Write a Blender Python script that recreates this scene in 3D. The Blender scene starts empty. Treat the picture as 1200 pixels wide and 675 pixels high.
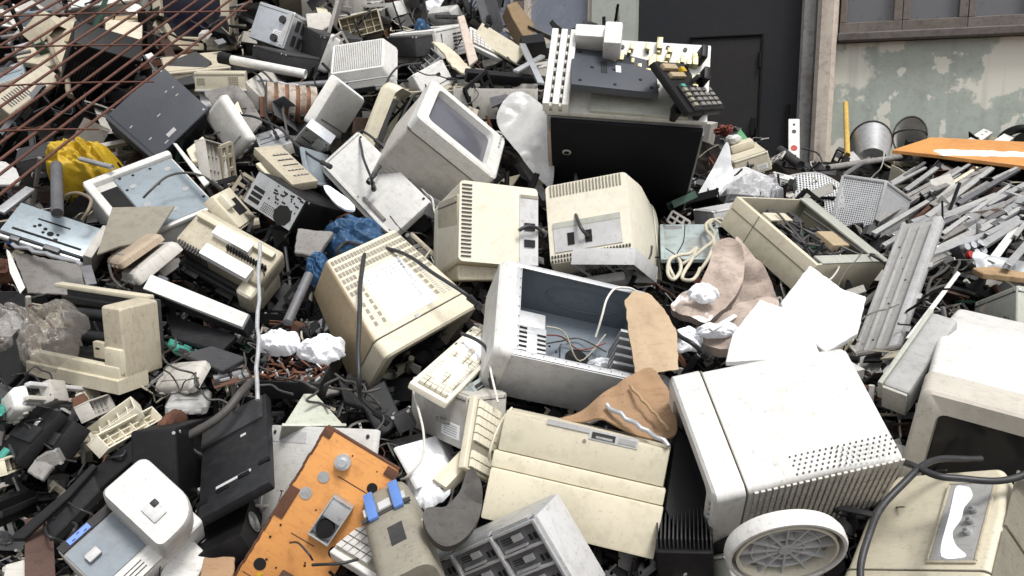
import bpy, bmesh, math, random
from mathutils import Vector, Matrix, Quaternion, noise
COL = bpy.context.scene.collection
R_ = random.Random(5)
V = Vector

# ------------------------------------------------------------------ materials
MATS = {}
def srgb(r, g, b):
    f = lambda c: (c/12.92 if c <= .04045 else ((c+.055)/1.055)**2.4)
    return (f(r/255), f(g/255), f(b/255))
def make_mat(name, col, rough=.5, metal=0., dirt=.35, dirtcol=None, bump=.15, scale=7., spec=.4, alpha=1., snow=0., rust=0., peel=None, peel2=None, drip=None):
    m = bpy.data.materials.new(name); m.use_nodes = True
    nt = m.node_tree; N = nt.nodes; L = nt.links
    b = N['Principled BSDF']
    tc = N.new('ShaderNodeTexCoord'); oi = N.new('ShaderNodeObjectInfo')
    add = N.new('ShaderNodeVectorMath'); add.operation = 'ADD'
    mulr = N.new('ShaderNodeVectorMath'); mulr.operation = 'SCALE'; mulr.inputs[3].default_value = 37.
    comb = N.new('ShaderNodeCombineXYZ')
    for i in range(3): L.new(oi.outputs['Random'], comb.inputs[i])
    L.new(comb.outputs[0], mulr.inputs[0]); L.new(tc.outputs['Object'], add.inputs[0]); L.new(mulr.outputs[0], add.inputs[1])
    def nz(s, det=6., r=.6):
        n = N.new('ShaderNodeTexNoise'); n.inputs['Scale'].default_value = s; n.inputs['Detail'].default_value = det
        n.inputs['Roughness'].default_value = r; L.new(add.outputs[0], n.inputs['Vector']); return n
    def ramp(src, a, c):
        r = N.new('ShaderNodeMapRange'); r.inputs['From Min'].default_value = a; r.inputs['From Max'].default_value = c
        L.new(src, r.inputs['Value']); return r.outputs[0]
    def mix(fac, c1, c2):
        x = N.new('ShaderNodeMix'); x.data_type = 'RGBA'
        if hasattr(fac, 'is_linked'): L.new(fac, x.inputs[0])
        else: x.inputs[0].default_value = fac
        for s, c in ((6, c1), (7, c2)):
            if hasattr(c, 'is_linked'): L.new(c, x.inputs[s])
            else: x.inputs[s].default_value = (*c, 1)
        return x.outputs[2]
    def mul(src, k):
        x = N.new('ShaderNodeMath'); x.operation = 'MULTIPLY'; L.new(src, x.inputs[0]); x.inputs[1].default_value = k; return x.outputs[0]
    dc = dirtcol or tuple(c*k for c, k in zip(col, (.46, .44, .40)))
    n1 = nz(scale*.5); n2 = nz(scale*4, 8, .7); n3 = nz(scale*14, 3)
    c = mix(mul(ramp(n1.outputs[0], .42, .66), dirt*.75), col, dc)
    c = mix(mul(ramp(n2.outputs[0], .50, .68), dirt*.8), c, dc)
    c = mix(mul(ramp(n3.outputs[0], .62, .68), dirt), c, tuple(x*.3 for x in col))
    # fine streaks and scratches
    st = N.new('ShaderNodeTexNoise'); st.inputs['Scale'].default_value = 3.; st.inputs['Detail'].default_value = 4
    mp = N.new('ShaderNodeMapping'); mp.inputs['Scale'].default_value = (9, 60, 9); mp.inputs['Rotation'].default_value = (.3, .5, .7)
    L.new(add.outputs[0], mp.inputs['Vector']); L.new(mp.outputs[0], st.inputs['Vector'])
    c = mix(mul(ramp(st.outputs[0], .56, .66), dirt*.6), c, dc)
    if rust:
        c = mix(mul(ramp(n1.outputs[0], .5, .62), rust), c, srgb(104, 58, 38))
    if peel:
        n4 = nz(peel[1], 8, .62); c = mix(ramp(n4.outputs[0], peel[2], peel[2]+.025), c, peel[0])
    if peel2:
        n6 = nz(peel2[0], 6, .55); c = mix(ramp(n6.outputs[0], peel2[1], peel2[1]+.02), c, peel[0])
    if drip:
        md = N.new('ShaderNodeMapping'); md.inputs['Scale'].default_value = (5, 5, .35); L.new(tc.outputs['Object'], md.inputs['Vector']); nd = N.new('ShaderNodeTexNoise'); nd.inputs['Scale'].default_value = 1.6; nd.inputs['Detail'].default_value = 6; L.new(md.outputs[0], nd.inputs['Vector']); c = mix(mul(ramp(nd.outputs[0], .5, .72), drip[1]), c, drip[0])
    if snow:
        g = N.new('ShaderNodeNewGeometry'); sx = N.new('ShaderNodeSeparateXYZ'); L.new(g.outputs['Normal'], sx.inputs[0])
        a = N.new('ShaderNodeMath'); a.operation = 'MULTIPLY'; L.new(ramp(sx.outputs[2], .25, .5), a.inputs[0])
        n5 = nz(scale*.9, 6, .65); L.new(ramp(n5.outputs[0], .62-snow*.28, .68-snow*.28), a.inputs[1])
        c = mix(a.outputs[0], c, (.82, .84, .88))
    hv = N.new('ShaderNodeHueSaturation'); L.new(c, hv.inputs['Color'])
    vr = N.new('ShaderNodeMapRange'); vr.inputs['To Min'].default_value = .88; vr.inputs['To Max'].default_value = 1.08
    L.new(oi.outputs['Random'], vr.inputs['Value']); L.new(vr.outputs[0], hv.inputs['Value'])
    L.new(hv.outputs[0], b.inputs['Base Color'])
    rr = N.new('ShaderNodeMapRange'); rr.inputs['To Min'].default_value = max(.05, rough-.12); rr.inputs['To Max'].default_value = min(1, rough+.2)
    L.new(n2.outputs[0], rr.inputs['Value']); L.new(rr.outputs[0], b.inputs['Roughness'])
    b.inputs['Metallic'].default_value = metal; b.inputs['Specular IOR Level'].default_value = spec
    if alpha < 1: b.inputs['Alpha'].default_value = alpha
    if bump:
        bp = N.new('ShaderNodeBump'); bp.inputs['Strength'].default_value = bump; bp.inputs['Distance'].default_value = .004
        L.new(n2.outputs[0], bp.inputs['Height']); L.new(bp.outputs[0], b.inputs['Normal'])
    MATS[name] = m; return m
M_ = make_mat
M_('white', (.64, .635, .61), .5, dirt=.36)
M_('whiteboard', (.72, .72, .72), .75, dirt=.14, bump=.4)
M_('warm', (.50, .47, .41), .45, dirt=.3)
M_('warmgrey', (.50, .48, .44), .5, dirt=.38)
M_('ivory', (.70, .66, .54), .45, dirt=.2)
M_('cream', (.62, .57, .44), .45, dirt=.26)
M_('beige', (.47, .42, .32), .5, dirt=.42)
M_('tan', (.42, .33, .21), .5, dirt=.3)
M_('tan2', (.40, .32, .24), .5, dirt=.35)
M_('taupe', (.27, .25, .20), .5, dirt=.4)
M_('pink', (.45, .36, .31), .6, dirt=.4)
M_('grey', (.36, .36, .35), .5, dirt=.35)
M_('lgrey', (.50, .50, .50), .45, dirt=.38)
M_('greygreen', (.40, .41, .36), .5, dirt=.3)
M_('dusty', (.24, .23, .22), .8, dirt=.6)
M_('slate', (.055, .062, .076), .45, dirt=.22, dirtcol=(.10, .10, .105))
M_('slateblue', (.16, .19, .22), .4, dirt=.25)
M_('steelblue', (.34, .40, .44), .4, metal=.3, dirt=.35)
M_('paleblue', (.36, .42, .42), .5, dirt=.5, rust=.2)
M_('dgrey', (.035, .035, .038), .5, dirt=.4, dirtcol=(.08, .075, .07), spec=.3)
M_('charcoal', (.014, .0145, .016), .42, dirt=.3, dirtcol=(.045, .045, .045), spec=.25)
M_('black', (.006, .006, .007), .45, dirt=.3, dirtcol=(.022, .02, .018), spec=.25)
M_('panelblack', (.012, .012, .015), .8, dirt=.2, dirtcol=(.03, .03, .03), spec=.12)
M_('hole', (.006, .006, .006), .8, dirt=0, bump=0)
M_('screen', (.012, .013, .015), .12, dirt=.06, bump=0, spec=.5)
M_('screenpale', (.10, .10, .12), .12, dirt=.1, bump=0, spec=.8)
M_('navy', (.010, .010, .022), .18, dirt=.1, bump=0)
M_('galv', (.52, .53, .54), .4, metal=.55, dirt=.45)
M_('dgalv', (.17, .17, .18), .5, metal=.4, dirt=.5)
M_('silver', (.60, .62, .64), .32, metal=.7, dirt=.35)
M_('chrome', (.75, .75, .76), .15, metal=1., dirt=.1)
M_('rust', (.12, .052, .030), .85, dirt=.6, dirtcol=(.06, .03, .02), bump=.6)
M_('rebar', (.115, .048, .032), .8, dirt=.6, dirtcol=(.06, .028, .022), bump=.5, scale=14)
M_('copper', (.22, .10, .05), .6, metal=.3, dirt=.8, dirtcol=(.05, .03, .02))
M_('coilring', (.40, .36, .30), .6, dirt=.9, dirtcol=(.14, .09, .06), rust=.5)
M_('brass', (.42, .38, .22), .4, metal=.6, dirt=.4)
M_('orange', (.60, .28, .085), .5, dirt=.38, dirtcol=(.30, .11, .04), rust=.0)
M_('orangetop', (.50, .17, .045), .4, dirt=.3)
M_('yellow', (.50, .33, .02), .4, dirt=.6, dirtcol=(.28, .18, .02), bump=.4)
M_('yellowpole', (.50, .34, .09), .6, dirt=.4)
M_('blue', (.10, .20, .48), .4, dirt=.2)
M_('bluebag', (.035, .10, .21), .4, dirt=.6, bump=.4)
M_('lcd', (.10, .22, .70), .25, dirt=.1, bump=0)
M_('green', (.03, .22, .07), .4, dirt=.3)
M_('teal', (.08, .35, .28), .4, dirt=.2)
M_('pcb', (.03, .075, .05), .5, dirt=.5)
M_('rustpcb', (.11, .055, .035), .7, dirt=.6)
M_('red', (.40, .04, .03), .5, dirt=.3)
M_('redwire', (.22, .07, .05), .6, dirt=.5)
M_('brown', (.085, .05, .04), .8, dirt=.4, bump=.3)
M_('wood', (.34, .23, .13), .75, dirt=.5, bump=.4)
M_('woodpink', (.50, .42, .36), .75, dirt=.4, bump=.3)
M_('cardboard', (.52, .39, .26), .85, dirt=.25, bump=.3)
M_('cardboarddark', (.30, .19, .11), .85, dirt=.4, bump=.3)
M_('creamcard', (.60, .54, .42), .8, dirt=.3, bump=.3)
M_('felt', (.24, .17, .10), .95, dirt=.5, bump=.6)
M_('sack', (.42, .345, .295), .95, dirt=.4, dirtcol=(.12, .085, .065), bump=.5)
M_('sacksnow', (.42, .345, .295), .95, dirt=.4, dirtcol=(.12, .085, .065), bump=.5, snow=.22)
M_('rubber', (.085, .08, .075), .85, dirt=.5, bump=.5)
M_('snow', (.86, .88, .92), .75, dirt=.08, dirtcol=(.45, .43, .42), bump=.5, scale=12)
M_('paper', (.85, .85, .84), .6, dirt=.08)
M_('greytext', (.42, .42, .42), .6, dirt=.1, bump=0)
M_('clear', (.80, .82, .87), .12, dirt=.2, alpha=.36, spec=.9)
M_('film', (.70, .72, .74), .25, dirt=.2, alpha=.62, spec=.7)
M_('film2', (.60, .60, .59), .25, dirt=.3, alpha=.78, spec=.7)
M_('dirtyfilm', (.40, .37, .34), .16, dirt=.6, alpha=.42, spec=1.)
M_('hood', (.50, .52, .44), .4, dirt=.35, alpha=.9)
M_('cableblk', (.022, .022, .024), .4, dirt=.3, dirtcol=(.08, .08, .08))
M_('cable', (.07, .066, .062), .5, dirt=.4)
M_('cablewht', (.62, .60, .55), .5, dirt=.3)
M_('cablecream', (.50, .47, .37), .5, dirt=.3)
M_('cabletan', (.22, .18, .13), .6, dirt=.4)
M_('whitesnow', (.72, .71, .68), .5, dirt=.25, snow=.95)
M_('ivorysnow', (.66, .63, .53), .5, dirt=.3, snow=.75)
M_('orangesnow', (.50, .17, .045), .4, dirt=.3)
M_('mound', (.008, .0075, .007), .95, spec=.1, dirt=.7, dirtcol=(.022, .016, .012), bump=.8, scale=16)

# ------------------------------------------------------------------ mesh helper
class MB:
    def __init__(s): s.bm = bmesh.new()
    def box(s, c, d, bev=.003, seg=2, rot=None):
        r = bmesh.ops.create_cube(s.bm, size=1); vs = r['verts']
        for v in vs: v.co = V((v.co.x*d[0], v.co.y*d[1], v.co.z*d[2]))
        b = min(bev, min(d)*.3)
        if b > 1e-5:
            es = list({e for v in vs for e in v.link_edges})
            g = bmesh.ops.bevel(s.bm, geom=es, offset=b, segments=seg, affect='EDGES', profile=.6)
            vs = list({v for f in g['faces'] for v in f.verts} | {v for v in vs if v.is_valid})
        m = Matrix.Translation(V(c)) @ (rot.to_matrix().to_4x4() if rot else Matrix.Identity(4))
        bmesh.ops.transform(s.bm, matrix=m, verts=vs)
        return s
    def cyl(s, c, r, h, axis=(0, 0, 1), n=20, r2=None, caps=True):
        g = bmesh.ops.create_cone(s.bm, cap_ends=caps, segments=n, radius1=r, radius2=r if r2 is None else r2, depth=h)
        q = V((0, 0, 1)).rotation_difference(V(axis))
        bmesh.ops.transform(s.bm, matrix=Matrix.Translation(V(c)) @ q.to_matrix().to_4x4(), verts=g['verts'])
        return s
    def tube(s, pts, r, n=8, caps=True):
        pts = [V(p) for p in pts]; rings = []; up = V((.13, .27, .95)).normalized()
        for i, p in enumerate(pts):
            t = (pts[min(i+1, len(pts)-1)]-pts[max(i-1, 0)])
            if t.length < 1e-9: t = V((0, 0, 1))
            t.normalize(); a = up-t*up.dot(t)
            if a.length < .05: a = t.orthogonal()
            a.normalize(); b = t.cross(a); up = a
            rr = r[i] if isinstance(r, (list, tuple)) else r
            rings.append([s.bm.verts.new(p+(a*math.cos(6.28318*k/n)+b*math.sin(6.28318*k/n))*rr) for k in range(n)])
        for A, B in zip(rings, rings[1:]):
            for k in range(n): s.bm.faces.new((A[k], A[(k+1) % n], B[(k+1) % n], B[k]))
        if caps: s.bm.faces.new(rings[0][::-1]); s.bm.faces.new(rings[-1])
        return s
    def hexa(s, p):            # p: 4 bottom (ccw from above) + 4 top
        v = [s.bm.verts.new(V(q)) for q in p]
        for f in ((3, 2, 1, 0), (4, 5, 6, 7), (0, 1, 5, 4), (1, 2, 6, 5), (2, 3, 7, 6), (3, 0, 4, 7)): s.bm.faces.new([v[i] for i in f])
        return s
    def prism(s, out, z0, z1, tri=True):
        n = len(out); a = sum(out[i][0]*out[(i+1) % n][1]-out[(i+1) % n][0]*out[i][1] for i in range(n))
        if a < 0: out = out[::-1]
        lo = [s.bm.verts.new((x, y, z0)) for x, y in out]; hi = [s.bm.verts.new((x, y, z1)) for x, y in out]
        s.bm.faces.new(lo[::-1]); s.bm.faces.new(hi)
        for i in range(n): s.bm.faces.new((lo[i], lo[(i+1) % n], hi[(i+1) % n], hi[i]))
        return s
    def loft(s, rings, caps=True):
        R = [[s.bm.verts.new(V(p)) for p in r] for r in rings]; n = len(R[0])
        for A, B in zip(R, R[1:]):
            for k in range(n): s.bm.faces.new((A[k], A[(k+1) % n], B[(k+1) % n], B[k]))
        if caps: s.bm.faces.new(R[0][::-1]); s.bm.faces.new(R[-1])
        return s
    def grid(s, f, nu, nv):
        g = [[s.bm.verts.new(V(f(i/nu, j/nv))) for j in range(nv+1)] for i in range(nu+1)]
        for i in range(nu):
            for j in range(nv): s.bm.faces.new((g[i][j], g[i+1][j], g[i+1][j+1], g[i][j+1]))
        return s
    def slabs(s, q, nu, nv, fu, fv, th=.002, skip=None, lift=.0015, mg=0.):
        """rows of small plates on the quad q (4 points, ccw seen from outside)"""
        q = [V(p) for p in q]; nrm = (q[1]-q[0]).cross(q[3]-q[0]).normalized()
        at = lambda u, v: (q[0]*(1-u)*(1-v)+q[1]*u*(1-v)+q[2]*u*v+q[3]*(1-u)*v)
        for i in range(nu):
            for j in range(nv):
                if skip and skip(i, j): continue
                u0 = mg+(1-2*mg)*(i+.5-fu/2)/nu; u1 = mg+(1-2*mg)*(i+.5+fu/2)/nu
                v0 = mg+(1-2*mg)*(j+.5-fv/2)/nv; v1 = mg+(1-2*mg)*(j+.5+fv/2)/nv
                b = [at(u0, v0), at(u1, v0), at(u1, v1), at(u0, v1)]
                s.hexa([p-nrm*th for p in b]+[p+nrm*lift for p in b])
        return s
    def outs(s, name, mat, parent, smooth=30):
        bm = s.bm; bm.verts.index_update(); bm.verts.ensure_lookup_table(); seen = set(); res = []
        for v in bm.verts:
            if v.index in seen: continue
            st = [v]; seen.add(v.index); comp = []
            while st:
                q = st.pop(); comp.append(q)
                for e in q.link_edges:
                    o = e.other_vert(q)
                    if o.index not in seen: seen.add(o.index); st.append(o)
            res.append(comp)
        for comp in res:
            m = MB(); mp = {q: m.bm.verts.new(q.co) for q in comp}
            for f in {f for q in comp for f in q.link_faces}: m.bm.faces.new([mp[q] for q in f.verts])
            m.out(name, mat, parent, smooth)
        bm.free()
    def disc(s, p, nrm, r, th=.002, n=18, lift=.0015):
        nrm = V(nrm).normalized(); return s.cyl(V(p)+nrm*(lift-th)/2, r, th+lift, nrm, n)
    def out(s, name, mat, parent=None, smooth=30, solid=0):
        bmesh.ops.recalc_face_normals(s.bm, faces=s.bm.faces[:])
        me = bpy.data.meshes.new(name); s.bm.to_mesh(me); s.bm.free()
        for m in (mat if isinstance(mat, (list, tuple)) else [mat]): me.materials.append(MATS[m] if isinstance(m, str) else m)
        if smooth:
            for p in me.polygons: p.use_smooth = True
            me.set_sharp_from_angle(angle=math.radians(smooth))
        o = bpy.data.objects.new(name, me); COL.objects.link(o)
        if parent: o.parent = parent
        if solid:
            md = o.modifiers.new('thick', 'SOLIDIFY'); md.thickness = solid; md.offset = 0
        return o
def tagit(o, label, cat, grp=None, kind=None):
    if label: o['label'] = label
    if cat: o['category'] = cat
    if grp: o['group'] = grp
    if kind: o['kind'] = kind
    return o
def empty(name, loc, quat=(1, 0, 0, 0)):
    e = bpy.data.objects.new(name, None); COL.objects.link(e); e.empty_display_size = .05
    e.location = loc; e.rotation_mode = 'QUATERNION'; e.rotation_quaternion = quat
    return e
def bq(w, d, h, f, u0=0, v0=0, u1=1, v1=1):
    """quad on a face of the box (z 0..h): u to the right, v up, seen from outside"""
    def P(u, v):
        if f == 'F': return V((-w/2+u*w, -d/2, v*h))
        if f == 'B': return V((w/2-u*w, d/2, v*h))
        if f == 'R': return V((w/2, -d/2+u*d, v*h))
        if f == 'L': return V((-w/2, d/2-u*d, v*h))
        if f == 'T': return V((-w/2+u*w, -d/2+v*d, h))
        return V((-w/2+u*w, d/2-v*d, 0))
    return [P(u0, v0), P(u1, v0), P(u1, v1), P(u0, v1)]
def rrect(hw, z0, z1, y, r, n=4):
    cx, cz = hw-r, (z1-z0)/2-r; m = (z0+z1)/2; out = []
    for k, (sx, sz) in enumerate(((1, 1), (-1, 1), (-1, -1), (1, -1))):
        for i in range(n+1):
            a = math.pi/2*(k+i/n); out.append((sx*cx+r*math.cos(a), y, m+sz*cz+r*math.sin(a)))
    return out
def wire(root, pts, r, mat, name='wire'):
    return MB().tube(smoothpts(pts, 6), r, 6).out(name, mat, root)
def smoothpts(pts, k=8):
    pts = [V(p) for p in pts]
    if len(pts) < 3: return pts
    out = []
    for i in range(len(pts)-1):
        p0, p1, p2, p3 = pts[max(i-1, 0)], pts[i], pts[i+1], pts[min(i+2, len(pts)-1)]
        for j in range(k):
            t = j/k; out.append(.5*((2*p1)+(p2-p0)*t+(2*p0-5*p1+4*p2-p3)*t*t+(3*p1-p0-3*p2+p3)*t**3))
    out.append(pts[-1]); return out

# ------------------------------------------------------------------ builders (front is -Y, z from 0 to h)
def crt(o, w, d, h, col='cream', bez=None, scr='screen', side=None, tx=.8, tz=.8, tzd=None, mode=None, backmode=None, perf=0, topsheet=0, ribs=0, foot=0, flip=0, sticker=1):
    bez = bez or col; tzd = tz if tzd is None else tzd; bd = d*.16; y0 = -d/2; y1 = y0+bd
    ow, oz = w*.39, h*.37; cz = h*.52
    # bezel with a real opening
    m = MB(); r0 = rrect(w/2, 0, h, y0+.006, .02); r00 = rrect(w/2-.006, .006, h-.006, y0, .018)
    ri = rrect(ow, cz-oz, cz+oz, y0+.001, .02); rb = rrect(ow*.96, cz-oz*.96, cz+oz*.96, y0+.03, .02)
    m.loft([rrect(w/2-.012, .012, h-.012, y1+.004, .018), rrect(w/2, 0, h, y1, .02), r0, r00, ri, rb], caps=True).out('bezel', bez, o, 40)
    sm = {'pale': 'screenpale', 'navy': 'navy'}.get(scr, 'screen')
    def sf(u, v):
        x = (u*2-1); z = (v*2-1); return (x*ow*.97, y0+.026-.018*(1-x*x)*(1-z*z), cz+z*oz*.97)
    MB().grid(sf, 12, 10).out('screen', sm, o, 60)
    b = MB()
    for k in range(4): b.box((w*.2+k*.025, y0+.001, h*.07), (.014, .008, .007), .001)
    b.outs('button', 'grey' if col != 'black' else 'dgrey', o)
    # housing: loft that narrows toward the back
    lin = (topsheet or backmode == 'grille')
    if tx >= .99: secs = [(0, 1, 1, 1), (1, 1, 1, 1)]
    elif lin: secs = [(0, .985, .985, .985), (.5, .985+(tx-.985)*.5, .985+(tz-.985)*.5, .985+(tzd-.985)*.5), (1, tx, tz, tzd)]
    else: secs = [(0, .97, .97, .97), (.5, .96, .95, .95), (.56, .955, .94, .94), (.97, tx, tz, tzd), (1, tx*.97, tz*.97, tzd*.97)]
    MB().loft([rrect(w*.492, h*.008, h*.992, y1+.0042, .014), rrect(w*.492, h*.008, h*.992, y1+.0066, .014)]).out('seam', 'taupe' if col != 'black' else 'hole', o, 0)
    m = MB(); rings = []
    for t, ax, au, ad in secs:
        y = y1+.0062+(d/2-y1-.0088)*t; rings.append(rrect(ax*w/2, h/2-ad*h/2, h/2+au*h/2, y, .014))
    m.loft(rings); ho = m.out('housing', col, o, 25)
    if side:  # shaded left side is coloured with a darker material
        ho.data.materials.append(MATS[side])
        for p in ho.data.polygons:
            if p.normal.x < -.6: p.material_index = 1
    # helpers on the top and back surfaces
    topq = lambda u0, t0, u1, t1: [V(((u*2-1)*w/2*(.985+(tx-.985)*t), y1+(d/2-y1)*t, h/2+h/2*(.985+(tz-.985)*t))) for u, t in ((u0, t0), (u1, t0), (u1, t1), (u0, t1))]
    bw, bt, bb = tx*w/2, h/2+tz*h/2, h/2-tzd*h/2
    backq = lambda u0, v0, u1, v1: [V((bw-2*bw*u, d/2, bb+(bt-bb)*v)) for u, v in ((u0, v0), (u1, v0), (u1, v1), (u0, v1))]
    if topsheet:
        lab = lambda i, j: 6 <= i <= 14 and 3 <= j <= 8 and not (i > 12 and j > 6)
        MB().slabs(topq(.03, .12, .97, .97), 22, 11, .72, .62, .002, skip=lambda i, j: (4 <= i <= 15 and j <= 7) or (i < 4 and j < 5 and i % 2 == 0) or (i > 17 and j < 4)).out('vent', 'taupe', o, 0)
        MB().slabs(topq(.22, .08, .74, .70), 1, 1, 1, 1, .001, lift=.002).out('spec_label', 'paper', o, 0)
        t = MB().slabs(topq(.36, .2, .72, .46), 6, 14, .55, .35, .001, lift=.0026, skip=lambda i, j: (i*7+j*3) % 5 == 0)
        t.slabs(topq(.26, .54, .72, .66), 9, 3, .5, .5, .001, lift=.0026); t.slabs(topq(.8, .1, .93, .5), 2, 16, .6, .3, .001, lift=.002); t.slabs(topq(.44, .01, .48, .05), 1, 1, 1, 1, .001, lift=.003)
        t.outs('label_print', 'greytext', o, 0)
    if backmode == 'slots':
        MB().slabs(backq(.02, .04, .16, .97), 1, 19, .9, .3, .002).out('vent', 'dgrey', o, 0)
        q = backq(.76, .02, 1.0, .9); MB().slabs(q, 1, 1, 1, 1, .02, lift=.001).out('socket_panel', 'lgrey', o, 0)
        MB().slabs(backq(.80, .18, .97, .6), 1, 2, .8, .42, .002, lift=.006).outs('socket', 'black', o, 0)
        MB().slabs(backq(.77, .86, 1.0, .9), 1, 1, 1, 1, .002, lift=.003).out('recess_edge', 'taupe', o, 0)
        MB().slabs(bq(w, d, h, 'D', .03, .1, .97, .48), 1, 1, 1, 1, .002, lift=.004).out('shade_plate', 'tan', o, 0)  # tan sheet puts the underside's brownish shade into colour
    if backmode == 'socket':
        MB().slabs(backq(.06, .82, .94, .99), 22, 1, .35, .8, .002).out('vent', 'taupe', o, 0)
        MB().slabs(backq(.08, .14, .88, .46), 1, 1, 1, 1, .02, lift=.001).out('socket_panel', 'lgrey', o, 0)
        MB().slabs(backq(.08, .43, .88, .5), 1, 1, 1, 1, .002, lift=.002).out('recess_edge', 'greygreen', o, 0)
        MB().slabs(backq(.18, .2, .6, .36), 2, 1, .38, .9, .002, lift=.004).outs('socket', 'black', o, 0)
        MB().slabs(bq(w, d, h, 'D', .1, .05, .9, .5), 24, 5, .6, .7, .002).out('vent', 'dgrey', o, 0)
        v = MB(); v.slabs([V((bw*.95, d/2, bb+.003)), V((-bw*.95, d/2, bb+.003)), V((-bw*.95, d/2, bb+.1*h)), V((bw*.95, d/2, bb+.1*h))], 26, 2, .55, .6, .002); v.out('vent', 'dgrey', o, 0)
        m = MB(); m.box((0, d*.1, -.02), (w*.55, d*.5, .03), .01); m.out('stand', 'white', o)
        m = MB(); m.loft([rrect(w*.5, .0, h, y0-.012, .03), rrect(w*.5, .0, h, y0-.002, .03)]); m.out('front_rim', 'cream', o)
    if backmode == 'grille':
        MB().slabs(backq(.04, .05, .96, .96), 26, 22, .5, .5, .001, lift=.001).out('vent', 'grey', o, 0)
        MB().slabs(bq(w, d, h, 'D', .0, .3, 1, .34), 1, 1, 1, 1, .002, lift=.003).out('seam', 'greytext', o, 0)
        MB().slabs(bq(w, d, h, 'D', .3, .7, .9, .95), 1, 1, 1, 1, .002, lift=.003).out('hatch', 'dgrey', o, 0)
    if mode == 'recess':
        q = bq(w, d, h, 'T', .60, .24, .88, .84)
        rx0, rx1, ry0, ry1 = -w/2+.60*w, -w/2+.88*w, -d/2+.24*d, -d/2+.84*d
        m = MB()
        for c, s in ((((rx0+rx1)/2, ry0-.004, h), (rx1-rx0+.012, .006, .006)), (((rx0+rx1)/2, ry1+.004, h), (rx1-rx0+.012, .006, .006)), ((rx0-.004, (ry0+ry1)/2, h), (.006, ry1-ry0, .006)), ((rx1+.004, (ry0+ry1)/2, h), (.006, ry1-ry0, .006))): m.box(c, s, .003)
        m.out('recess_rim', 'beige', o)
        MB().slabs(q, 1, 1, 1, 1, .001, lift=.002).out('socket_plate', 'grey', o, 0)
        b = MB()
        for k in range(3): b.cyl((rx0+(rx1-rx0)*.74, ry0+(ry1-ry0)*(.34+.14*k), h+.006), .008, .012, n=14); b.cyl((rx0+(rx1-rx0)*.74, ry0+(ry1-ry0)*(.34+.14*k), h+.012), .004, .012, n=6)
        b.outs('screw', 'galv', o)
        MB().slabs(bq(w, d, h, 'T', .5, .02, .74, .12), 1, 1, 1, 1, .001, lift=.0015).out('label_plate', 'taupe', o, 0)
        MB().slabs(bq(w, d, h, 'R', .05, .06, .97, .94), 2, 26, .94, .5, .002, lift=.003).out('vent', 'taupe', o, 0)
    if perf:
        R = lambda u0, v0, u1, v1: [V((w/2*.97+.001, y1+(d/2-y1)*u, h*v)) for u, v in ((u0, v0), (u1, v0), (u1, v1), (u0, v1))]
        q = [V((w/2*.965, d*(-.5+u), h*v)) for u, v in ((.7, .04), (.98, .04), (.98, .9), (.7, .9))]
        m = MB()
        for i in range(5):
            for j in range(17):
                u = (i+.5)/5; v = (j+.5+.5*(i % 2))/17.5; m.disc((w/2*.963, d*(-.08+.55*v), h*(.045+.16*u)), (1, 0, 0), .0021, n=8, lift=.0022)
        m.out('vent', 'dgrey', o)
        MB().slabs([V(((u*2-1)*w/2*.94, d*(-.3+.78*v), h*.015)) for u, v in ((0, 1), (1, 1), (1, 0), (0, 0))], 12, 24, .9, .6, .001, lift=.0035).out('vent', 'warmgrey', o, 0)
    if ribs:
        m = MB()
        for k in range(7):
            t = .6+.05*k; q = tx+(1-tx)*(1-(t-.5)*2)*.95; y = -d/2+d*t
            m.box((-w/2*(.955+(tx-.955)*max(0, (t-.59)/.4))-.0005, y, h/2), (.004, .006, h*.74), .001)
        m.out('rib', 'grey', o)
        m = MB(); m.box((-w/2*.985, y1-.004, h/2), (.004, .006, h*.98), .001); m.out('seam', 'greytext', o)

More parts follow.
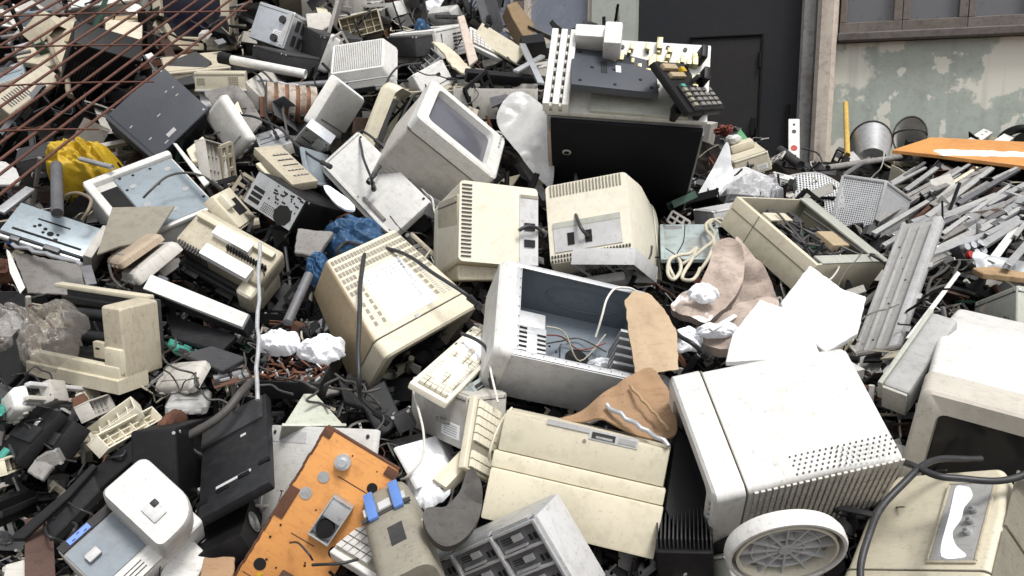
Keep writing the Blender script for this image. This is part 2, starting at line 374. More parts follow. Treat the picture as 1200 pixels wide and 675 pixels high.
def case(o, w, d, h, col='beige', top=None, slots=0, knobs=0, ioplate=None, fins=0, hole=0, notch=0, cracked=0, scuff=0, fn2=None):
    if fn2 == 'copier': return copier(o, w, d, h)
    if fn2 == 'jacks':
        MB().box((0, 0, h/2), (w, d, h), .004).out('body', 'dgrey', o); m = MB(); r = MB()
        for i in range(3):
            for j in range(3):
                p = (-w/2+w*(i+.5)/3, -d/2+d*(j+.5)/3, h+.006); (r if (i, j) == (0, 1) else m).cyl(p, w*.13, .02, n=14)
        m.outs('socket', 'silver', o); r.out('ring', 'red', o); return
    if fn2 == 'strip':
        MB().box((0, 0, h/2), (w, d, h), .006).out('body', 'white', o); m = MB()
        m.disc((0, -d/2, h*.32), (0, -1, 0), w*.3); m.out('socket', 'red', o); m = MB(); m.disc((0, -d/2, h*.7), (0, -1, 0), w*.2); m.disc((0, -d/2, h*.86), (0, -1, 0), w*.12); m.outs('screw', 'dgrey', o); return
    b = min(.008, .1*min(w, d, h))
    MB().box((0, 0, h/2), (w, d, h), b, 3).out('body', col, o)
    # seam of the cover and screws
    s = MB(); s.slabs(bq(w, d, h, 'F', .02, .90, .98, .915), 1, 1, 1, 1, .001, lift=.001); s.slabs(bq(w, d, h, 'T', .02, .06, .98, .067), 1, 1, 1, 1, .001, lift=.001)
    s.slabs(bq(w, d, h, 'R', .03, .90, .97, .915), 1, 1, 1, 1, .001, lift=.001); s.out('seam', 'dgrey' if col not in ('black', 'slate') else 'hole', o, 0)
    s = MB()
    for u in (.06, .94):
        for f in 'TFRL': s.disc(sum(bq(w, d, h, f, u-.01, .93, u+.01, .95), V())/4, (bq(w, d, h, f)[1]-bq(w, d, h, f)[0]).cross(bq(w, d, h, f)[3]-bq(w, d, h, f)[0]), .004, n=10)
    s.outs('screw', 'galv', o)
    if min(w, d, h) > .07 and col not in ('black', 'dgrey', 'slate'):
        MB().slabs(bq(w, d, h, 'F', .60, .16, .90, .42), 1, 1, 1, 1, .001, lift=.0015).out('label_sticker', 'paper', o, 0); MB().slabs(bq(w, d, h, 'F', .62, .18, .88, .40), 1, 5, .9, .4, .001, lift=.002).out('label_print', 'greytext', o, 0)
    if top: MB().box((0, 0, h+.006), (w*1.01, d*1.02, .012), .004).out('lid', top, o)
    if slots: MB().slabs(bq(w, d, h, 'T', .1, .2, .5, .8), 9, 2, .4, .8, .002).slabs(bq(w, d, h, 'F', .5, .2, .95, .8), 3, 5, .85, .4, .002).out('vent', 'dgrey', o, 0)
    if knobs:
        m = MB()
        for u, v in ((.78, .72), (.7, .2)): m.cyl(V(sum(bq(w, d, h, 'F', u-.01, v-.01, u+.01, v+.01), V())/4)+V((0, -.006, 0)), .018, .02, (0, -1, 0))
        m.outs('knob', 'dgrey', o); MB().slabs(bq(w, d, h, 'F', .84, .08, .97, .95), 1, 1, 1, 1, .002, lift=.006).out('edge_strip', 'lgrey', o, 0)
        MB().slabs(bq(w, d, h, 'R', .1, .1, .9, .9), 5, 2, .7, .7, .002).out('vent', 'dgrey', o, 0)
    if ioplate:
        MB().slabs(bq(w, d, h, 'L', .02, .02, .98, .98), 1, 1, 1, 1, .001, lift=.002).out('back_plate', 'galv', o, 0)
        m = MB(); rr = random.Random(3)
        for k in range(26): 
            u, v = rr.uniform(.35, .92), rr.uniform(.45, .92); m.slabs(bq(w, d, h, 'L', u, v, u+rr.choice((.02, .03, .07)), v+.05), 1, 1, 1, 1, .001, lift=.003)
        m.slabs(bq(w, d, h, 'L', .06, .12, .30, .62), 1, 3, .9, .7, .001, lift=.003); m.slabs(bq(w, d, h, 'L', .35, .06, .62, .34), 8, 5, .5, .5, .001, lift=.003)
        m.disc(sum(bq(w, d, h, 'L', .74, .26, .76, .3), V())/4, (-1, 0, 0), .035, n=8, lift=.003); m.out('port_opening', 'hole', o, 0)
    if fins:
        m = MB()
        for k in range(14): m.box((-w/2+w*(k+.5)/14, -d/2-.012, h/2), (w/40, .03, h*.94), .001)
        m.out('fin', 'dgrey', o)
    if hole: MB().slabs(bq(w, d, h, 'T', .62, .5, .74, .62), 1, 1, 1, 1, .002).slabs(bq(w, d, h, 'T', .1, .2, .9, .23), 1, 1, 1, 1, .001, lift=.001).out('opening', 'black', o, 0)
    if notch:
        MB().slabs(bq(w, d, h, 'F', .3, .3, .45, .6), 1, 1, 1, 1, .002).out('opening', 'black', o, 0)
        MB().box((0, d*.2, h+.02), (w*.7, d*.3, .04), .015).out('hump', col, o)
    if cracked:
        m = MB()
        for k in range(3): m.cyl(V(sum(bq(w, d, h, 'F', .60+.06*k, .42, .62+.06*k, .44), V())/4)+V((0, -.01, 0)), .006, .03, (.2, -1, .3), n=8)
        m.out('stub', 'dusty', o)
    if scuff:
        m = MB(); rr = random.Random(8)
        for k in range(7):
            u, v = rr.uniform(.2, .9), rr.uniform(.1, .9); m.slabs(bq(w, d, h, 'T', u, v, u+.015, v+rr.uniform(.03, .08)), 1, 1, 1, 1, .001, lift=.0012)
        m.slabs(bq(w, d, h, 'T', .82, .36, .88, .5), 1, 1, 1, 1, .001, lift=.002); m.out('label_sticker', 'lgrey', o, 0)
        MB().slabs(bq(w, d, h, 'R', .55, .4, .75, .75), 1, 1, 1, 1, .001, lift=.002).out('badge', 'dgrey', o, 0)

def copier(o, w, d, h):
    MB().box((0, 0, h*.47), (w*.98, d*.98, h*.94), .008).out('body', 'grey', o)
    MB().box((0.006, -d/2-.006, h*.475), (w*.945, .016, h*.95), .004).out('front_panel', 'panelblack', o)
    m = MB(); m.cyl((-w*.36, -d/2-.014, h*.70), .016, .006, (0, -1, 0)); m.out('lock_ring', 'lgrey', o); m = MB(); m.cyl((-w*.36, -d/2-.016, h*.70), .010, .006, (0, -1, 0)); m.out('lock_core', 'hole', o)
    m = MB(); m.box((-w*.475, -d/2-.004, h*.42), (.014, .02, h*.86), .003); m.out('hinge_rail', 'woodpink', o)
    m = MB(); m.box((w*.485, -d/2+.03, h*.44), (.018, .05, h*.88), .006); m.out('side_post', 'grey', o)
    m = MB(); m.box((0, .004, h*.97), (w*1.0, d*.99, .024), .004); m.out('top_board', 'white', o)
    m = MB(); m.box((w*.08, -d*.36, h*.97+.018), (w*.6, d*.22, .02), .004); m.out('cross_beam', 'greygreen', o)
    t = h*.97+.016; m = MB()
    for x in (-.49, -.43, -.37): m.box((w*x, 0, t+.02), (.022, d*.98, .05), .003)
    for k in range(9): m.box((-w*.43, -d/2+d*(k+.5)/9, t+.012), (w*.12, .014, .02), .002)
    m.box((-w*.25, d*.40, t+.04), (w*.22, .05, .08), .006); m.box((-w*.12, d*.32, t+.05), (.06, .09, .12), .01)
    m.out('frame_rail', 'white', o)
    m = MB(); rr = random.Random(2)
    for k in range(46):
        x = rr.uniform(-.12, .46); y = rr.uniform(.02, .44) if x < .3 else rr.uniform(-.4, .44); s = rr.uniform(.008, .02)
        m.box((w*x, d*y, t+s*.6), (s, s*rr.uniform(.7, 2.4), s*1.4), .001)
    m.outs('connector', 'brass', o)
    m = MB()
    for k in range(30):
        x = rr.uniform(-.2, .47); y = rr.uniform(-.1, .46); m.disc((w*x, d*y, t), (0, 0, 1), rr.uniform(.003, .008), n=8)
    m.outs('screw', 'dgrey', o)
    for x, y in ((-.16, .42), (.44, .30), (.46, .02), (.44, -.40), (.30, -.44)):
        q = Quaternion((0, 1, 0), .3); MB().box((w*x, d*y, t+.025), (.022, .05, .055), .006, rot=q).out('clip', 'black', o)
    m = MB(); m.box((-w*.30, -d*.44, h*.86), (.10, .02, .07), .004); m.out('patch', 'rust', o)

def shell(m, w, d, h, t, floor=True):
    m.box((0, -d/2+t/2, h/2), (w, t, h), .002); m.box((0, d/2-t/2, h/2), (w, t, h), .002)
    m.box((-w/2+t/2, 0, h/2), (t, d-2*t-.0004, h), .002); m.box((w/2-t/2, 0, h/2), (t, d-2*t-.0004, h), .002)
    if floor: m.box((0, 0, t/2), (w-2*t-.0004, d-2*t-.0004, t), 0)
    return m

def caseopen(o, w, d, h, **_):
    shell(MB(), w, d, h, .004).out('chassis', 'slateblue', o)
    m = MB(); m.box((0, -d/2-.002, h/2-.002), (w+.002, .003, h), .001); m.box((w/2+.003, 0, h/2-.002), (.003, d, h), .001); m.box((0, d/2+.002, h/2-.002), (w, .003, h), .001); m.out('outer_cover', 'lgrey', o)
    m = MB(); m.loft([rrect(d/2+.006, -.004, h+.004, y, .02) for y in (0, .03)]+[rrect(d/2-.004, .008, h-.008, .045, .02)])
    fb = m.out('front_bezel', 'white', o, 40); fb.rotation_euler = (0, 0, math.pi/2); fb.location = (-w/2, 0, 0)
    m = MB(); r = .016
    m.box((0, -d/2+r/2, h-.001), (w, r, .004), .001); m.box((0, d/2-r/2, h-.001), (w, r, .004), .001); m.box((-w/2+r/2, 0, h-.001), (r, d-2*r-.001, .004), .001); m.out('rim', 'galv', o)
    m = MB(); m.slabs(bq(w-.01, d-.01, h, 'T', .0, .01, .04, .99), 1, 9, .14, .09, .002, lift=.0035); m.slabs(bq(w, d, h, 'T', .02, .0, .98, .05), 12, 1, .06, .14, .002, lift=.0035); m.out('rivet_hole', 'dgalv', o, 0)
    # drive cage
    cw, cd, chh = w*.24, d*.36, h*.72
    m = MB(); m.box((-w/2+cw/2+.012, -d*.24, chh/2+.004), (cw, cd, chh), .003); m.box((-w/2+cw/2+.012, d*.06, chh*.45+.004), (cw*1.05, d*.18, chh*.8), .003); m.out('drive_cage', 'galv', o)
    z = chh+.0045; m = MB(); qq = lambda x0, y0, x1, y1: [V((x0, y0, z)), V((x1, y0, z)), V((x1, y1, z)), V((x0, y1, z))]
    x0 = -w/2+.016; m.slabs(qq(x0, -d*.41, x0+cw*.38, -d*.07), 1, 7, .9, .42, .002, lift=.001); m.slabs(qq(x0+cw*.66, -d*.36, x0+cw*.95, -d*.12), 1, 5, .9, .4, .002, lift=.001); m.out('cage_slot', 'hole', o, 0)
    m = MB(); zz = .0045
    m.box((w*.10, -d*.02, zz+.006), (d*.3, d*.3, .012), .006); m.out('fan_mount', 'slateblue', o); m = MB(); m.disc((w*.10, -d*.02, zz+.012), (0, 0, 1), d*.11, n=28); m.out('fan_hole', 'hole', o)
    m = MB()
    for k in range(7): m.box((w/2-.05+.004*k, -d*.36+d*.075*k, .05+.006*k), (.075, .010, .10), .002)
    m.out('expansion_slot', 'galv', o)
    m = MB()
    for k in range(6): m.box((w/2-.05+.004*k, -d*.325+d*.075*k, .05), (.07, .004, .09), .001)
    m.out('slot_gap', 'copper', o)
    for k in range(16): m = MB(); m.disc((w*(-.42+.84*((k*37) % 16)/16), d*(-.4+.8*((k*11) % 16)/16), .004), (0, 0, 1), .0035, n=8); m.out('screw_hole', 'hole', o)
    for k, mt in enumerate(('cable', 'redwire', 'cablecream')): wire(o, [(-w*.2, -d*.1+.03*k, h*.5), (-w*.05, d*.1, h*.2+.02*k), (w*.12, d*.22-.04*k, h*.12), (w*.3, d*(.05+.1*k), h*.3)], .0022, mt)
    def em(u, v):
        a = u*6.283; return (w*.1+math.cos(a)*w*.3*(1+.05*math.sin(3*a)), d/2-.0055, h*.5+math.sin(a)*h*.26)
    MB().tube([em(k/32, 0) for k in range(33)], .0018, 5).out('embossed_ridge', 'slateblue', o)

def desk(o, w, d, h, col='cream'):
    m = MB(); m.box((0, .01, h*.5), (w*.98, d-.02, h*.98), .006); m.out('body', col, o)
    y = -d/2
    m = MB(); m.box((0, y, h*.80), (w*.965, .03, h*.34), .006); m.out('front_panel', col, o)
    m = MB(); m.box((0, y-.006, h*.55), (w, .03, h*.15), .005); m.out('step_ridge', col, o)
    m = MB(); m.box((.002, y-.013, h*.24), (w, .034, h*.46), .006); m.out('step_ridge', col, o)
    z = h*.985
    MB().slabs(bq(w, d, h, 'F', .27, .955, .52, .995), 1, 1, 1, 1, .002, lift=.018).out('blank_plate', 'lgrey', o, 0)
    MB().slabs(bq(w, d, h, 'F', .52, .905, .80, .99), 1, 1, 1, 1, .002, lift=.017).out('drive_front', 'lgrey', o, 0)
    m = MB(); m.slabs(bq(w, d, h, 'F', .535, .92, .67, .975), 1, 1, 1, 1, .002, lift=.0185); m.out('drive_slot', 'dgrey', o, 0)
    m = MB(); m.slabs(bq(w, d, h, 'F', .56, .925, .655, .945), 1, 1, 1, 1, .002, lift=.0195); m.out('slot_flap', 'grey', o, 0)
    m = MB(); m.slabs(bq(w, d, h, 'F', .69, .925, .79, .97), 1, 1, 1, 1, .002, lift=.0185); m.out('drive_button', 'grey', o, 0)
    m = MB(); m.disc((w*.0, y-.016, h*.88), (0, -1, 0), .004); m.out('scratch', 'taupe', o)

def bay(o, w, d, h, **_):
    t = .004; m = MB()
    m.box((0, d*.1, h/2), (w*.96, d*.78, h*.96), .003); m.out('chassis', 'dgalv', o)
    MB().box((w/2, 0, h/2), (.012, d, h), .005).out('side_panel', 'lgrey', o)
    MB().box((-.004, .01, h-.002), (w*.97, d*.9, .008), .003).out('top_plate', 'galv', o)
    y = -d/2; rr = random.Random(4); a = MB(); b = MB(); c = MB()
    nb = 3
    for i in range(nb):
        for j in range(4):
            u0, u1 = (i+.04)/nb, (i+.96)/nb; v0, v1 = (j+.06)/4, (j+.94)/4
            a.slabs(bq(w*.97, d, h*.97, 'F', u0, v0, u1, v1), 1, 1, 1, 1, .03, lift=-.004)
            b.slabs(bq(w*.97, d, h*.97, 'F', u0+.02, v0+.09, u0+.11, v0+.17), 1, 3, .9, .35, .002, lift=-.001)
            b.slabs(bq(w*.97, d, h*.97, 'F', u1-.09, v0+.04, u1-.02, v1-.10), 2, 1, .5, .9, .002, lift=-.001)
            c.slabs(bq(w*.97, d, h*.97, 'F', u0+.03, v0+.02, u0+.2, v0+.045), 1, 1, 1, 1, .003, lift=.006)
            c.slabs(bq(w*.97, d, h*.97, 'F', u0+.12, v0+.10, u0+.19, v0+.17), 1, 1, 1, 1, .003, lift=.004)
    a.out('bay_plate', 'dgalv', o, 0); b.outs('punched_grille', 'hole', o, 0); c.outs('bay_tab', 'silver', o, 0)
    m = MB()
    for i in range(nb+1): m.box((-w*.485+w*.97*i/nb, y-.002, h/2), (.008, .012, h*.97), .002)
    for j in range(5): m.box((0, y, h*.02+h*.95*j/4), (w*.97, .010, .007), .002)
    m.out('bay_frame', 'galv', o)
    m = MB(); m.slabs(bq(w, d, h, 'T', .04, .0, .96, .22), 3, 1, .9, .7, .002, lift=.004); m.out('edge_flange', 'silver', o, 0)

def inkjet(o, w, d, h, lid=1, **_):
    m = MB(); m.box((0, 0, h*.42), (w, d, h*.84), .012, 3); m.out('body', 'white', o)
    # raised rounded lid on the +x half
    m = MB(); pts = []
    for cx, cy, r, a0 in ((.03, -.52, .015, 180), (.515, -.52, .062, 270), (.515, .51, .02, 0), (.03, .51, .015, 90)):
        x0 = w*cx+(r if cx < .3 else -r); y0 = d*cy+(r if cy < 0 else -r)
        for k in range(7): a = math.radians(a0+15*k); pts.append(V((x0+r*math.cos(a), y0+r*math.sin(a), 0)))
    base = [(p.x, p.y) for p in pts]; cx = w*.27
    rings = []
    for z, s in ((h*.78, 1), (h*.99, 1), (h*1.06, .98), (h*1.085, .93)): rings.append([(cx+(x-cx)*s, y*s, z) for x, y in base])
    m.loft(rings); m.out('lid', 'white', o, 50)
    MB().box((w*.22, -d*.12, h*1.085), (w*.14, d*.24, .012), .008).out('lid_recess', 'lgrey', o); MB().box((w*.27, -d*.06, h*1.085+.007), (.014, .014, .004), .001).out('lid_button', 'black', o)
    MB().slabs(bq(w, d, h*.84, 'T', .02, .28, .52, .86), 1, 1, 1, 1, .002, lift=.004).out('flatbed', 'slateblue', o, 0)
    MB().box((-w*.33, d*.12, h*.84+.012), (.03, .02, .012), .003).out('catch', 'lgrey', o)
    MB().slabs(bq(w, d, h*.84, 'T', .01, .88, .56, .985), 1, 1, 1, 1, .002, lift=.008).out('control_panel', 'black', o, 0)
    MB().slabs(bq(w, d, h*.84, 'T', .10, .895, .32, .97), 1, 1, 1, 1, .002, lift=.010).out('display', 'lcd', o, 0)
    m = MB(); m.slabs(bq(w, d, h*.84, 'T', .12, .90, .30, .965), 3, 2, .5, .3, .002, lift=.0115, skip=lambda i, j: (i+j) % 2); m.out('display_icon', 'navy', o, 0)
    MB().slabs(bq(w, d, h*.84, 'T', .02, .02, .54, .24), 1, 1, 1, 1, .002, lift=.010).out('front_strip', 'white', o, 0)
    MB().slabs(bq(w, d, h*.84, 'T', .08, .06, .42, .20), 1, 3, .9, .22, .002, lift=.012).out('slot', 'dgrey', o, 0)
    m = MB(); m.tube([V((w*.42+.014*math.cos(a/2), -d*.56, h*.5+.02*math.sin(a/2))) for a in range(13)], .004, 6); m.out('hinge_loop', 'white', o)

def opendesk(o, w, d, h, **_):
    shell(MB(), w, d, h, .006).out('chassis', 'cream', o)
    MB().box((0, -d/2-.006, h/2), (w*1.01, .012, h), .004).out('front_bezel', 'cream', o)
    MB().slabs(bq(w, d, h, 'F', .02, .62, .98, .66), 1, 1, 1, 1, .002, lift=.013).slabs(bq(w, d, h, 'F', .30, .02, .31, .98), 1, 1, 1, 1, .002, lift=.013).out('seam', 'taupe', o, 0)
    m = MB(); m.box((0, d/2-.03, h), (w*1.01, .07, .008), .002); m.box((w/2-.02, 0, h), (.04, d*.9, .008), .002); m.out('top_rim', 'greygreen', o)
    MB().box((0, 0, h*.3), (w*.9, d*.85, .004), 0).out('motherboard', 'pcb', o)
    m = MB(); rr = random.Random(9)
    for k in range(30):
        s = rr.uniform(.012, .05); m.box((rr.uniform(-.4, .4)*w, rr.uniform(-.38, .36)*d, h*.3+.03), (s, rr.uniform(.01, .06), rr.uniform(.03, .07)), .002)
    m.outs('component', 'dgrey', o)
    MB().box((w*.1, d*.2, h*.72), (w*.22, d*.26, h*.4), .004).out('drive', 'tan', o); MB().box((-w*.25, -d*.2, h*.8), (w*.12, d*.3, .02), .003).out('bracket', 'cream', o)
    for k in range(6):
        p = [(rr.uniform(-.35, .4)*w, rr.uniform(-.3, .3)*d, h*rr.uniform(.6, 1.02)) for _ in range(5)]; wire(o, p, .004, 'cableblk' if k % 2 else 'cable', 'wire')

def printerbase(o, w, d, h, **_):
    m = MB(); m.hexa([(-w/2, -d/2, 0), (w/2, -d/2, 0), (w/2, d*.1, 0), (-w/2, d*.1, 0), (-w/2, -d/2, h*.16), (w/2, -d/2, h*.16), (w/2, d*.1, h*.20), (-w/2, d*.1, h*.20)])
    m.box((0, -d*.12, h*.22), (w*.96, d*.62, h*.16), .006); m.out('base', 'cream', o)
    m = MB(); m.box((w*.40, d*.05, h*.56), (w*.20, d*.78, h*.86), .012, 3); m.out('side_column', 'beige', o)
    MB().box((w*.40+.004, -d*.30, h*.36), (w*.17, d*.2, h*.30), .006).out('latch_block', 'cream', o)
    m = MB(); m.box((-w*.47, d*.05, h*.5), (w*.06, d*.78, h*.6), .008); m.out('side_wall', 'beige', o)
    m = MB(); m.box((-.0, d*.47, h*.6), (w*.98, .012, h*.76), .004); m.out('back_wall', 'dgrey', o)
    m = MB(); m.box((-w*.1, d*.47, h*.985), (w*1.0, .03, .014), .004); m.out('top_edge', 'cream', o)
    m = MB(); m.box((-.03*w, d*.05, h*.34), (w*.76, d*.7, h*.1), .003); m.out('cavity_floor', 'black', o)
    for z, y, r in ((.72, .30, .020), (.50, -.02, .016)): MB().cyl((-w*.08, d*y, h*z), r, w*.72, (1, 0, .06), n=20).out('roller', 'charcoal', o)
    m = MB(); m.box((-w*.08, d*.32, h*.86), (w*.72, d*.2, h*.08), .004); m.out('cover_plate', 'black', o)
    m = MB(); m.box((w*.24, -d*.28, h*.44), (w*.12, d*.1, h*.2), .004); m.out('guide', 'beige', o)
    MB().slabs(bq(w*.96, d*.8, h*.46, 'T', .62, .06, .78, .5), 2, 6, .5, .45, .002, lift=.003).out('slot', 'hole', o, 0)
    m = MB(); m.box((w*.3, d*.0, h*.62), (w*.05, d*.1, h*.14), .003); m.out('gear_cover', 'greygreen', o)

def gutted(o, w, d, h, **_):
    m = MB(); m.box((0, d*.1, h*.72), (w, d*.8, h*.5), .02, 4); m.out('housing', 'beige', o)
    m = MB(); m.box((0, 0, h*.22), (w*.92, d*.92, h*.42), .012); m.out('dark_base', 'dgrey', o)
    m = MB(); m.box((w*.40, -.02, h*.46), (w*.2, d*.86, h*.8), .02, 3); m.out('side_cheek', 'cream', o)
    MB().slabs(bq(w, d*.8, h*.97, 'T', .04, .04, .36, .2), 10, 1, .45, .9, .002).out('vent', 'dgrey', o, 0)
    f = MB(); f.slabs([V((-w*.46+w*.34*u, -d*.3-.001, h*(.52+.3*v))) for u, v in ((0, 0), (1, 0), (1, 1), (0, 1))], 10, 1, .45, .9, .002); f.out('vent', 'dgrey', o, 0)
    MB().slabs(bq(w, d*.8, h*.97, 'T', .34, .06, .88, .34), 1, 1, 1, 1, .001, lift=.028).out('label_sticker', 'paper', o, 0)
    MB().slabs(bq(w, d*.8, h*.97, 'T', .3, .62, .72, .86), 1, 1, 1, 1, .001, lift=.026).out('label_sticker', 'paper', o, 0)
    MB().box((w*.0, d*.30, h*1.0), (w*.9, .02, .03), .004).out('top_ridge', 'cream', o); MB().slabs(bq(w, d*.8, h*.97, 'T', .5, .48, .97, .56), 14, 1, .5, .9, .002, lift=.026).out('slot', 'hole', o, 0)
    m = MB(); rr = random.Random(3)
    for k in range(24): m.box((rr.uniform(-.4, .4)*w, -d*.36-rr.uniform(0, .03), h*rr.uniform(.1, .45)), (rr.uniform(.01, .06), .02, rr.uniform(.008, .03)), .002)
    m.out('mechanism', 'black', o); MB().cyl((0, -d*.42, h*.42), .012, w*.8, (1, 0, 0)).out('roller', 'charcoal', o)

def mechplate(o, w, d, h, col='white'):
    m = MB(); m.box((0, 0, h*.45), (w, d, h*.9), .01); m.out('housing', col, o)
    m = MB(); m.box((-w*.0, d/2-.012, h*.95), (w*1.0, .03, .03), .01, 3); m.box((-w/2+.012, -.0, h*.95), (.03, d*.96, .03), .01, 3); m.out('rim', col, o)
    MB().slabs(bq(w, d, h*.9, 'T', .30, .05, .97, .92), 1, 1, 1, 1, .001, lift=.006).out('steel_plate', 'steelblue', o, 0)
    MB().slabs(bq(w, d, h*.9, 'T', .07, .1, .29, .82), 1, 1, 1, 1, .001, lift=.004).out('opening', 'hole', o, 0)
    m = MB()
    for u, v in ((.42, .72), (.85, .78), (.85, .4), (.6, .2), (.4, .4)): m.disc(sum(bq(w, d, h*.9, 'T', u-.01, v-.01, u+.01, v+.01), V())/4, (0, 0, 1), .012, lift=.0075)
    m.outs('boss', 'galv', o)
    m = MB()
    for u, v in ((.36, .9), (.34, .7), (.36, .14), (.94, .2), (.5, .88), (.7, .88)): m.disc(sum(bq(w, d, h*.9, 'T', u-.01, v-.01, u+.01, v+.01), V())/4, (0, 0, 1), .005, lift=.008)
    m.out('screw_hole', 'hole', o)
    m = MB(); m.box((.02, -d/2-.004, h*.96), (w*.8, .016, .016), .004); m.out('front_bar', col, o)

def mechtray(o, w, d, h, **_):
    m = MB(); m.box((0, 0, h*.86), (w*.94, d*.94, .012), .002); m.out('steel_deck', 'steelblue', o)
    m = MB(); m.box((w*.49, 0, h*.62), (.03, d*1.04, h*.86), .006); m.out('side_cheek', 'warmgrey', o)
    m = MB(); m.box((-w*.0, .01, h*.35), (w*.9, d*.8, h*.6), .004); m.out('dark_body', 'black', o)
    q = bq(w*.94, d*.94, h*.86+.006, 'T'); m = MB()
    m.slabs(bq(w*.94, d*.94, h*.86+.006, 'T', .28, .66, .66, .70), 1, 1, 1, 1, .001, lift=.0015); m.slabs(bq(w*.94, d*.94, h*.86+.006, 'T', .1, .14, .9, .2), 1, 1, 1, 1, .001, lift=.0015)
    for u, v, r in ((.34, .5, .006), (.42, .44, .006), (.5, .34, .010), (.58, .38, .005), (.3, .42, .005), (.42, .32, .005)): m.disc(sum(bq(w*.94, d*.94, h*.86+.006, 'T', u-.01, v-.01, u+.01, v+.01), V())/4, (0, 0, 1), r, lift=.0015)
    m.out('punched_hole', 'hole', o, 0)
    m = MB(); m.cyl((-.02, -d*.5, h*.7), .010, w*.95, (1, 0, 0)); m.out('shaft', 'silver', o); m = MB(); m.box((w*.1, -d*.52, h*.8), (.05, .02, .03), .003); m.box((-w*.3, -d*.52, h*.78), (.03, .02, .02), .003); m.out('carriage', 'dgalv', o)
    m = MB(); m.slabs(bq(w, d, h, 'F', .1, .5, .5, .62), 1, 1, 1, 1, .002, lift=.004); m.out('encoder_strip', 'lcd', o, 0)

def slab(o, w, d, h, top='white', body='slate'):
    MB().box((0, 0, h*.44), (w, d, h*.88), .006).out('body', body, o)
    m = MB(); m.hexa([(-w*.5, -d*.5, h*.89), (w*.5, -d*.5, h*.89), (w*.5, d*.5, h*.89), (-w*.5, d*.5, h*.89), (-w*.49, -d*.48, h), (w*.49, -d*.40, h), (w*.49, d*.48, h), (-w*.49, d*.5, h)]); m.out('lid', top, o)
    MB().box((-w*.38, d*.5, h*.9), (w*.1, .02, .02), .004).out('hinge', body, o); MB().slabs(bq(w, d, h*.65, 'F', .02, .88, .98, .95), 1, 1, 1, 1, .001, lift=.001).out('seam', 'hole', o, 0)

def kbd(o, w, d, h, col='ivory', snow=0):
    big = w > .2
    MB().box((0, 0, h*.4), (w, d, h*.8), .005, 3).out('case', col, o)
    MB().slabs(bq(w, d, h*.8, 'T', .03, .10, .97, .86), 1, 1, 1, 1, .001, lift=.001).out('key_bed', 'taupe', o, 0)
    nu, nv = max(5, int(w/.02)), 5 if d > .08 else 4
    k = MB(); k.slabs(bq(w, d, h*.8, 'T', .035, .12, .965, .84), nu, nv, .84, .82, .001, lift=h*.32, skip=lambda i, j: (i == int(nu*.74)) or (j == nv-2 and i % 6 == 5)); k.out('key', 'ivory' if col != 'white' else 'white', o, 0)
    if snow:
        def f(u, v):
            e = min(u, 1-u)*6; g = min(v, 1-v)*4; n = noise.noise(V((u*7, v*4, 3))); return ((u-.5)*w*.92, (v-.5)*d*.86, h*.8+min(e, g, 1)*(.012+.012*n)-.002+(-.02 if n < -.22 else 0))
        MB().grid(f, 40, 16).out('snow_cover', 'snow', o, 60)
    for x in (.15, .4): MB().box((w*x, d*.44, h*.82), (.012, .004, .003), .001).out('indicator', 'dgrey', o)

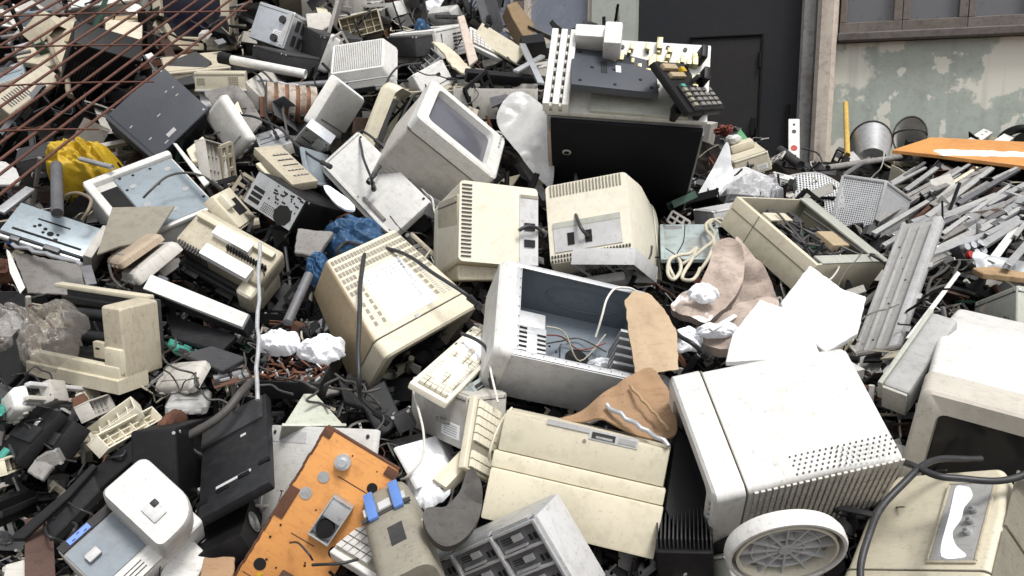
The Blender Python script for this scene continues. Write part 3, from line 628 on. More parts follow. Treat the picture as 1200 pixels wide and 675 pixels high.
def panel(o, w, d, h, col='white', fn2=None, snow=0, lip=0):
    if fn2 == 'orange':
        MB().box((0, 0, h/2), (w, d, h*.6), .002).out('sheet', 'orange', o)
        m = MB(); rr = random.Random(6)
        for k in range(30):
            y = -d/2+d*k/30; m.box((-w/2+rr.uniform(-.001, .002), y+.004, h*.5), (.006, d/30, h*.7), .001)
        m.box((0, d/2-.001, h*.5), (w, .005, h*.7), .001); m.box((-w/2+.012, d*.05, h*.86), (.022, d*.18, .004), .001); m.box((w*.44, d*.46, h*.84), (.03, .022, .006), .002); m.box((-w*.45, d*.47, h*.84), (.02, .02, .004), .002); m.out('rusty_edge', 'rust', o); m = MB(); m.slabs(bq(w, d, h*.8, 'T', .42, .80, .97, .805), 1, 1, 1, 1, .001, lift=.0008); m.slabs(bq(w, d, h*.8, 'T', .05, .12, .9, .124), 1, 1, 1, 1, .001, lift=.0008); m.slabs(bq(w, d, h*.8, 'T', .3, .42, .62, .425), 1, 1, 1, 1, .001, lift=.0008); m.out('groove', 'brown', o, 0)
        z = h*.8; m = MB(); m.disc((-w*.32, -d*.30, z), (0, 0, 1), .014); m.disc((-w*.30, -d*.45, z), (0, 0, 1), .016); m.disc((w*.34, d*.34, z), (0, 0, 1), .012); m.disc((w*.36, -d*.05, z), (0, 0, 1), .014)
        for k in range(18): m.disc((rr.uniform(-.4, .45)*w, rr.uniform(-.45, .45)*d, z), (0, 0, 1), rr.uniform(.0015, .003), n=8)
        m.outs('hole', 'hole', o)
        m = MB(); m.disc((-w*.22, d*.26, z), (0, 0, 1), .013, lift=.002); m.disc((-w*.30, d*.14, z), (0, 0, 1), .014, lift=.002); m.out('blanking_disc', 'galv', o)
        m = MB(); m.cyl((-w*.12, d*.385, z+.008), .018, .018, n=24); m.cyl((-w*.12, d*.385, z+.02), .009, .016, n=16); m.out('knob', 'silver', o)
        m = MB(); shell(m, .052, .10, .03, .003); mo = m.out('meter_box', 'galv', o); mo.location = (w*.12, d*.10, z); mo.rotation_euler = (0, 0, -.04)
        m = MB(); m.cyl((0, -.022, .018), .02, .02, n=22); m.out('meter_dial', 'black', mo); m = MB(); m.box((0, .024, .024), (.046, .046, .004), .001); m.out('meter_cover', 'galv', mo)
        m = MB(); m.box((w*.04, -d*.30, z+.014), (.036, .034, .028), .004); m.out('relay', 'brown', o); m = MB(); m.box((w*.05, -d*.30, z+.030), (.012, .014, .004), .001); m.box((-w*.26, -d*.36, z+.002), (.01, .018, .004), .001); m.out('relay_label', 'yellow', o)
        for k in range(5): wire(o, [(w*(.0+.03*k), -d*.31, z+.01), (w*(-.1+.05*k), -d*.36, z+.03), (w*(-.15+.09*k), -d*.40, z+.006)], .0018, 'cable', 'wire')
        return
    mat = ('whitesnow' if snow else col)
    MB().box((0, 0, h/2), (w, d, h), min(.006, h*.4)).out('sheet', mat, o)
    if fn2 == 'plain': return
    big = min(w, d)
    m = MB(); m.box((0, -d/2+.006, h+.002), (w, .012, .006), .002); m.box((-w/2+.006, 0, h+.002), (.012, d*.94, .006), .002); m.out('folded_edge', col, o)
    m = MB()
    for u, v in ((.06, .06), (.94, .06), (.06, .94), (.94, .94), (.5, .06)): m.disc((-w/2+w*u, -d/2+d*v, h), (0, 0, 1), .005, lift=.002)
    m.out('screw_hole', 'dgrey', o)
    if not lip and big > .15: MB().slabs(bq(w, d, h, 'T', .05, .86, .38, .95), 1, 1, 1, 1, .001, lift=.001).out('label_mark', 'lgrey' if col == 'white' else 'galv', o, 0)
    if lip:
        m = MB(); m.box((0, -d/2-.008, -.01), (w*1.0, .016, .05), .006); m.out('lip', 'warmgrey', o); m = MB(); m.box((w*.2, -d*.36, h+.004), (w*.3, .012, .012), .004); m.out('groove', 'dusty', o)

def taupe(o, w, d, h, **_):
    rings = [rrect(w*.5, 0, h, -d/2, .03), rrect(w*.5, 0, h, d*.2, .03), rrect(w*.48, 0, h*.98, d*.42, .03), rrect(w*.44, .01, h*.9, d*.5, .025)]
    MB().loft(rings).out('body', 'taupe', o, 40)
    MB().slabs(bq(w, d, h, 'T', .06, .70, .94, .82), 3, 1, .8, .7, .002, lift=.002).out('window_strip', 'lgrey', o, 0)
    MB().slabs(bq(w, d, h, 'T', .02, .66, .98, .70), 1, 1, 1, 1, .002, lift=.002).out('groove', 'dgrey', o, 0)
    for x in (-.24, .26): MB().box((w*x, d*.28, h+.006), (.022, d*.30, .010), .003).out('latch', 'blue', o)
    MB().slabs(bq(w, d, h, 'T', .44, .3, .72, .5), 1, 1, 1, 1, .002, lift=.001).out('worn_patch', 'dgrey', o, 0); m = MB(); m.cyl((w*.5, d*.1, h*.6), .007, .01, (1, 0, 0)); m.outs('screw', 'chrome', o)

def laptop(o, w, d, h, **_):
    MB().box((0, 0, h/2), (w, d, h), .004).out('body', 'slate', o); m = MB()
    m.slabs(bq(w, d, h, 'T', .34, .36, .42, .72), 4, 1, .55, .9, .001, lift=.001); m.slabs(bq(w, d, h, 'T', .56, .70, .74, .92), 12, 1, .55, .9, .001, lift=.001)
    for u, v in ((.1, .12), (.1, .9), (.92, .12), (.92, .85), (.5, .1), (.5, .5), (.8, .3), (.24, .5)): m.disc((-w/2+w*u, -d/2+d*v, h), (0, 0, 1), .006)
    m.out('vent', 'hole', o, 0); MB().slabs(bq(w, d, h, 'T', .52, .44, .58, .62), 1, 1, 1, 1, .001, lift=.001).out('label_sticker', 'paper', o, 0)

def phone(o, w, d, h, **_):
    m = MB(); m.box((0, 0, h*.4), (w, d, h*.8), .008); m.out('body', 'black', o)
    m = MB(); m.box((w*.05, -d*.24, h*.9), (w*.86, d*.48, h*.3), .006); m.out('keypad_panel', 'charcoal', o)
    MB().slabs(bq(w, d, h*1.05, 'T', .30, .06, .92, .44), 4, 4, .7, .6, .001, lift=.008).out('key', 'dusty', o, 0); MB().slabs(bq(w, d, h*1.05, 'T', .12, .06, .24, .44), 1, 4, .8, .6, .001, lift=.008).out('key', 'taupe', o, 0)
    m = MB(); m.box((-w*.26, d*.36, h*.95), (w*.34, d*.10, .016), .003); m.box((-w*.20, d*.20, h*.95), (w*.36, d*.09, .016), .003); m.out('component', 'tan', o)
    m = MB(); m.box((w*.02, d*.30, h*.98), (.03, .02, .02), .003); m.out('connector', 'yellow', o)
    m = MB(); m.box((w*.30, d*.10, h*1.0), (w*.36, .014, .05), .003); m.out('fold_plate', 'dgrey', o); MB().box((-w*.22, .0, h*.9), (.03, .012, .01), .002).out('chip', 'teal', o)

def drive(o, w, d, h, col='silver', style='odd'):
    MB().box((0, 0, h/2), (w, d, h), .003).out('body', col, o)
    if style == 'odd':
        MB().slabs(bq(w, d, h, 'T', .05, .36, .95, .39), 1, 1, 1, 1, .001, lift=.001).slabs(bq(w, d, h, 'T', .1, .6, .5, .64), 1, 1, 1, 1, .001, lift=.001).out('seam', 'dgrey', o, 0); m = MB()
        for u, v in ((.1, .1), (.9, .1), (.9, .9), (.1, .9), (.5, .7)): m.disc((-w/2+w*u, -d/2+d*v, h), (0, 0, 1), .004)
        m.outs('screw', 'dgrey', o); MB().slabs(bq(w, d, h, 'T', .55, .55, .92, .9), 1, 1, 1, 1, .001, lift=.001).out('label_sticker', 'lgrey', o, 0)
        MB().box((0, -d/2-.004, h/2), (w*.98, .008, h*.96), .002).out('front_face', 'warmgrey', o)
    if style == 'modem':
        MB().slabs(bq(w, d, h, 'F', .05, .34, .20, .72), 4, 3, .7, .6, .001, lift=.002).slabs(bq(w, d, h, 'F', .66, .30, .86, .80), 6, 4, .7, .6, .001, lift=.002).out('grille', 'taupe', o, 0); MB().slabs(bq(w, d, h, 'F', .0, .86, 1., .9), 1, 1, 1, 1, .001, lift=.002).out('seam', 'taupe', o, 0); MB().box((0, -d/2-.004, h*.06), (w*1.02, .012, h*.1), .002).out('foot_rail', 'white', o)
    if style == 'slots': MB().slabs(bq(w, d, h, 'T', .3, .12, .95, .8), 1, 5, .9, .18, .001, lift=.001).out('slot', 'dgrey', o, 0); MB().slabs(bq(w, d, h, 'T', .35, .1, .9, .84), 4, 5, .3, .12, .001, lift=.003).out('switch', 'warmgrey', o, 0)
    if style == 'tab': MB().box((-w*.1, -d*.46, h+.004), (w*.18, d*.2, .01), .004).out('tab', 'teal', o); MB().slabs(bq(w, d, h, 'T', .5, .6, .62, .8), 1, 1, 1, 1, .001, lift=.001).out('label_sticker', 'paper', o, 0)
    if style in ('tab', 'plain'): MB().box((0, 0, h+.003), (w*.9, d*.3, .012), .004).out('ridge', 'charcoal', o)

def shellbox(o, w, d, h, col='white', flip=0, snow=0, slot=0):
    mat = 'whitesnow' if snow else col
    if flip:
        rings = [rrect2(w/2, d/2, 0), rrect2(w/2, d/2, h*.6), rrect2(w/2-.008, d/2-.008, h*.92), rrect2(w/2-.02, d/2-.02, h)]
        MB().loft(rings).out('cover', mat, o, 40); m = MB()
        for k in range(3): m.box((-w*.3+w*.3*k, -d/2-.002, h*.3), (.018, .008, h*.3), .001)
        m.out('catch', mat, o)
        MB().slabs(bq(w-.03, d-.03, h, 'T', .1, .12, .9, .16), 1, 1, 1, 1, .001, lift=.001).out('groove', 'dusty' if mat != 'black' else 'hole', o, 0)
    else:
        shell(MB(), w, d, h, .004).out('cover', mat, o); m = MB()
        for k in range(4): m.box((-w/2+w*(k+1)/5, 0, h*.35), (.003, d-.01, h*.6), 0)
        for k in range(2): m.box((0, -d/2+d*(k+1)/3, h*.28), (w-.01, .003, h*.5), 0)
        m.out('rib', mat, o)
        if slot: MB().slabs(bq(w, d, h, 'F', .5, .2, .92, .8), 1, 1, 1, 1, .001, lift=.002).slabs(bq(w, d, h, 'F', .36, .3, .46, .7), 1, 1, 1, 1, .001, lift=.002).out('slot', 'hole', o, 0)
def rrect2(hx, hy, z, r=.015):
    r = min(r, hx*.5, hy*.5); return [(x, y, z) for x, _, y in [(p[0], 0, p[2]) for p in rrect(hx, -hy, hy, 0, r)]]

def curvebezel(o, w, d, h, **_):
    m = MB(); f = lambda s, y: [(x, y+.05*(1-(z/h*2-1)**2), z) for x, _, z in rrect(w/2*s, h/2-h/2*s, h/2+h/2*s, 0, .03, 5)]
    m.loft([f(.98, d/2), f(1, 0), f(.98, -d/2), f(.8, -d/2), f(.78, 0)], caps=False); m.out('frame', 'cream', o, 40, solid=.004)
    MB().box((0, d*.2, h/2), (w*.7, d*.3, h*.7), .01).out('back_shell', 'warmgrey', o)

def longpanel(o, w, d, h, **_):
    MB().box((0, 0, h*.2), (w, d, h*.4), .003).out('sheet', 'grey', o); MB().box((w/2-.012, 0, h*.55), (.024, d, h*1.1), .004).out('flange', 'lgrey', o)
    m = MB()
    for x in (-.28, -.02): m.cyl((w*x, 0, h*.40), .007, d*.92, (0, 1, 0), n=10)
    m.out('pressed_rib', 'grey', o); MB().box((-w/2+.006, 0, h*.5), (.012, d*.98, h*.8), .003).out('flange', 'grey', o)
    m = MB()
    for k in range(4): m.box((w/2+.004, -d*.4+d*.2*k, h*.3), (.012, .02, .006), .001)
    m.out('tab', 'galv', o); m = MB()
    for k in range(12): m.disc((w*(-.38+.5*((k*37) % 10)/10), -d*.42+d*.075*k, h*.4), (0, 0, 1), .003)
    m.out('screw_hole', 'dgrey', o)

def trough(o, w, d, h, **_):
    m = MB(); m.box((0, 0, h*.5), (w, d, h), .014, 4); m.out('body', 'grey', o); m = MB(); m.box((-w/2-.004, 0, h*.7), (.012, d*1.02, h*.7), .003); m.out('side_lip', 'greygreen', o); MB().box((0, -d/2-.003, h*.5), (w*.9, .008, h*.9), .004).out('end_cap', 'warmgrey', o)

def perfmat():
    if 'perf' in MATS: return 'perf'
    m = make_mat('perf', (.62, .63, .64), .45, dirt=.2); nt = m.node_tree; N = nt.nodes; L = nt.links; b = N['Principled BSDF']
    tc = N.new('ShaderNodeTexCoord'); vo = N.new('ShaderNodeTexVoronoi'); vo.inputs['Scale'].default_value = 110; vo.inputs['Randomness'].default_value = 0
    L.new(tc.outputs['Object'], vo.inputs['Vector']); lt = N.new('ShaderNodeMath'); lt.operation = 'GREATER_THAN'; lt.inputs[1].default_value = .36
    L.new(vo.outputs['Distance'], lt.inputs[0]); L.new(lt.outputs[0], b.inputs['Alpha']); return 'perf'
def perfbox(o, w, d, h, **_):
    perfmat(); m = MB(); t = .003
    m.box((0, -d/2, h/2), (w, t, h), 0); m.box((w/2, 0, h/2), (t, d, h), 0); m.box((0, d/2, h/2), (w, t, h), 0); m.out('mesh_side', 'perf', o)
    m = MB(); m.box((0, 0, h), (w, d, t), 0); m.out('top', 'lgrey', o); m = MB()
    for x in (-1, 1):
        m.box((x*w/2, -d/2, h/2), (.012, .012, h), .003)
    m.box((0, -d/2, h), (w, .012, .012), .003); m.box((0, -d/2, 0), (w, .012, .012), .003); m.box((w/2, 0, h), (.012, d, .012), .003); m.out('edge_frame', 'lgrey', o)
def perfcurve(o, w, d, h, **_):
    perfmat(); nt = MATS['perf'].copy(); MATS['perfsheet'] = nt; nt = nt.node_tree; vo = next(n for n in nt.nodes if n.type == 'TEX_VORONOI'); mp = nt.nodes.new('ShaderNodeMapping'); mp.inputs['Scale'].default_value = (1, 0, 1); nt.links.new(vo.inputs['Vector'].links[0].from_socket, mp.inputs['Vector']); nt.links.new(mp.outputs[0], vo.inputs['Vector']); vo.inputs['Scale'].default_value = 75; f = lambda u, v: ((u-.5)*w, -d/2*math.cos((u-.5)*2.6)*.9+.02, v*h*(1-.25*max(0, u-.6)))
    MB().grid(f, 24, 10).out('mesh_sheet', 'perfsheet', o, 60, solid=.002); MB().tube([f(k/24, 0) for k in range(25)], .004, 6).tube([f(k/24, 1) for k in range(25)], .004, 6).out('edge_roll', 'lgrey', o)

def psu(o, w, d, h, **_):
    MB().box((0, 0, h/2), (w, d, h), .003).out('body', 'black', o)
    c = V((w/2, 0, h*.5)); m = MB(); r = min(d, h)*.40; m.disc(c, (1, 0, 0), r, n=28); m.out('fan_opening', 'hole', o); m = MB()
    for q in (1, .72, .45): m.tube([c+V((.003, math.cos(a*.2618)*r*q, math.sin(a*.2618)*r*q)) for a in range(25)], .0025, 6)
    m.box(c+V((.003, 0, 0)), (.003, 2*r, .005), .001); m.box(c+V((.003, 0, 0)), (.003, .005, 2*r), .001); m.out('fan_grille', 'galv', o); MB().box((w/2+.002, d*.42, h*.5), (.003, d*.14, h*.9), .001).out('socket_plate', 'dgalv', o)

def bigblack(o, w, d, h, **_):
    MB().box((0, 0, h*.4), (w, d, h*.8), .006).out('cover', 'charcoal', o); MB().box((-w*.02, d*.34, h*.88), (w*.94, d*.26, h*.2), .006).out('step', 'dgrey', o); m = MB()
    for k in range(4): m.box((-w*.45+w*.3*k, -d*.36+.01*k, h*.82), (.03, .012, .006), .002)
    m.out('clip', 'black', o); m = MB(); m.slabs(bq(w, d, h*.8, 'T', .25, .20, .75, .225), 1, 1, 1, 1, .001, lift=.001); m.slabs(bq(w, d, h*.8, 'T', .6, .62, .68, .645), 1, 1, 1, 1, .001, lift=.001); m.out('scratch', 'lgrey', o, 0)

def traybin(o, w, d, h, **_):
    shell(MB(), w, d, h, .006).out('tray', 'charcoal', o); rr = random.Random(1); a = MB(); b = MB()
    for k in range(150):
        p = (rr.uniform(-.44, .44)*w, rr.uniform(-.42, .42)*d, h*rr.uniform(.35, 1.15)); q = Quaternion(V((rr.gauss(0, 1), rr.gauss(0, 1), rr.gauss(0, 1))).normalized(), rr.uniform(0, 3)); (a if k % 3 else b).box(p, (rr.uniform(.004, .035), rr.uniform(.003, .009), rr.uniform(.002, .008)), .001, rot=q)
    a.out('rusty_scrap', 'rust', o)['kind'] = 'stuff'; b.out('steel_scrap', 'galv', o)['kind'] = 'stuff'

def rails(o, w, d, h, **_):
    for y, z, m_ in ((-.3, .6, 'warmgrey'), (.3, .8, 'lgrey')): MB().box((0, d*y, h*z), (w, d*.22, h*.3), .004).out('rail', m_, o)
    MB().box((-w*.2, 0, h*.8), (w*.2, d*1.1, h*.6), .006).out('carriage', 'warmgrey', o); MB().box((w*.28, 0, h*.7), (w*.22, d*.9, h*.5), .006).out('gear_box', 'cream', o); MB().cyl((0, -d*.45, h*.4), .006, w*.96, (1, 0, 0)).out('shaft', 'galv', o); MB().box((w*.1, -d*.2, h*.9), (w*.06, d*.4, h*.3), .003).out('lever', 'white', o)

def pyramid(o, w, d, h, **_):
    m = MB(); s = .10; m.loft([[(-w/2, -d/2, 0), (w/2, -d/2, 0), (w/2, d/2, 0), (-w/2, d/2, 0)], [(-w*s, -d*s, h), (w*s, -d*s, h), (w*s, d*s, h), (-w*s, d*s, h)]]); m.out('hood', 'hood', o, 0); MB().box((0, 0, .004), (w*1.04, d*1.04, .008), .003).out('rim', 'hood', o)

def jaw(o, w, d, h, **_):
    MB().box((0, 0, h*.4), (w, d, h*.8), .006).out('bracket', 'cream', o); MB().slabs(bq(w, d, h*.8, 'F', .1, .1, .9, .8), 8, 1, .5, 1, .002, lift=.006).out('tooth', 'cream', o, 0); MB().slabs(bq(w, d, h*.8, 'T', .4, .25, .85, .7), 1, 1, 1, 1, .002).out('opening', 'hole', o, 0); MB().box((-w*.3, d*.2, h), (w*.25, d*.4, h*.5), .006).out('hook', 'ivory', o)

def board(o, w, d, h, col='pcb'):
    MB().box((0, 0, .002), (w, d, .003), 0).out('board', col, o); rr = random.Random(int(w*1e4)); a = MB(); b = MB()
    for k in range(26): (a if k % 2 else b).box((rr.uniform(-.42, .42)*w, rr.uniform(-.42, .42)*d, .01), (rr.uniform(.005, .03), rr.uniform(.005, .02), rr.uniform(.006, .02)), .001)
    a.outs('component', 'dgrey', o); b.outs('connector', 'teal' if col == 'pcb' else 'galv', o); MB().slabs(bq(w, d, .004, 'T', .5, .3, .72, .6), 1, 1, 1, 1, .001, lift=.004).out('label_sticker', 'paper', o, 0)

def round_base(o, w, d, h, **_):
    r = w/2; ry = d/2; ring = lambda a, z, n=48: [(r*a*math.cos(6.28318*k/n), ry*a*math.sin(6.28318*k/n), z) for k in range(n)]
    m = MB(); m.loft([ring(.96, 0), ring(1, .01), ring(1, h*.8), ring(.97, h), ring(.92, h), ring(.90, h*.6), ring(.90, h*.3)], caps=False); m.out('rim', 'white', o, 40)
    m = MB(); m.loft([ring(.84, h*.2), ring(.84, h*.95), ring(.80, h*.95), ring(.80, h*.2)], caps=False); m.out('inner_ring', 'ivory', o, 40)
    m = MB(); m.loft([ring(.96, h*.1), ring(.5, h*.1), ring(.02, h*.1)], caps=True); m.out('dish', 'warmgrey', o, 40); m = MB()
    for k in range(12):
        a = 6.28318*k/12; c, s = math.cos(a), math.sin(a); m.box((r*.42*c, ry*.42*s, h*.38), (r*.8, .004, h*.5), 0, rot=Quaternion((0, 0, 1), math.atan2(ry*s, r*c)))
    for q in (.32, .58):
        m.loft([ring(q, h*.12), ring(q, h*.6), ring(q-.02, h*.6), ring(q-.02, h*.12)], caps=False)
    m.out('web_rib', 'lgrey', o); MB().cyl((0, 0, h*.4), .014, h*.6).out('hub', 'lgrey', o)

def coils(o, w, d, h, **_):
    n = 5
    for k in range(n):
        x = -w/2+w*(k+.5)/n; m = MB(); m.cyl((x, 0, h*.45), h*.5, w/n*.62, (1, 0, 0), n=24); m.out('coil_ring', 'coilring', o); MB().box((x, -d*.52, h*.5), (w/n*.34, .012, .022), .003).out('terminal', 'charcoal', o)
        if k < n-1: MB().cyl((x+w/n/2, 0, h*.45), h*.46, w/n*.36, (1, 0, 0), n=24).out('winding', 'copper', o)
    MB().box((0, d*.2, h*.05), (w*1.1, d*.8, h*.14), .004).out('core', 'rust', o)

def bucket(o, w, d, h, col='dusty'):
    m = MB(); ring = lambda a, z, n=32: [(w/2*a*math.cos(6.28318*k/n), d/2*a*math.sin(6.28318*k/n), z) for k in range(n)]
    m.loft([ring(.02, .002), ring(.78, 0), ring(1, h), ring(.98, h), ring(.76, .006), ring(.02, .008)]); m.out('body', 'galv' if col == 'dusty' else 'white', o, 40); MB().tube([V(p) for p in ring(1.01, h)+ring(1.01, h)[:1]], .007, 6).out('rim', 'dgrey', o)
    MB().tube([V((w*.5*math.cos(math.pi*k/16), 0, h+w*.42*math.sin(math.pi*k/16))) for k in range(17)], .007, 6).out('handle', 'dgrey', o)
def tire(o, w, d, h, **_):
    MB().tube([V((w/2*math.cos(6.28318*k/36), 0, h/2+d/2*math.sin(6.28318*k/36))) for k in range(37)], .03, 10).out('tyre', 'black', o, 60); MB().tube([V((w*.43*math.cos(6.28318*k/36), 0, h/2+d*.43*math.sin(6.28318*k/36))) for k in range(37)], .012, 8).out('rim', 'galv', o, 60)

# ------------------------------------------------------------------ placing
def I(fn, name, label, cat, loc, quat, dims, grp=None, **kw):
    r = empty(name, loc, quat); tagit(r, label, cat, grp); globals()[fn](r, *dims, **kw); return r
def P(name, label, cat, loc, quat, out, th, grp=None, mat='white', bend=0, snowpatch=0, smooth=0):
    if smooth: q = [V((*p, 0)) for p in out]; q = smoothpts([q[-1]]+q+[q[0], q[1]], 5)[5:-6]; out = [(p.x, p.y) for p in q]
    if mat in ('whiteboard', 'cardboard', 'cardboarddark', 'wood', 'creamcard', 'dusty', 'rust'):
        q = []; n = len(out)
        for i in range(n):
            a, c = V((*out[i], 0)), V((*out[(i+1) % n], 0)); k = max(1, int((c-a).length/.012)); w_ = .0012 if mat == 'whiteboard' else .002
            for j in range(k): p = a.lerp(c, j/k); q.append((p.x+(R_.uniform(-w_, w_) if j else 0), p.y+(R_.uniform(-w_, w_) if j else 0)))
        out = q
    m = MB(); m.prism(out, 0, th); bm = m.bm; bmesh.ops.triangulate(bm, faces=[f for f in bm.faces if len(f.verts) > 4])
    if bend:
        for _ in range(3): bmesh.ops.subdivide_edges(bm, edges=[e for e in bm.edges if e.calc_length() > .018], cuts=1, use_grid_fill=False); bmesh.ops.triangulate(bm, faces=[f for f in bm.faces if len(f.verts) > 4])
        s = V((R_.uniform(0, 50), R_.uniform(0, 50), R_.uniform(0, 50)))
        for v in bm.verts:
            p = V((v.co.x, v.co.y, 0)); v.co.z += bend*(noise.noise(p*7+s)+.5*abs(noise.noise(p*16+s)))
    elif th > .006:
        bmesh.ops.bevel(bm, geom=[e for e in bm.edges if e.calc_face_angle(0) > .8], offset=min(.003, th*.2), segments=1, affect='EDGES')
    o = m.out(name, mat, None, 50 if bend else 20); o.location = loc; o.rotation_mode = 'QUATERNION'; o.rotation_quaternion = quat; tagit(o, label, cat, grp)
    if snowpatch:
        xs = [p[0] for p in out]; ys = [p[1] for p in out]; x0, x1, y0, y1 = min(xs), max(xs), min(ys), max(ys)
        f = lambda u, v: (x0+(x1-x0)*(.20+.8*u), y0+(y1-y0)*(.40+.16*v-.12*u+.05*noise.noise(V((u*9, v*2, 1)))), th+.012*(1-(2*v-1)**4)*(1 if .02 < u else 0)+.004*noise.noise(V((u*30, v*6, 2)))-.002)
        MB().grid(f, 60, 8).out('snow_strip', 'snow', o, 60)
    return o
def CB(name, label, cat, pts, r, grp=None, mat='cableblk', plug=0):
    p0 = V(pts[0]); q = smoothpts([V(p)-p0 for p in pts], 8)
    q = [p+V((noise.noise(p*9), noise.noise(p*9+V((5, 0, 0))), noise.noise(p*9+V((0, 7, 0)))))*r*1.2 for p in q]
    o = MB().tube(q, r, 8).out(name, mat, None, 60); o.location = p0; tagit(o, label, cat, grp)
    if cat == 'power cord':
        t = (q[-1]-q[-4]).normalized(); m = MB(); m.cyl(q[-1]+t*.012, r*1.9, .034, t, n=10, r2=r*1.3); m.cyl(q[-1]+t*.034, r*2.0, .016, t, n=8); m.out('plug', mat, o)
    return o
def BAR(name, label, cat, a, b, wh, grp=None, kind='pipe', mat='galv', cap=0):
    a, b = V(a), V(b); L = (b-a).length; m = MB(); w, h = wh
    if kind == 'pipe':
        ring = lambda z, r, n=16: [(r*math.cos(6.28318*k/n), r*math.sin(6.28318*k/n), z) for k in range(n)]
        if w > .016: m.loft([ring(L*.02, w*.38), ring(0, w*.40), ring(0, w/2), ring(L, w/2), ring(L, w*.40), ring(L*.98, w*.38)])
        else: m.tube([V((w*.25*math.sin(k*1.7), w*.25*math.cos(k*2.3), L*k/12)) for k in range(13)], w/2, 10)
    elif kind == 'flat': m.box((0, 0, L/2), (w, h, L), min(w, h)*.2)
    else:
        t = .004; m.box((0, 0, L/2), (w, t, L), .0008, 1); m.box((w/2-t/2, h/2+t/2, L/2), (t, h, L), .0008, 1); m.box((-w/2+t/2, h/2+t/2, L/2), (t, h, L), .0008, 1)
    o = m.out(name, mat, None, 40); tagit(o, label, cat, grp)
    o.location = a; o.rotation_mode = 'QUATERNION'; q = V((0, 0, 1)).rotation_difference((b-a).normalized()); z = (b-a).normalized()
    if kind != 'pipe':
        x = z.cross(V((.15, -.45, .88))).normalized(); y = z.cross(x).normalized()
        if y.z > 0: y = -y; x = -x
        q = Matrix((x, y, z)).transposed().to_quaternion()
    o.rotation_quaternion = q
    if kind == 'chan':
        k = MB(); n = max(2, int(L/.12))
        for i in range(n): k.disc((0, -t/2, L*(i+.5)/n), (0, -1, 0), w*.14, n=8)
        if cat == 'metal strip' and w > .035 and int(L*1000) % 3 == 0: k.out('punched_hole', 'hole', o, 0)
        else: k.bm.free()
    if cap:
        m = MB(); m.tube([V((0, 0, -.05)), V((0, 0, .004))], w*.62, 14); m.out('end_cap', 'black', o)
    return o
def BLOB(name, label, cat, loc, r, quat=(1, 0, 0, 0), grp=None, mat='snow', amp=.2, cloth=None):
    if cloth:
        th, am, fr = cloth; s = V((R_.uniform(0, 60), R_.uniform(0, 60), 0)); N_ = 84
        tri = lambda x: abs((x % 1)*2-1)
        def f(u, v):
            a = u*6.28318; q = v; x, y = q*math.cos(a), q*math.sin(a); e = 1+.22*noise.noise(V((math.cos(a)*1.6, math.sin(a)*1.6, s.x)))+.10*noise.noise(V((math.cos(a)*5, math.sin(a)*5, s.y)))
            p = V((x, y, 0)); am = 0 if mat == 'snow' else cloth[1]; w1 = noise.noise(p*1.3+s); w2 = noise.noise(p*2.6+s)
            k1 = (x*math.cos(th)+y*math.sin(th)); k2 = (x*math.cos(th+1.1)+y*math.sin(th+1.1))
            z = math.sqrt(max(0, 1-q**2.4))*.75+am*(1-tri(k1*fr*.5+w1*1.3+.3*w2)**1.4)*(.5+.5*w2+.4)+am*.55*(1-tri(k2*fr*.9+w2*1.1))*max(0, .3+noise.noise(p*1.7-s))+am*.25*(1-abs(noise.noise(p*7+s))*2)+((.55*noise.noise(p*1.9+s)+.28*noise.noise(p*4+s)+.1*noise.noise(p*10+s)) if mat == 'snow' else 0)
            return (x*e*r[0], y*e*r[1], (z-.45)*r[2]*(1-.35*q**6)-r[2]*.5*q**8)
        m = MB(); m.grid(f, N_, 46); bmesh.ops.remove_doubles(m.bm, verts=m.bm.verts, dist=1e-5)
        o = m.out(name, mat, None, 180 if mat != 'dirtyfilm' else 70); o.location = loc; o.rotation_mode = 'QUATERNION'; o.rotation_quaternion = quat; return tagit(o, label, cat, grp)
    bm = bmesh.new(); bmesh.ops.create_icosphere(bm, subdivisions=5 if amp > .15 else 4, radius=1); s = V((R_.uniform(0, 60), R_.uniform(0, 60), R_.uniform(0, 60)))
    ax = V((R_.gauss(0, 1), R_.gauss(0, 1), R_.gauss(0, 1))).normalized()
    for v in bm.verts:
        p = v.co.copy()
        if mat == 'snow': n = noise.noise(p*1.6+s)*.8+noise.noise(p*4+s)*.35+noise.noise(p*11+s)*.1
        else:
            wq = p+V((noise.noise(p*1.1+s), noise.noise(p*1.1+s+V((7, 0, 0))), noise.noise(p*1.1+s+V((0, 7, 0)))))*.7
            st = wq-ax*wq.dot(ax)*.72
            n = noise.noise(p*1.0+s)*.9+(1-abs(noise.noise(st*2.0+s))*2.6)*.38+(1-abs(noise.noise(st*4.3+s))*2.6)*.2+(1-abs(noise.noise(wq*7+s))*2.4)*.07
        v.co = p*(1+amp*1.5*(n-.25))
    bmesh.ops.transform(bm, matrix=Matrix.Diagonal((*r, 1)), verts=bm.verts); m = MB(); m.bm.free(); m.bm = bm
    o = m.out(name, mat, None, 50); o.location = loc; o.rotation_mode = 'QUATERNION'; o.rotation_quaternion = quat; return tagit(o, label, cat, grp)

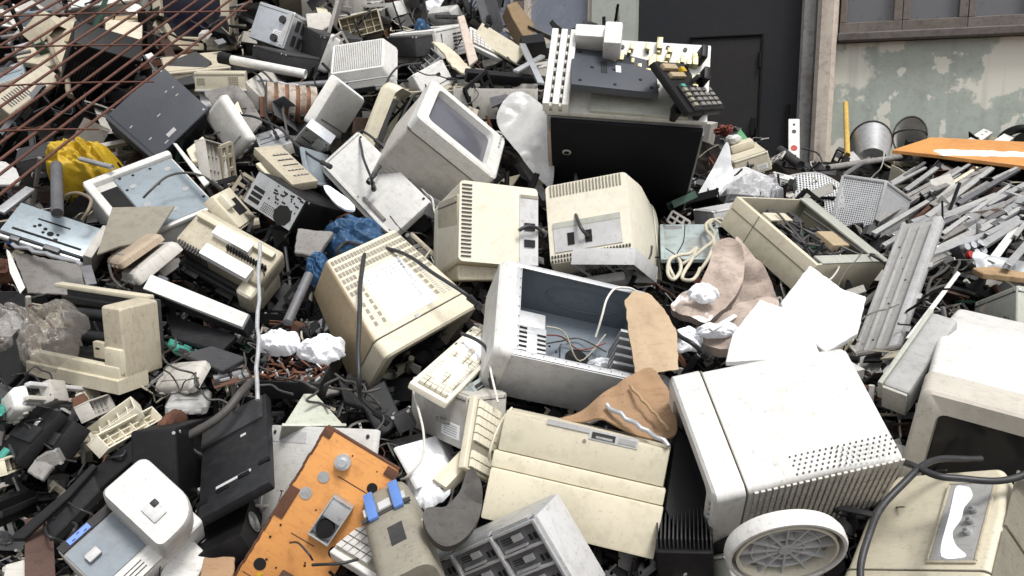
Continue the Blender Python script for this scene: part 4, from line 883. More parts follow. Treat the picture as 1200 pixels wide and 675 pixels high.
REBAR=[((-1.797,2.685,2.182),(-1.688,3.172,2.481),0.0046),
((-1.779,2.653,2.149),(-1.641,3.229,2.497),0.0046),
((-1.767,2.632,2.127),(-1.597,3.273,2.505),0.0046),
((-1.753,2.607,2.1),(-1.55,3.319,2.514),0.0046),
((-1.73,2.566,2.058),(-1.511,3.359,2.521),0.0046),
((-1.701,2.514,2.004),(-1.456,3.412,2.531),0.0046),
((-1.675,2.469,1.957),(-1.405,3.463,2.54),0.0046),
((-1.649,2.423,1.909),(-1.357,3.51,2.549),0.0046),
((-1.624,2.379,1.862),(-1.313,3.554,2.557),0.0046),
((-1.597,2.331,1.813),(-1.252,3.615,2.568),0.0046),
((-1.57,2.283,1.762),(-1.189,3.677,2.58),0.0046),
((-1.546,2.24,1.718),(-1.135,3.73,2.59),0.0046),
((-1.526,2.205,1.681),(-1.085,3.78,2.599),0.0046),
((-1.499,2.157,1.631),(-1.016,3.848,2.611),0.0046),
((-1.86,2.787,2.298),(-1.069,3.575,2.447),0.003),
((-1.803,2.686,2.193),(-1.165,3.276,2.279),0.003),
((-1.734,2.563,2.066),(-1.234,3.017,2.126),0.003),
((-1.662,2.436,1.933),(-1.302,2.737,1.958),0.003)]
TNX,TNY=32,26
TERR=[(-5.21,5.98,3.37),(-5.17,5.91,3.17),(-4.90,5.56,2.93),(-4.58,5.17,2.69),(-4.26,4.79,2.48),(-4.05,4.52,2.30),(-3.83,4.25,2.14),(-3.60,3.98,1.99),(-3.41,3.75,1.86),(-3.24,3.54,1.75),(-3.08,3.35,1.64),(-2.95,3.19,1.54),(-2.82,3.03,1.46),(-2.70,2.89,1.38),(-2.59,2.76,1.30),(-2.50,2.64,1.23),(-2.42,2.54,1.16),(-2.34,2.45,1.10),(-2.25,2.34,1.05),(-2.17,2.25,1.00),(-2.10,2.16,0.95),(-2.04,2.09,0.90),(-1.99,2.02,0.85),(-1.94,1.96,0.81),(-1.89,1.90,0.77),(-1.85,1.84,0.73),(-1.80,1.79,0.69),(-4.89,5.98,3.37),(-4.84,5.89,3.16),(-4.58,5.55,2.92),(-4.28,5.16,2.68),(-3.99,4.78,2.47),(-3.79,4.51,2.30),(-3.58,4.24,2.13),(-3.37,3.98,1.99),(-3.19,3.74,1.86),(-3.03,3.53,1.74),(-2.89,3.35,1.64),(-2.76,3.18,1.54),(-2.64,3.03,1.45),(-2.53,2.88,1.37),(-2.43,2.75,1.30),(-2.34,2.64,1.23),(-2.26,2.54,1.16),(-2.19,2.44,1.10),(-2.11,2.34,1.05),(-2.04,2.25,1.00),(-1.97,2.16,0.95),(-1.91,2.09,0.90),(-1.87,2.02,0.85),(-1.82,1.96,0.81),(-1.77,1.90,0.77),(-1.73,1.84,0.73),(-1.69,1.79,0.69),(-4.56,5.98,3.35),(-4.50,5.87,3.15),(-4.26,5.53,2.90),(-3.98,5.14,2.67),(-3.71,4.76,2.46),(-3.52,4.50,2.29),(-3.33,4.23,2.13),(-3.14,3.96,1.98),(-2.97,3.73,1.85),(-2.82,3.53,1.74),(-2.69,3.34,1.63),(-2.57,3.18,1.54),(-2.46,3.02,1.45),(-2.36,2.88,1.37),(-2.26,2.75,1.30),(-2.18,2.64,1.23),(-2.11,2.54,1.16),(-2.04,2.44,1.10),(-1.97,2.34,1.05),(-1.90,2.24,1.00),(-1.84,2.16,0.95),(-1.79,2.09,0.90),(-1.74,2.02,0.85),(-1.70,1.96,0.81),(-1.65,1.90,0.77),(-1.62,1.84,0.73),(-1.58,1.79,0.69),(-4.23,5.98,3.34),(-4.17,5.85,3.13),(-3.94,5.50,2.89),(-3.68,5.11,2.66),(-3.43,4.75,2.45),(-3.26,4.49,2.28),(-3.08,4.22,2.12),(-2.91,3.95,1.98),(-2.75,3.72,1.85),(-2.61,3.52,1.73),(-2.49,3.34,1.63),(-2.38,3.17,1.53),(-2.28,3.02,1.45),(-2.19,2.88,1.37),(-2.10,2.75,1.30),(-2.02,2.63,1.23),(-1.96,2.53,1.16),(-1.90,2.44,1.10),(-1.83,2.34,1.05),(-1.76,2.24,1.00),(-1.70,2.15,0.95),(-1.66,2.08,0.90),(-1.62,2.02,0.85),(-1.58,1.96,0.81),(-1.54,1.90,0.77),(-1.50,1.84,0.73),(-1.47,1.79,0.69),(-3.91,5.97,3.33),(-3.83,5.83,3.12),(-3.62,5.48,2.87),(-3.38,5.09,2.65),(-3.16,4.73,2.44),(-3.01,4.48,2.27),(-2.84,4.20,2.11),(-2.68,3.94,1.97),(-2.53,3.71,1.84),(-2.41,3.51,1.73),(-2.30,3.33,1.63),(-2.20,3.17,1.53),(-2.10,3.01,1.45),(-2.01,2.87,1.37),(-1.94,2.74,1.29),(-1.87,2.63,1.22),(-1.81,2.53,1.16),(-1.75,2.44,1.10),(-1.69,2.34,1.04),(-1.63,2.24,1.00),(-1.57,2.15,0.95),(-1.53,2.08,0.90),(-1.49,2.02,0.85),(-1.45,1.96,0.81),(-1.42,1.90,0.77),(-1.38,1.84,0.73),(-1.35,1.79,0.69),(-3.58,5.97,3.32),(-3.50,5.81,3.10),(-3.31,5.46,2.86),(-3.09,5.07,2.63),(-2.89,4.72,2.43),(-2.75,4.46,2.26),(-2.59,4.19,2.10),(-2.45,3.93,1.96),(-2.32,3.70,1.84),(-2.20,3.50,1.73),(-2.10,3.32,1.62),(-2.01,3.16,1.53),(-1.92,3.01,1.44),(-1.84,2.87,1.36),(-1.77,2.74,1.29),(-1.71,2.63,1.22),(-1.65,2.53,1.16),(-1.60,2.44,1.10),(-1.54,2.33,1.04),(-1.49,2.24,0.99),(-1.44,2.15,0.95),(-1.40,2.08,0.90),(-1.37,2.02,0.85),(-1.33,1.96,0.81),(-1.30,1.90,0.77),(-1.27,1.84,0.73),(-1.24,1.79,0.69),(-3.27,5.99,3.31),(-3.19,5.81,3.09),(-3.01,5.46,2.85),(-2.80,5.06,2.62),(-2.62,4.71,2.42),(-2.49,4.45,2.25),(-2.35,4.17,2.10),(-2.22,3.92,1.96),(-2.10,3.69,1.83),(-2.00,3.49,1.72),(-1.90,3.31,1.62),(-1.82,3.15,1.53),(-1.74,3.00,1.44),(-1.67,2.86,1.36),(-1.61,2.73,1.29),(-1.55,2.62,1.22),(-1.50,2.52,1.16),(-1.45,2.43,1.10),(-1.40,2.33,1.04),(-1.35,2.23,1.00),(-1.31,2.15,0.95),(-1.27,2.08,0.90),(-1.24,2.01,0.86),(-1.21,1.95,0.81),(-1.18,1.89,0.77),(-1.15,1.84,0.73),(-1.13,1.78,0.69),(-2.97,6.05,3.31),(-2.88,5.84,3.09),(-2.72,5.49,2.85),(-2.53,5.07,2.62),(-2.36,4.71,2.42),(-2.24,4.44,2.25),(-2.11,4.16,2.09),(-1.98,3.89,1.95),(-1.88,3.67,1.83),(-1.79,3.47,1.72),(-1.70,3.29,1.62),(-1.63,3.13,1.52),(-1.56,2.98,1.44),(-1.49,2.84,1.36),(-1.44,2.71,1.29),(-1.39,2.60,1.22),(-1.34,2.50,1.16),(-1.30,2.41,1.10),(-1.25,2.31,1.05),(-1.21,2.22,1.00),(-1.17,2.13,0.96),(-1.14,2.06,0.91),(-1.11,2.00,0.86),(-1.08,1.94,0.82),(-1.05,1.88,0.78),(-1.03,1.83,0.74),(-1.01,1.78,0.70),(-2.67,6.11,3.32),(-2.58,5.87,3.08),(-2.43,5.52,2.84),(-2.25,5.08,2.61),(-2.10,4.71,2.41),(-1.99,4.43,2.24),(-1.86,4.14,2.08),(-1.76,3.87,1.95),(-1.66,3.64,1.82),(-1.58,3.45,1.71),(-1.51,3.27,1.61),(-1.44,3.11,1.52),(-1.38,2.96,1.44),(-1.32,2.82,1.36),(-1.27,2.70,1.29),(-1.22,2.59,1.23),(-1.18,2.49,1.16),(-1.15,2.40,1.10),(-1.11,2.30,1.05),(-1.07,2.21,1.00),(-1.03,2.12,0.96),(-1.00,2.05,0.91),(-0.98,1.99,0.87),(-0.95,1.93,0.82),(-0.93,1.87,0.78),(-0.91,1.82,0.74),(-0.89,1.77,0.70),(-2.36,6.17,3.32),(-2.27,5.90,3.08),(-2.14,5.55,2.84),(-1.97,5.09,2.60),(-1.84,4.71,2.40),(-1.73,4.42,2.23),(-1.62,4.12,2.08),(-1.53,3.85,1.94),(-1.44,3.62,1.82),(-1.37,3.43,1.71),(-1.31,3.25,1.61),(-1.25,3.09,1.52),(-1.20,2.94,1.44),(-1.15,2.80,1.36),(-1.10,2.68,1.29),(-1.06,2.57,1.23),(-1.03,2.47,1.16),(-1.00,2.38,1.11),(-0.96,2.28,1.06),(-0.93,2.19,1.01),(-0.90,2.11,0.96),(-0.87,2.04,0.92),(-0.85,1.97,0.87),(-0.83,1.92,0.83),(-0.81,1.86,0.79),(-0.79,1.81,0.75),(-0.78,1.76,0.71),(-2.04,6.23,3.32),(-1.95,5.93,3.07),(-1.85,5.57,2.83),(-1.69,5.09,2.59),(-1.57,4.70,2.39),(-1.48,4.41,2.22),(-1.39,4.10,2.07),(-1.30,3.83,1.93),(-1.23,3.60,1.81),(-1.17,3.40,1.71),(-1.12,3.23,1.61),(-1.07,3.08,1.52),(-1.02,2.92,1.44),(-0.98,2.79,1.36),(-0.94,2.66,1.29),(-0.91,2.55,1.23),(-0.88,2.46,1.17),(-0.85,2.37,1.11),(-0.82,2.27,1.06),(-0.79,2.18,1.01),(-0.77,2.10,0.97),(-0.74,2.02,0.92),(-0.73,1.96,0.88),(-0.71,1.91,0.83),(-0.69,1.85,0.79),(-0.68,1.80,0.75),(-0.66,1.75,0.72),(-1.72,6.30,3.32),(-1.64,5.97,3.07),(-1.55,5.61,2.82),(-1.42,5.10,2.58),(-1.31,4.70,2.38),(-1.23,4.39,2.21),(-1.15,4.08,2.06),(-1.08,3.81,1.93),(-1.02,3.58,1.81),(-0.97,3.38,1.70),(-0.92,3.21,1.61),(-0.88,3.05,1.52),(-0.85,2.90,1.44),(-0.81,2.77,1.36),(-0.78,2.64,1.30),(-0.75,2.54,1.23),(-0.73,2.44,1.17),(-0.70,2.35,1.11),(-0.68,2.25,1.06),(-0.65,2.16,1.02),(-0.63,2.08,0.97),(-0.61,2.01,0.93),(-0.60,1.95,0.88),(-0.59,1.89,0.84),(-0.57,1.84,0.80),(-0.56,1.79,0.76),(-0.55,1.74,0.72),(-1.40,6.39,3.33),(-1.32,6.03,3.07),(-1.25,5.65,2.82),(-1.14,5.13,2.58),(-1.05,4.71,2.38),(-0.98,4.39,2.21),(-0.92,4.06,2.05),(-0.86,3.78,1.92),(-0.81,3.54,1.80),(-0.77,3.35,1.70),(-0.73,3.18,1.60),(-0.70,3.02,1.52),(-0.67,2.87,1.44),(-0.64,2.74,1.37),(-0.62,2.62,1.30),(-0.60,2.51,1.24),(-0.58,2.41,1.18),(-0.56,2.32,1.12),(-0.54,2.23,1.07),(-0.52,2.14,1.03),(-0.50,2.06,0.98),(-0.49,1.99,0.94),(-0.48,1.93,0.89),(-0.46,1.88,0.85),(-0.45,1.82,0.81),(-0.44,1.77,0.77),(-0.43,1.72,0.73),(-1.06,6.48,3.34),(-1.00,6.09,3.07),(-0.94,5.70,2.82),(-0.86,5.16,2.57),(-0.79,4.73,2.37),(-0.74,4.38,2.20),(-0.68,4.04,2.05),(-0.64,3.75,1.92),(-0.60,3.50,1.80),(-0.57,3.31,1.70),(-0.54,3.14,1.60),(-0.52,2.99,1.52),(-0.50,2.85,1.44),(-0.48,2.72,1.37),(-0.46,2.60,1.30),(-0.44,2.49,1.24),(-0.43,2.39,1.18),(-0.41,2.30,1.13),(-0.40,2.20,1.08),(-0.38,2.11,1.03),(-0.37,2.03,0.99),(-0.36,1.97,0.95),(-0.35,1.92,0.90),(-0.35,1.86,0.86),(-0.34,1.81,0.82),(-0.33,1.76,0.78),(-0.32,1.71,0.74),(-0.72,6.58,3.35),(-0.68,6.15,3.07),(-0.63,5.74,2.82),(-0.58,5.18,2.57),(-0.53,4.73,2.36),(-0.49,4.37,2.19),(-0.45,4.02,2.04),(-0.42,3.72,1.91),(-0.40,3.47,1.80),(-0.38,3.28,1.69),(-0.36,3.11,1.60),(-0.34,2.96,1.52),(-0.33,2.82,1.44),(-0.32,2.69,1.37),(-0.30,2.58,1.30),(-0.29,2.47,1.24),(-0.28,2.37,1.19),(-0.27,2.28,1.13),(-0.26,2.18,1.09),(-0.25,2.09,1.04),(-0.25,2.01,1.00),(-0.24,1.95,0.95),(-0.23,1.90,0.91),(-0.23,1.84,0.87),(-0.22,1.79,0.83),(-0.22,1.74,0.79),(-0.21,1.70,0.75),(-0.32,5.82,2.83),(-0.29,5.28,2.59),(-0.27,4.83,2.40),(-0.25,4.47,2.23),(-0.23,4.12,2.08),(-0.22,3.82,1.96),(-0.20,3.56,1.85),(-0.19,3.35,1.75),(-0.18,3.19,1.66),(-0.18,3.04,1.58),(-0.17,2.90,1.50),(-0.16,2.78,1.43),(-0.16,2.66,1.37),(-0.15,2.56,1.31),(-0.15,2.46,1.25),(-0.14,2.36,1.20),(-0.14,2.28,1.15),(-0.13,2.19,1.11),(-0.13,2.10,1.07),(-0.12,2.02,1.03),(-0.12,1.97,0.99),(-0.12,1.92,0.94),(-0.12,1.87,0.90),(-0.11,1.82,0.87),(-0.11,1.77,0.83),(-0.11,1.72,0.79),(-0.11,1.68,0.76),(0.00,5.13,2.52),(0.00,4.73,2.34),(0.00,4.38,2.19),(0.00,4.04,2.05),(0.00,3.75,1.94),(0.00,3.50,1.84),(0.00,3.32,1.74),(0.00,3.16,1.66),(0.00,3.02,1.58),(0.00,2.89,1.51),(0.00,2.77,1.45),(0.00,2.66,1.38),(0.00,2.57,1.33),(0.00,2.47,1.27),(0.00,2.38,1.22),(0.00,2.29,1.18),(0.00,2.21,1.13),(0.00,2.12,1.10),(0.00,2.05,1.06),(0.00,1.98,1.02),(0.00,1.93,0.98),(0.00,1.89,0.94),(0.00,1.84,0.90),(0.00,1.79,0.87),(0.00,1.75,0.83),(0.00,1.71,0.80),(0.00,1.67,0.77),(0.29,5.17,2.42),(0.27,4.85,2.26),(0.25,4.53,2.11),(0.24,4.28,1.98),(0.23,4.01,1.87),(0.21,3.75,1.77),(0.20,3.53,1.68),(0.19,3.27,1.60),(0.17,3.02,1.54),(0.17,2.86,1.48),(0.16,2.74,1.42),(0.15,2.62,1.36),(0.15,2.52,1.31),(0.14,2.42,1.26),(0.14,2.33,1.21),(0.13,2.24,1.17),(0.13,2.16,1.13),(0.13,2.08,1.09),(0.12,2.02,1.06),(0.12,1.96,1.02),(0.12,1.91,0.98),(0.11,1.87,0.94),(0.11,1.82,0.91),(0.11,1.78,0.87),(0.11,1.74,0.84),(0.11,1.70,0.81),(0.10,1.66,0.78),(0.59,5.25,2.28),(0.56,4.98,2.13),(0.55,4.82,2.00),(0.52,4.54,1.87),(0.48,4.23,1.76),(0.45,3.95,1.67),(0.41,3.59,1.59),(0.37,3.17,1.54),(0.34,2.93,1.49),(0.33,2.79,1.43),(0.31,2.66,1.38),(0.30,2.55,1.33),(0.29,2.44,1.28),(0.28,2.35,1.24),(0.27,2.26,1.20),(0.26,2.18,1.16),(0.25,2.11,1.12),(0.25,2.04,1.09),(0.24,1.98,1.05),(0.24,1.93,1.01),(0.23,1.89,0.98),(0.23,1.84,0.94),(0.22,1.80,0.91),(0.22,1.76,0.88),(0.22,1.72,0.84),(0.21,1.69,0.81),(0.21,1.65,0.78),(0.91,5.36,2.13),(0.87,5.15,1.99),(0.82,4.81,1.87),(0.76,4.44,1.76),(0.71,4.12,1.66),(0.64,3.73,1.59),(0.57,3.28,1.54),(0.52,3.00,1.49),(0.50,2.84,1.44),(0.47,2.70,1.39),(0.45,2.58,1.34),(0.44,2.47,1.30),(0.42,2.37,1.26),(0.41,2.28,1.22),(0.39,2.20,1.19),(0.38,2.12,1.15),(0.37,2.06,1.12),(0.36,2.00,1.08),(0.36,1.95,1.04),(0.35,1.91,1.01),(0.34,1.86,0.98),(0.34,1.82,0.94),(0.33,1.78,0.91),(0.33,1.75,0.88),(0.32,1.71,0.85),(0.32,1.68,0.82),(0.31,1.64,0.79),(1.12,4.93,1.97),(1.03,4.52,1.85),(0.94,4.13,1.76),(0.87,3.81,1.68),(0.80,3.50,1.61),(0.74,3.19,1.55),(0.69,2.97,1.51),(0.66,2.81,1.45),(0.63,2.68,1.41),(0.60,2.56,1.37),(0.58,2.45,1.33),(0.56,2.36,1.29),(0.54,2.27,1.25),(0.52,2.20,1.21),(0.51,2.13,1.18),(0.50,2.07,1.14),(0.49,2.01,1.11),(0.48,1.97,1.07),(0.47,1.92,1.04),(0.46,1.88,1.00),(0.45,1.84,0.97),(0.44,1.80,0.94),(0.44,1.76,0.91),(0.43,1.73,0.88),(0.42,1.70,0.85),(0.42,1.66,0.82),(0.41,1.63,0.79),(1.35,4.75,1.85),(1.23,4.31,1.75),(1.12,3.92,1.67),(1.03,3.60,1.61),(0.95,3.31,1.55),(0.89,3.07,1.51),(0.84,2.90,1.46),(0.80,2.75,1.41),(0.77,2.61,1.37),(0.73,2.49,1.34),(0.71,2.39,1.30),(0.68,2.31,1.26),(0.66,2.23,1.23),(0.64,2.15,1.20),(0.63,2.09,1.16),(0.61,2.03,1.13),(0.60,1.99,1.10),(0.59,1.94,1.06),(0.58,1.90,1.03),(0.57,1.86,1.00),(0.56,1.82,0.97),(0.55,1.78,0.94),(0.54,1.75,0.91),(0.53,1.72,0.88),(0.53,1.69,0.85),(0.52,1.66,0.83),(0.51,1.63,0.80),(1.75,5.12,1.82),(1.57,4.59,1.73),(1.42,4.13,1.65),(1.29,3.74,1.58),(1.18,3.40,1.53),(1.09,3.14,1.49),(1.03,2.94,1.44),(0.97,2.78,1.40),(0.92,2.63,1.36),(0.88,2.49,1.33),(0.85,2.40,1.29),(0.82,2.31,1.26),(0.80,2.22,1.22),(0.77,2.15,1.19),(0.75,2.08,1.16),(0.73,2.03,1.13),(0.72,1.97,1.10),(0.70,1.93,1.07),(0.69,1.88,1.04),(0.68,1.84,1.00),(0.67,1.81,0.97),(0.66,1.77,0.95),(0.65,1.74,0.92),(0.64,1.71,0.89),(0.63,1.68,0.86),(0.62,1.65,0.83),(0.61,1.62,0.80),(2.24,5.63,1.82),(2.02,5.05,1.71),(1.79,4.47,1.63),(1.60,3.98,1.57),(1.44,3.57,1.52),(1.32,3.25,1.47),(1.23,3.02,1.43),(1.16,2.83,1.39),(1.09,2.66,1.36),(1.04,2.52,1.33),(1.00,2.41,1.29),(0.96,2.32,1.26),(0.93,2.23,1.22),(0.90,2.15,1.19),(0.88,2.08,1.16),(0.85,2.02,1.13),(0.83,1.97,1.10),(0.82,1.92,1.07),(0.80,1.87,1.04),(0.79,1.83,1.01),(0.77,1.80,0.98),(0.76,1.76,0.95),(0.75,1.73,0.92),(0.74,1.70,0.89),(0.73,1.67,0.86),(0.72,1.64,0.83),(0.71,1.61,0.81),(2.84,6.25,1.85),(2.55,5.58,1.72),(2.23,4.87,1.63),(1.97,4.28,1.56),(1.74,3.77,1.51),(1.56,3.37,1.47),(1.45,3.12,1.43),(1.35,2.90,1.39),(1.27,2.71,1.36),(1.20,2.55,1.33),(1.15,2.43,1.29),(1.11,2.33,1.26),(1.07,2.24,1.23),(1.03,2.16,1.20),(1.00,2.08,1.17),(0.97,2.02,1.14),(0.95,1.97,1.11),(0.93,1.91,1.08),(0.91,1.87,1.05),(0.89,1.83,1.02),(0.88,1.79,0.99),(0.87,1.75,0.96),(0.85,1.72,0.93),(0.84,1.69,0.90),(0.83,1.66,0.87),(0.82,1.63,0.84),(0.81,1.61,0.81),(3.23,6.31,1.88),(2.91,5.67,1.75),(2.53,4.91,1.65),(2.22,4.30,1.58),(1.96,3.77,1.53),(1.75,3.36,1.49),(1.62,3.10,1.44),(1.52,2.89,1.40),(1.43,2.70,1.37),(1.35,2.55,1.34),(1.29,2.43,1.30),(1.24,2.33,1.27),(1.20,2.23,1.24),(1.16,2.15,1.21),(1.12,2.08,1.18),(1.09,2.02,1.14),(1.07,1.96,1.11),(1.04,1.91,1.08),(1.02,1.86,1.05),(1.00,1.82,1.02),(0.99,1.78,0.99),(0.97,1.74,0.96),(0.96,1.71,0.93),(0.94,1.68,0.90),(0.93,1.65,0.87),(0.92,1.62,0.85),(0.91,1.60,0.82),(3.62,6.39,1.91),(3.26,5.73,1.77),(2.84,4.96,1.67),(2.47,4.31,1.60),(2.17,3.77,1.55),(1.94,3.35,1.50),(1.79,3.08,1.46),(1.68,2.87,1.42),(1.58,2.70,1.38),(1.49,2.54,1.35),(1.43,2.42,1.31),(1.37,2.32,1.28),(1.32,2.23,1.24),(1.28,2.14,1.21),(1.24,2.07,1.18),(1.21,2.01,1.15),(1.18,1.95,1.12),(1.15,1.90,1.09),(1.13,1.85,1.06),(1.11,1.81,1.03),(1.09,1.77,1.00),(1.07,1.74,0.97),(1.06,1.70,0.94),(1.04,1.67,0.91),(1.03,1.64,0.88),(1.01,1.61,0.85),(1.00,1.59,0.82),(4.01,6.43,1.92),(3.60,5.75,1.78),(3.14,4.99,1.68),(2.73,4.32,1.61),(2.39,3.78,1.55),(2.13,3.35,1.51),(1.96,3.07,1.47),(1.84,2.87,1.42),(1.73,2.69,1.39),(1.64,2.54,1.35),(1.57,2.41,1.32),(1.51,2.31,1.28),(1.45,2.22,1.25),(1.41,2.14,1.22),(1.36,2.07,1.19),(1.33,2.01,1.15),(1.30,1.95,1.12),(1.27,1.90,1.09),(1.24,1.85,1.06),(1.22,1.81,1.03),(1.20,1.77,1.00),(1.18,1.73,0.97),(1.16,1.70,0.94),(1.14,1.67,0.91),(1.13,1.64,0.88),(1.11,1.61,0.86),(1.10,1.58,0.83),(4.37,6.43,1.92),(3.93,5.75,1.78),(3.42,4.99,1.68),(2.97,4.32,1.61),(2.61,3.78,1.55),(2.32,3.35,1.51),(2.14,3.07,1.47),(2.01,2.87,1.42),(1.89,2.69,1.39),(1.79,2.54,1.35),(1.71,2.41,1.32),(1.65,2.31,1.28),(1.59,2.22,1.25),(1.53,2.14,1.22),(1.49,2.07,1.19),(1.45,2.01,1.15),(1.42,1.95,1.12),(1.38,1.90,1.09),(1.35,1.85,1.06),(1.33,1.81,1.03),(1.31,1.77,1.00),(1.28,1.73,0.97),(1.27,1.70,0.94),(1.25,1.67,0.91),(1.23,1.64,0.88),(1.21,1.61,0.86),(1.20,1.58,0.83),(4.74,6.43,1.92),(4.25,5.75,1.78),(3.71,4.99,1.68),(3.22,4.32,1.61),(2.83,3.78,1.55),(2.52,3.35,1.51),(2.32,3.07,1.47),(2.17,2.87,1.42),(2.05,2.69,1.39),(1.94,2.54,1.35),(1.85,2.41,1.32),(1.78,2.31,1.28),(1.72,2.22,1.25),(1.66,2.14,1.22),(1.61,2.07,1.19),(1.57,2.01,1.15),(1.53,1.95,1.12),(1.50,1.90,1.09),(1.47,1.85,1.06),(1.44,1.81,1.03),(1.41,1.77,1.00),(1.39,1.73,0.97),(1.37,1.70,0.94),(1.35,1.67,0.91),(1.33,1.64,0.88),(1.31,1.61,0.86),(1.30,1.58,0.83),(5.10,6.43,1.92),(4.58,5.75,1.78),(3.99,4.99,1.68),(3.47,4.32,1.61),(3.05,3.78,1.55),(2.71,3.35,1.51),(2.50,3.07,1.47),(2.34,2.87,1.42),(2.20,2.69,1.39),(2.09,2.54,1.35),(1.99,2.41,1.32),(1.92,2.31,1.28),(1.85,2.22,1.25),(1.79,2.14,1.22),(1.73,2.07,1.19),(1.69,2.01,1.15),(1.65,1.95,1.12),(1.61,1.90,1.09),(1.58,1.85,1.06),(1.55,1.81,1.03),(1.52,1.77,1.00),(1.50,1.73,0.97),(1.48,1.70,0.94),(1.46,1.67,0.91),(1.43,1.64,0.88),(1.42,1.61,0.86),(1.40,1.58,0.83),(5.47,6.43,1.92),(4.91,5.75,1.78),(4.28,4.99,1.68),(3.72,4.32,1.61),(3.26,3.78,1.55),(2.90,3.35,1.51),(2.67,3.07,1.47),(2.51,2.87,1.42),(2.36,2.69,1.39),(2.24,2.54,1.35),(2.14,2.41,1.32),(2.06,2.31,1.28),(1.98,2.22,1.25),(1.92,2.14,1.22),(1.86,2.07,1.19),(1.81,2.01,1.15),(1.77,1.95,1.12),(1.73,1.90,1.09),(1.69,1.85,1.06),(1.66,1.81,1.03),(1.63,1.77,1.00),(1.61,1.73,0.97),(1.58,1.70,0.94),(1.56,1.67,0.91),(1.54,1.64,0.88),(1.52,1.61,0.86),(1.50,1.58,0.83),(5.83,6.43,1.92),(5.23,5.75,1.78),(4.56,4.99,1.68),(3.97,4.32,1.61),(3.48,3.78,1.55),(3.10,3.35,1.51),(2.85,3.07,1.47),(2.67,2.87,1.42),(2.52,2.69,1.39),(2.38,2.54,1.35),(2.28,2.41,1.32),(2.19,2.31,1.28),(2.12,2.22,1.25),(2.05,2.14,1.22),(1.98,2.07,1.19),(1.93,2.01,1.15),(1.89,1.95,1.12),(1.84,1.90,1.09),(1.81,1.85,1.06),(1.77,1.81,1.03),(1.74,1.77,1.00),(1.71,1.73,0.97),(1.69,1.70,0.94),(1.66,1.67,0.91),(1.64,1.64,0.88),(1.62,1.61,0.86),(1.60,1.58,0.83)]
# ------------------------------------------------------------------ the setting
C = bpy.context.scene
P0, DR, NR = V((3.14, 6.5, 0)), V((-.927, .375, 0)).normalized(), V((-.375, -.927, 0)).normalized()
BROT = Matrix((DR, NR, V((0, 0, 1)))).transposed().to_quaternion()
def wbox(m, s0, s1, z0, z1, n0, n1, bev=.004): return m.box(((s0+s1)/2, (n0+n1)/2, (z0+z1)/2), (s1-s0, n1-n0, z1-z0), bev, 1)
M_('wallgreen', (.42, .465, .415), .85, dirt=.3, dirtcol=(.22, .225, .19), bump=.4, scale=3, peel=((.68, .67, .59), 1.25, .495), peel2=(5., .57), drip=((.22, .23, .20), .45))
M_('wallpale', (.42, .45, .40), .85, dirt=.2, bump=.3, scale=3)
M_('plaster', (.54, .47, .40), .9, dirt=.5, dirtcol=(.22, .19, .17), bump=.6, scale=5, peel=((.28, .26, .235), 4., .64), drip=((.25, .21, .18), .5))
M_('concrete', (.30, .295, .28), .9, dirt=.6, dirtcol=(.10, .09, .085), bump=.5, scale=5)
M_('gatepaint', (.013, .015, .019), .55, dirt=.45, dirtcol=(.026, .020, .019), bump=.3, scale=2.5)
M_('wicket', (.022, .020, .0195), .6, dirt=.6, dirtcol=(.018, .017, .017), bump=.2, scale=2.5)
M_('oldframe', (.17, .145, .13), .8, dirt=.6, bump=.4)
M_('sill', (.13, .115, .11), .8, dirt=.6, bump=.4)
M_('pane', (.13, .13, .14), .12, dirt=.35, dirtcol=(.14, .14, .14), bump=.03, scale=1.5, spec=.6)
M_('paneblue', (.19, .21, .26), .15, dirt=.35, dirtcol=(.34, .36, .40), bump=.03, scale=1.2, spec=.6)
M_('soil', (.12, .10, .085), .95, dirt=.6, bump=.6, scale=3)
b = empty('industrial_building', P0, BROT)
tagit(b, 'old factory wall with peeling green paint, dark steel gate and dusty windows', 'building')
m = MB(); S0, S1 = -5.0, 9.5
SILL, WT = 2.76, 4.4
wbox(m, S0, .70, -.1, SILL-.07, -.35, 0, 0); wbox(m, S0, .70, WT, 5.2, -.35, 0, 0); m.out('wall', 'wallgreen', b)
m = MB(); wbox(m, 2.28, 2.66, -.1, 5.2, -.35, 0, 0); wbox(m, 2.66, S1, -.1, 2.80, -.35, 0, 0); wbox(m, 4.02, S1, 2.80, 4.6, -.35, 0, 0); wbox(m, 2.66, S1, 4.6, 5.2, -.352, -.002, 0); wbox(m, .97, 2.28, 4.4, 5.2, -.352, -.002, 0); m.out('wall', 'wallpale', b)
m = MB(); wbox(m, .70, .845, -.1, 5.2, -.3, .14, .03); m.out('pillar', 'plaster', b); m = MB(); wbox(m, .845, .965, -.1, 5.2, -.3, .04, .02); m.out('pillar', 'concrete', b)
m = MB(); wbox(m, .968, 2.278, -.1, 4.39, -.16, -.10, .004); g = m.out('gate', 'gatepaint', b)
m = MB(); wbox(m, 1.27, 1.83, .1, 2.77, -.10, -.085, .004); dgo = m.out('wicket_door', 'wicket', g)
m = MB(); wbox(m, 1.257, 1.268, .1, 2.79, -.10, -.07, .002); wbox(m, 1.832, 1.845, .1, 2.79, -.10, -.07, .002); wbox(m, 1.257, 1.845, 2.792, 2.805, -.10, -.07, .002); m.out('door_frame', 'black', g)
m = MB(); wbox(m, 1.29, 1.32, 2.0, 2.15, -.085, -.05, .004); m.out('door_handle', 'black', dgo)
for z in (1.2, 2.0, 2.6):
    m = MB(); m.cyl((1.272, -.07, z), .016, .12, n=10); m.out('hinge', 'black', dgo)
m = MB(); wbox(m, 1.03, 1.05, 1.9, 2.25, -.10, -.05, .004); m.out('gate_handle', 'black', g)
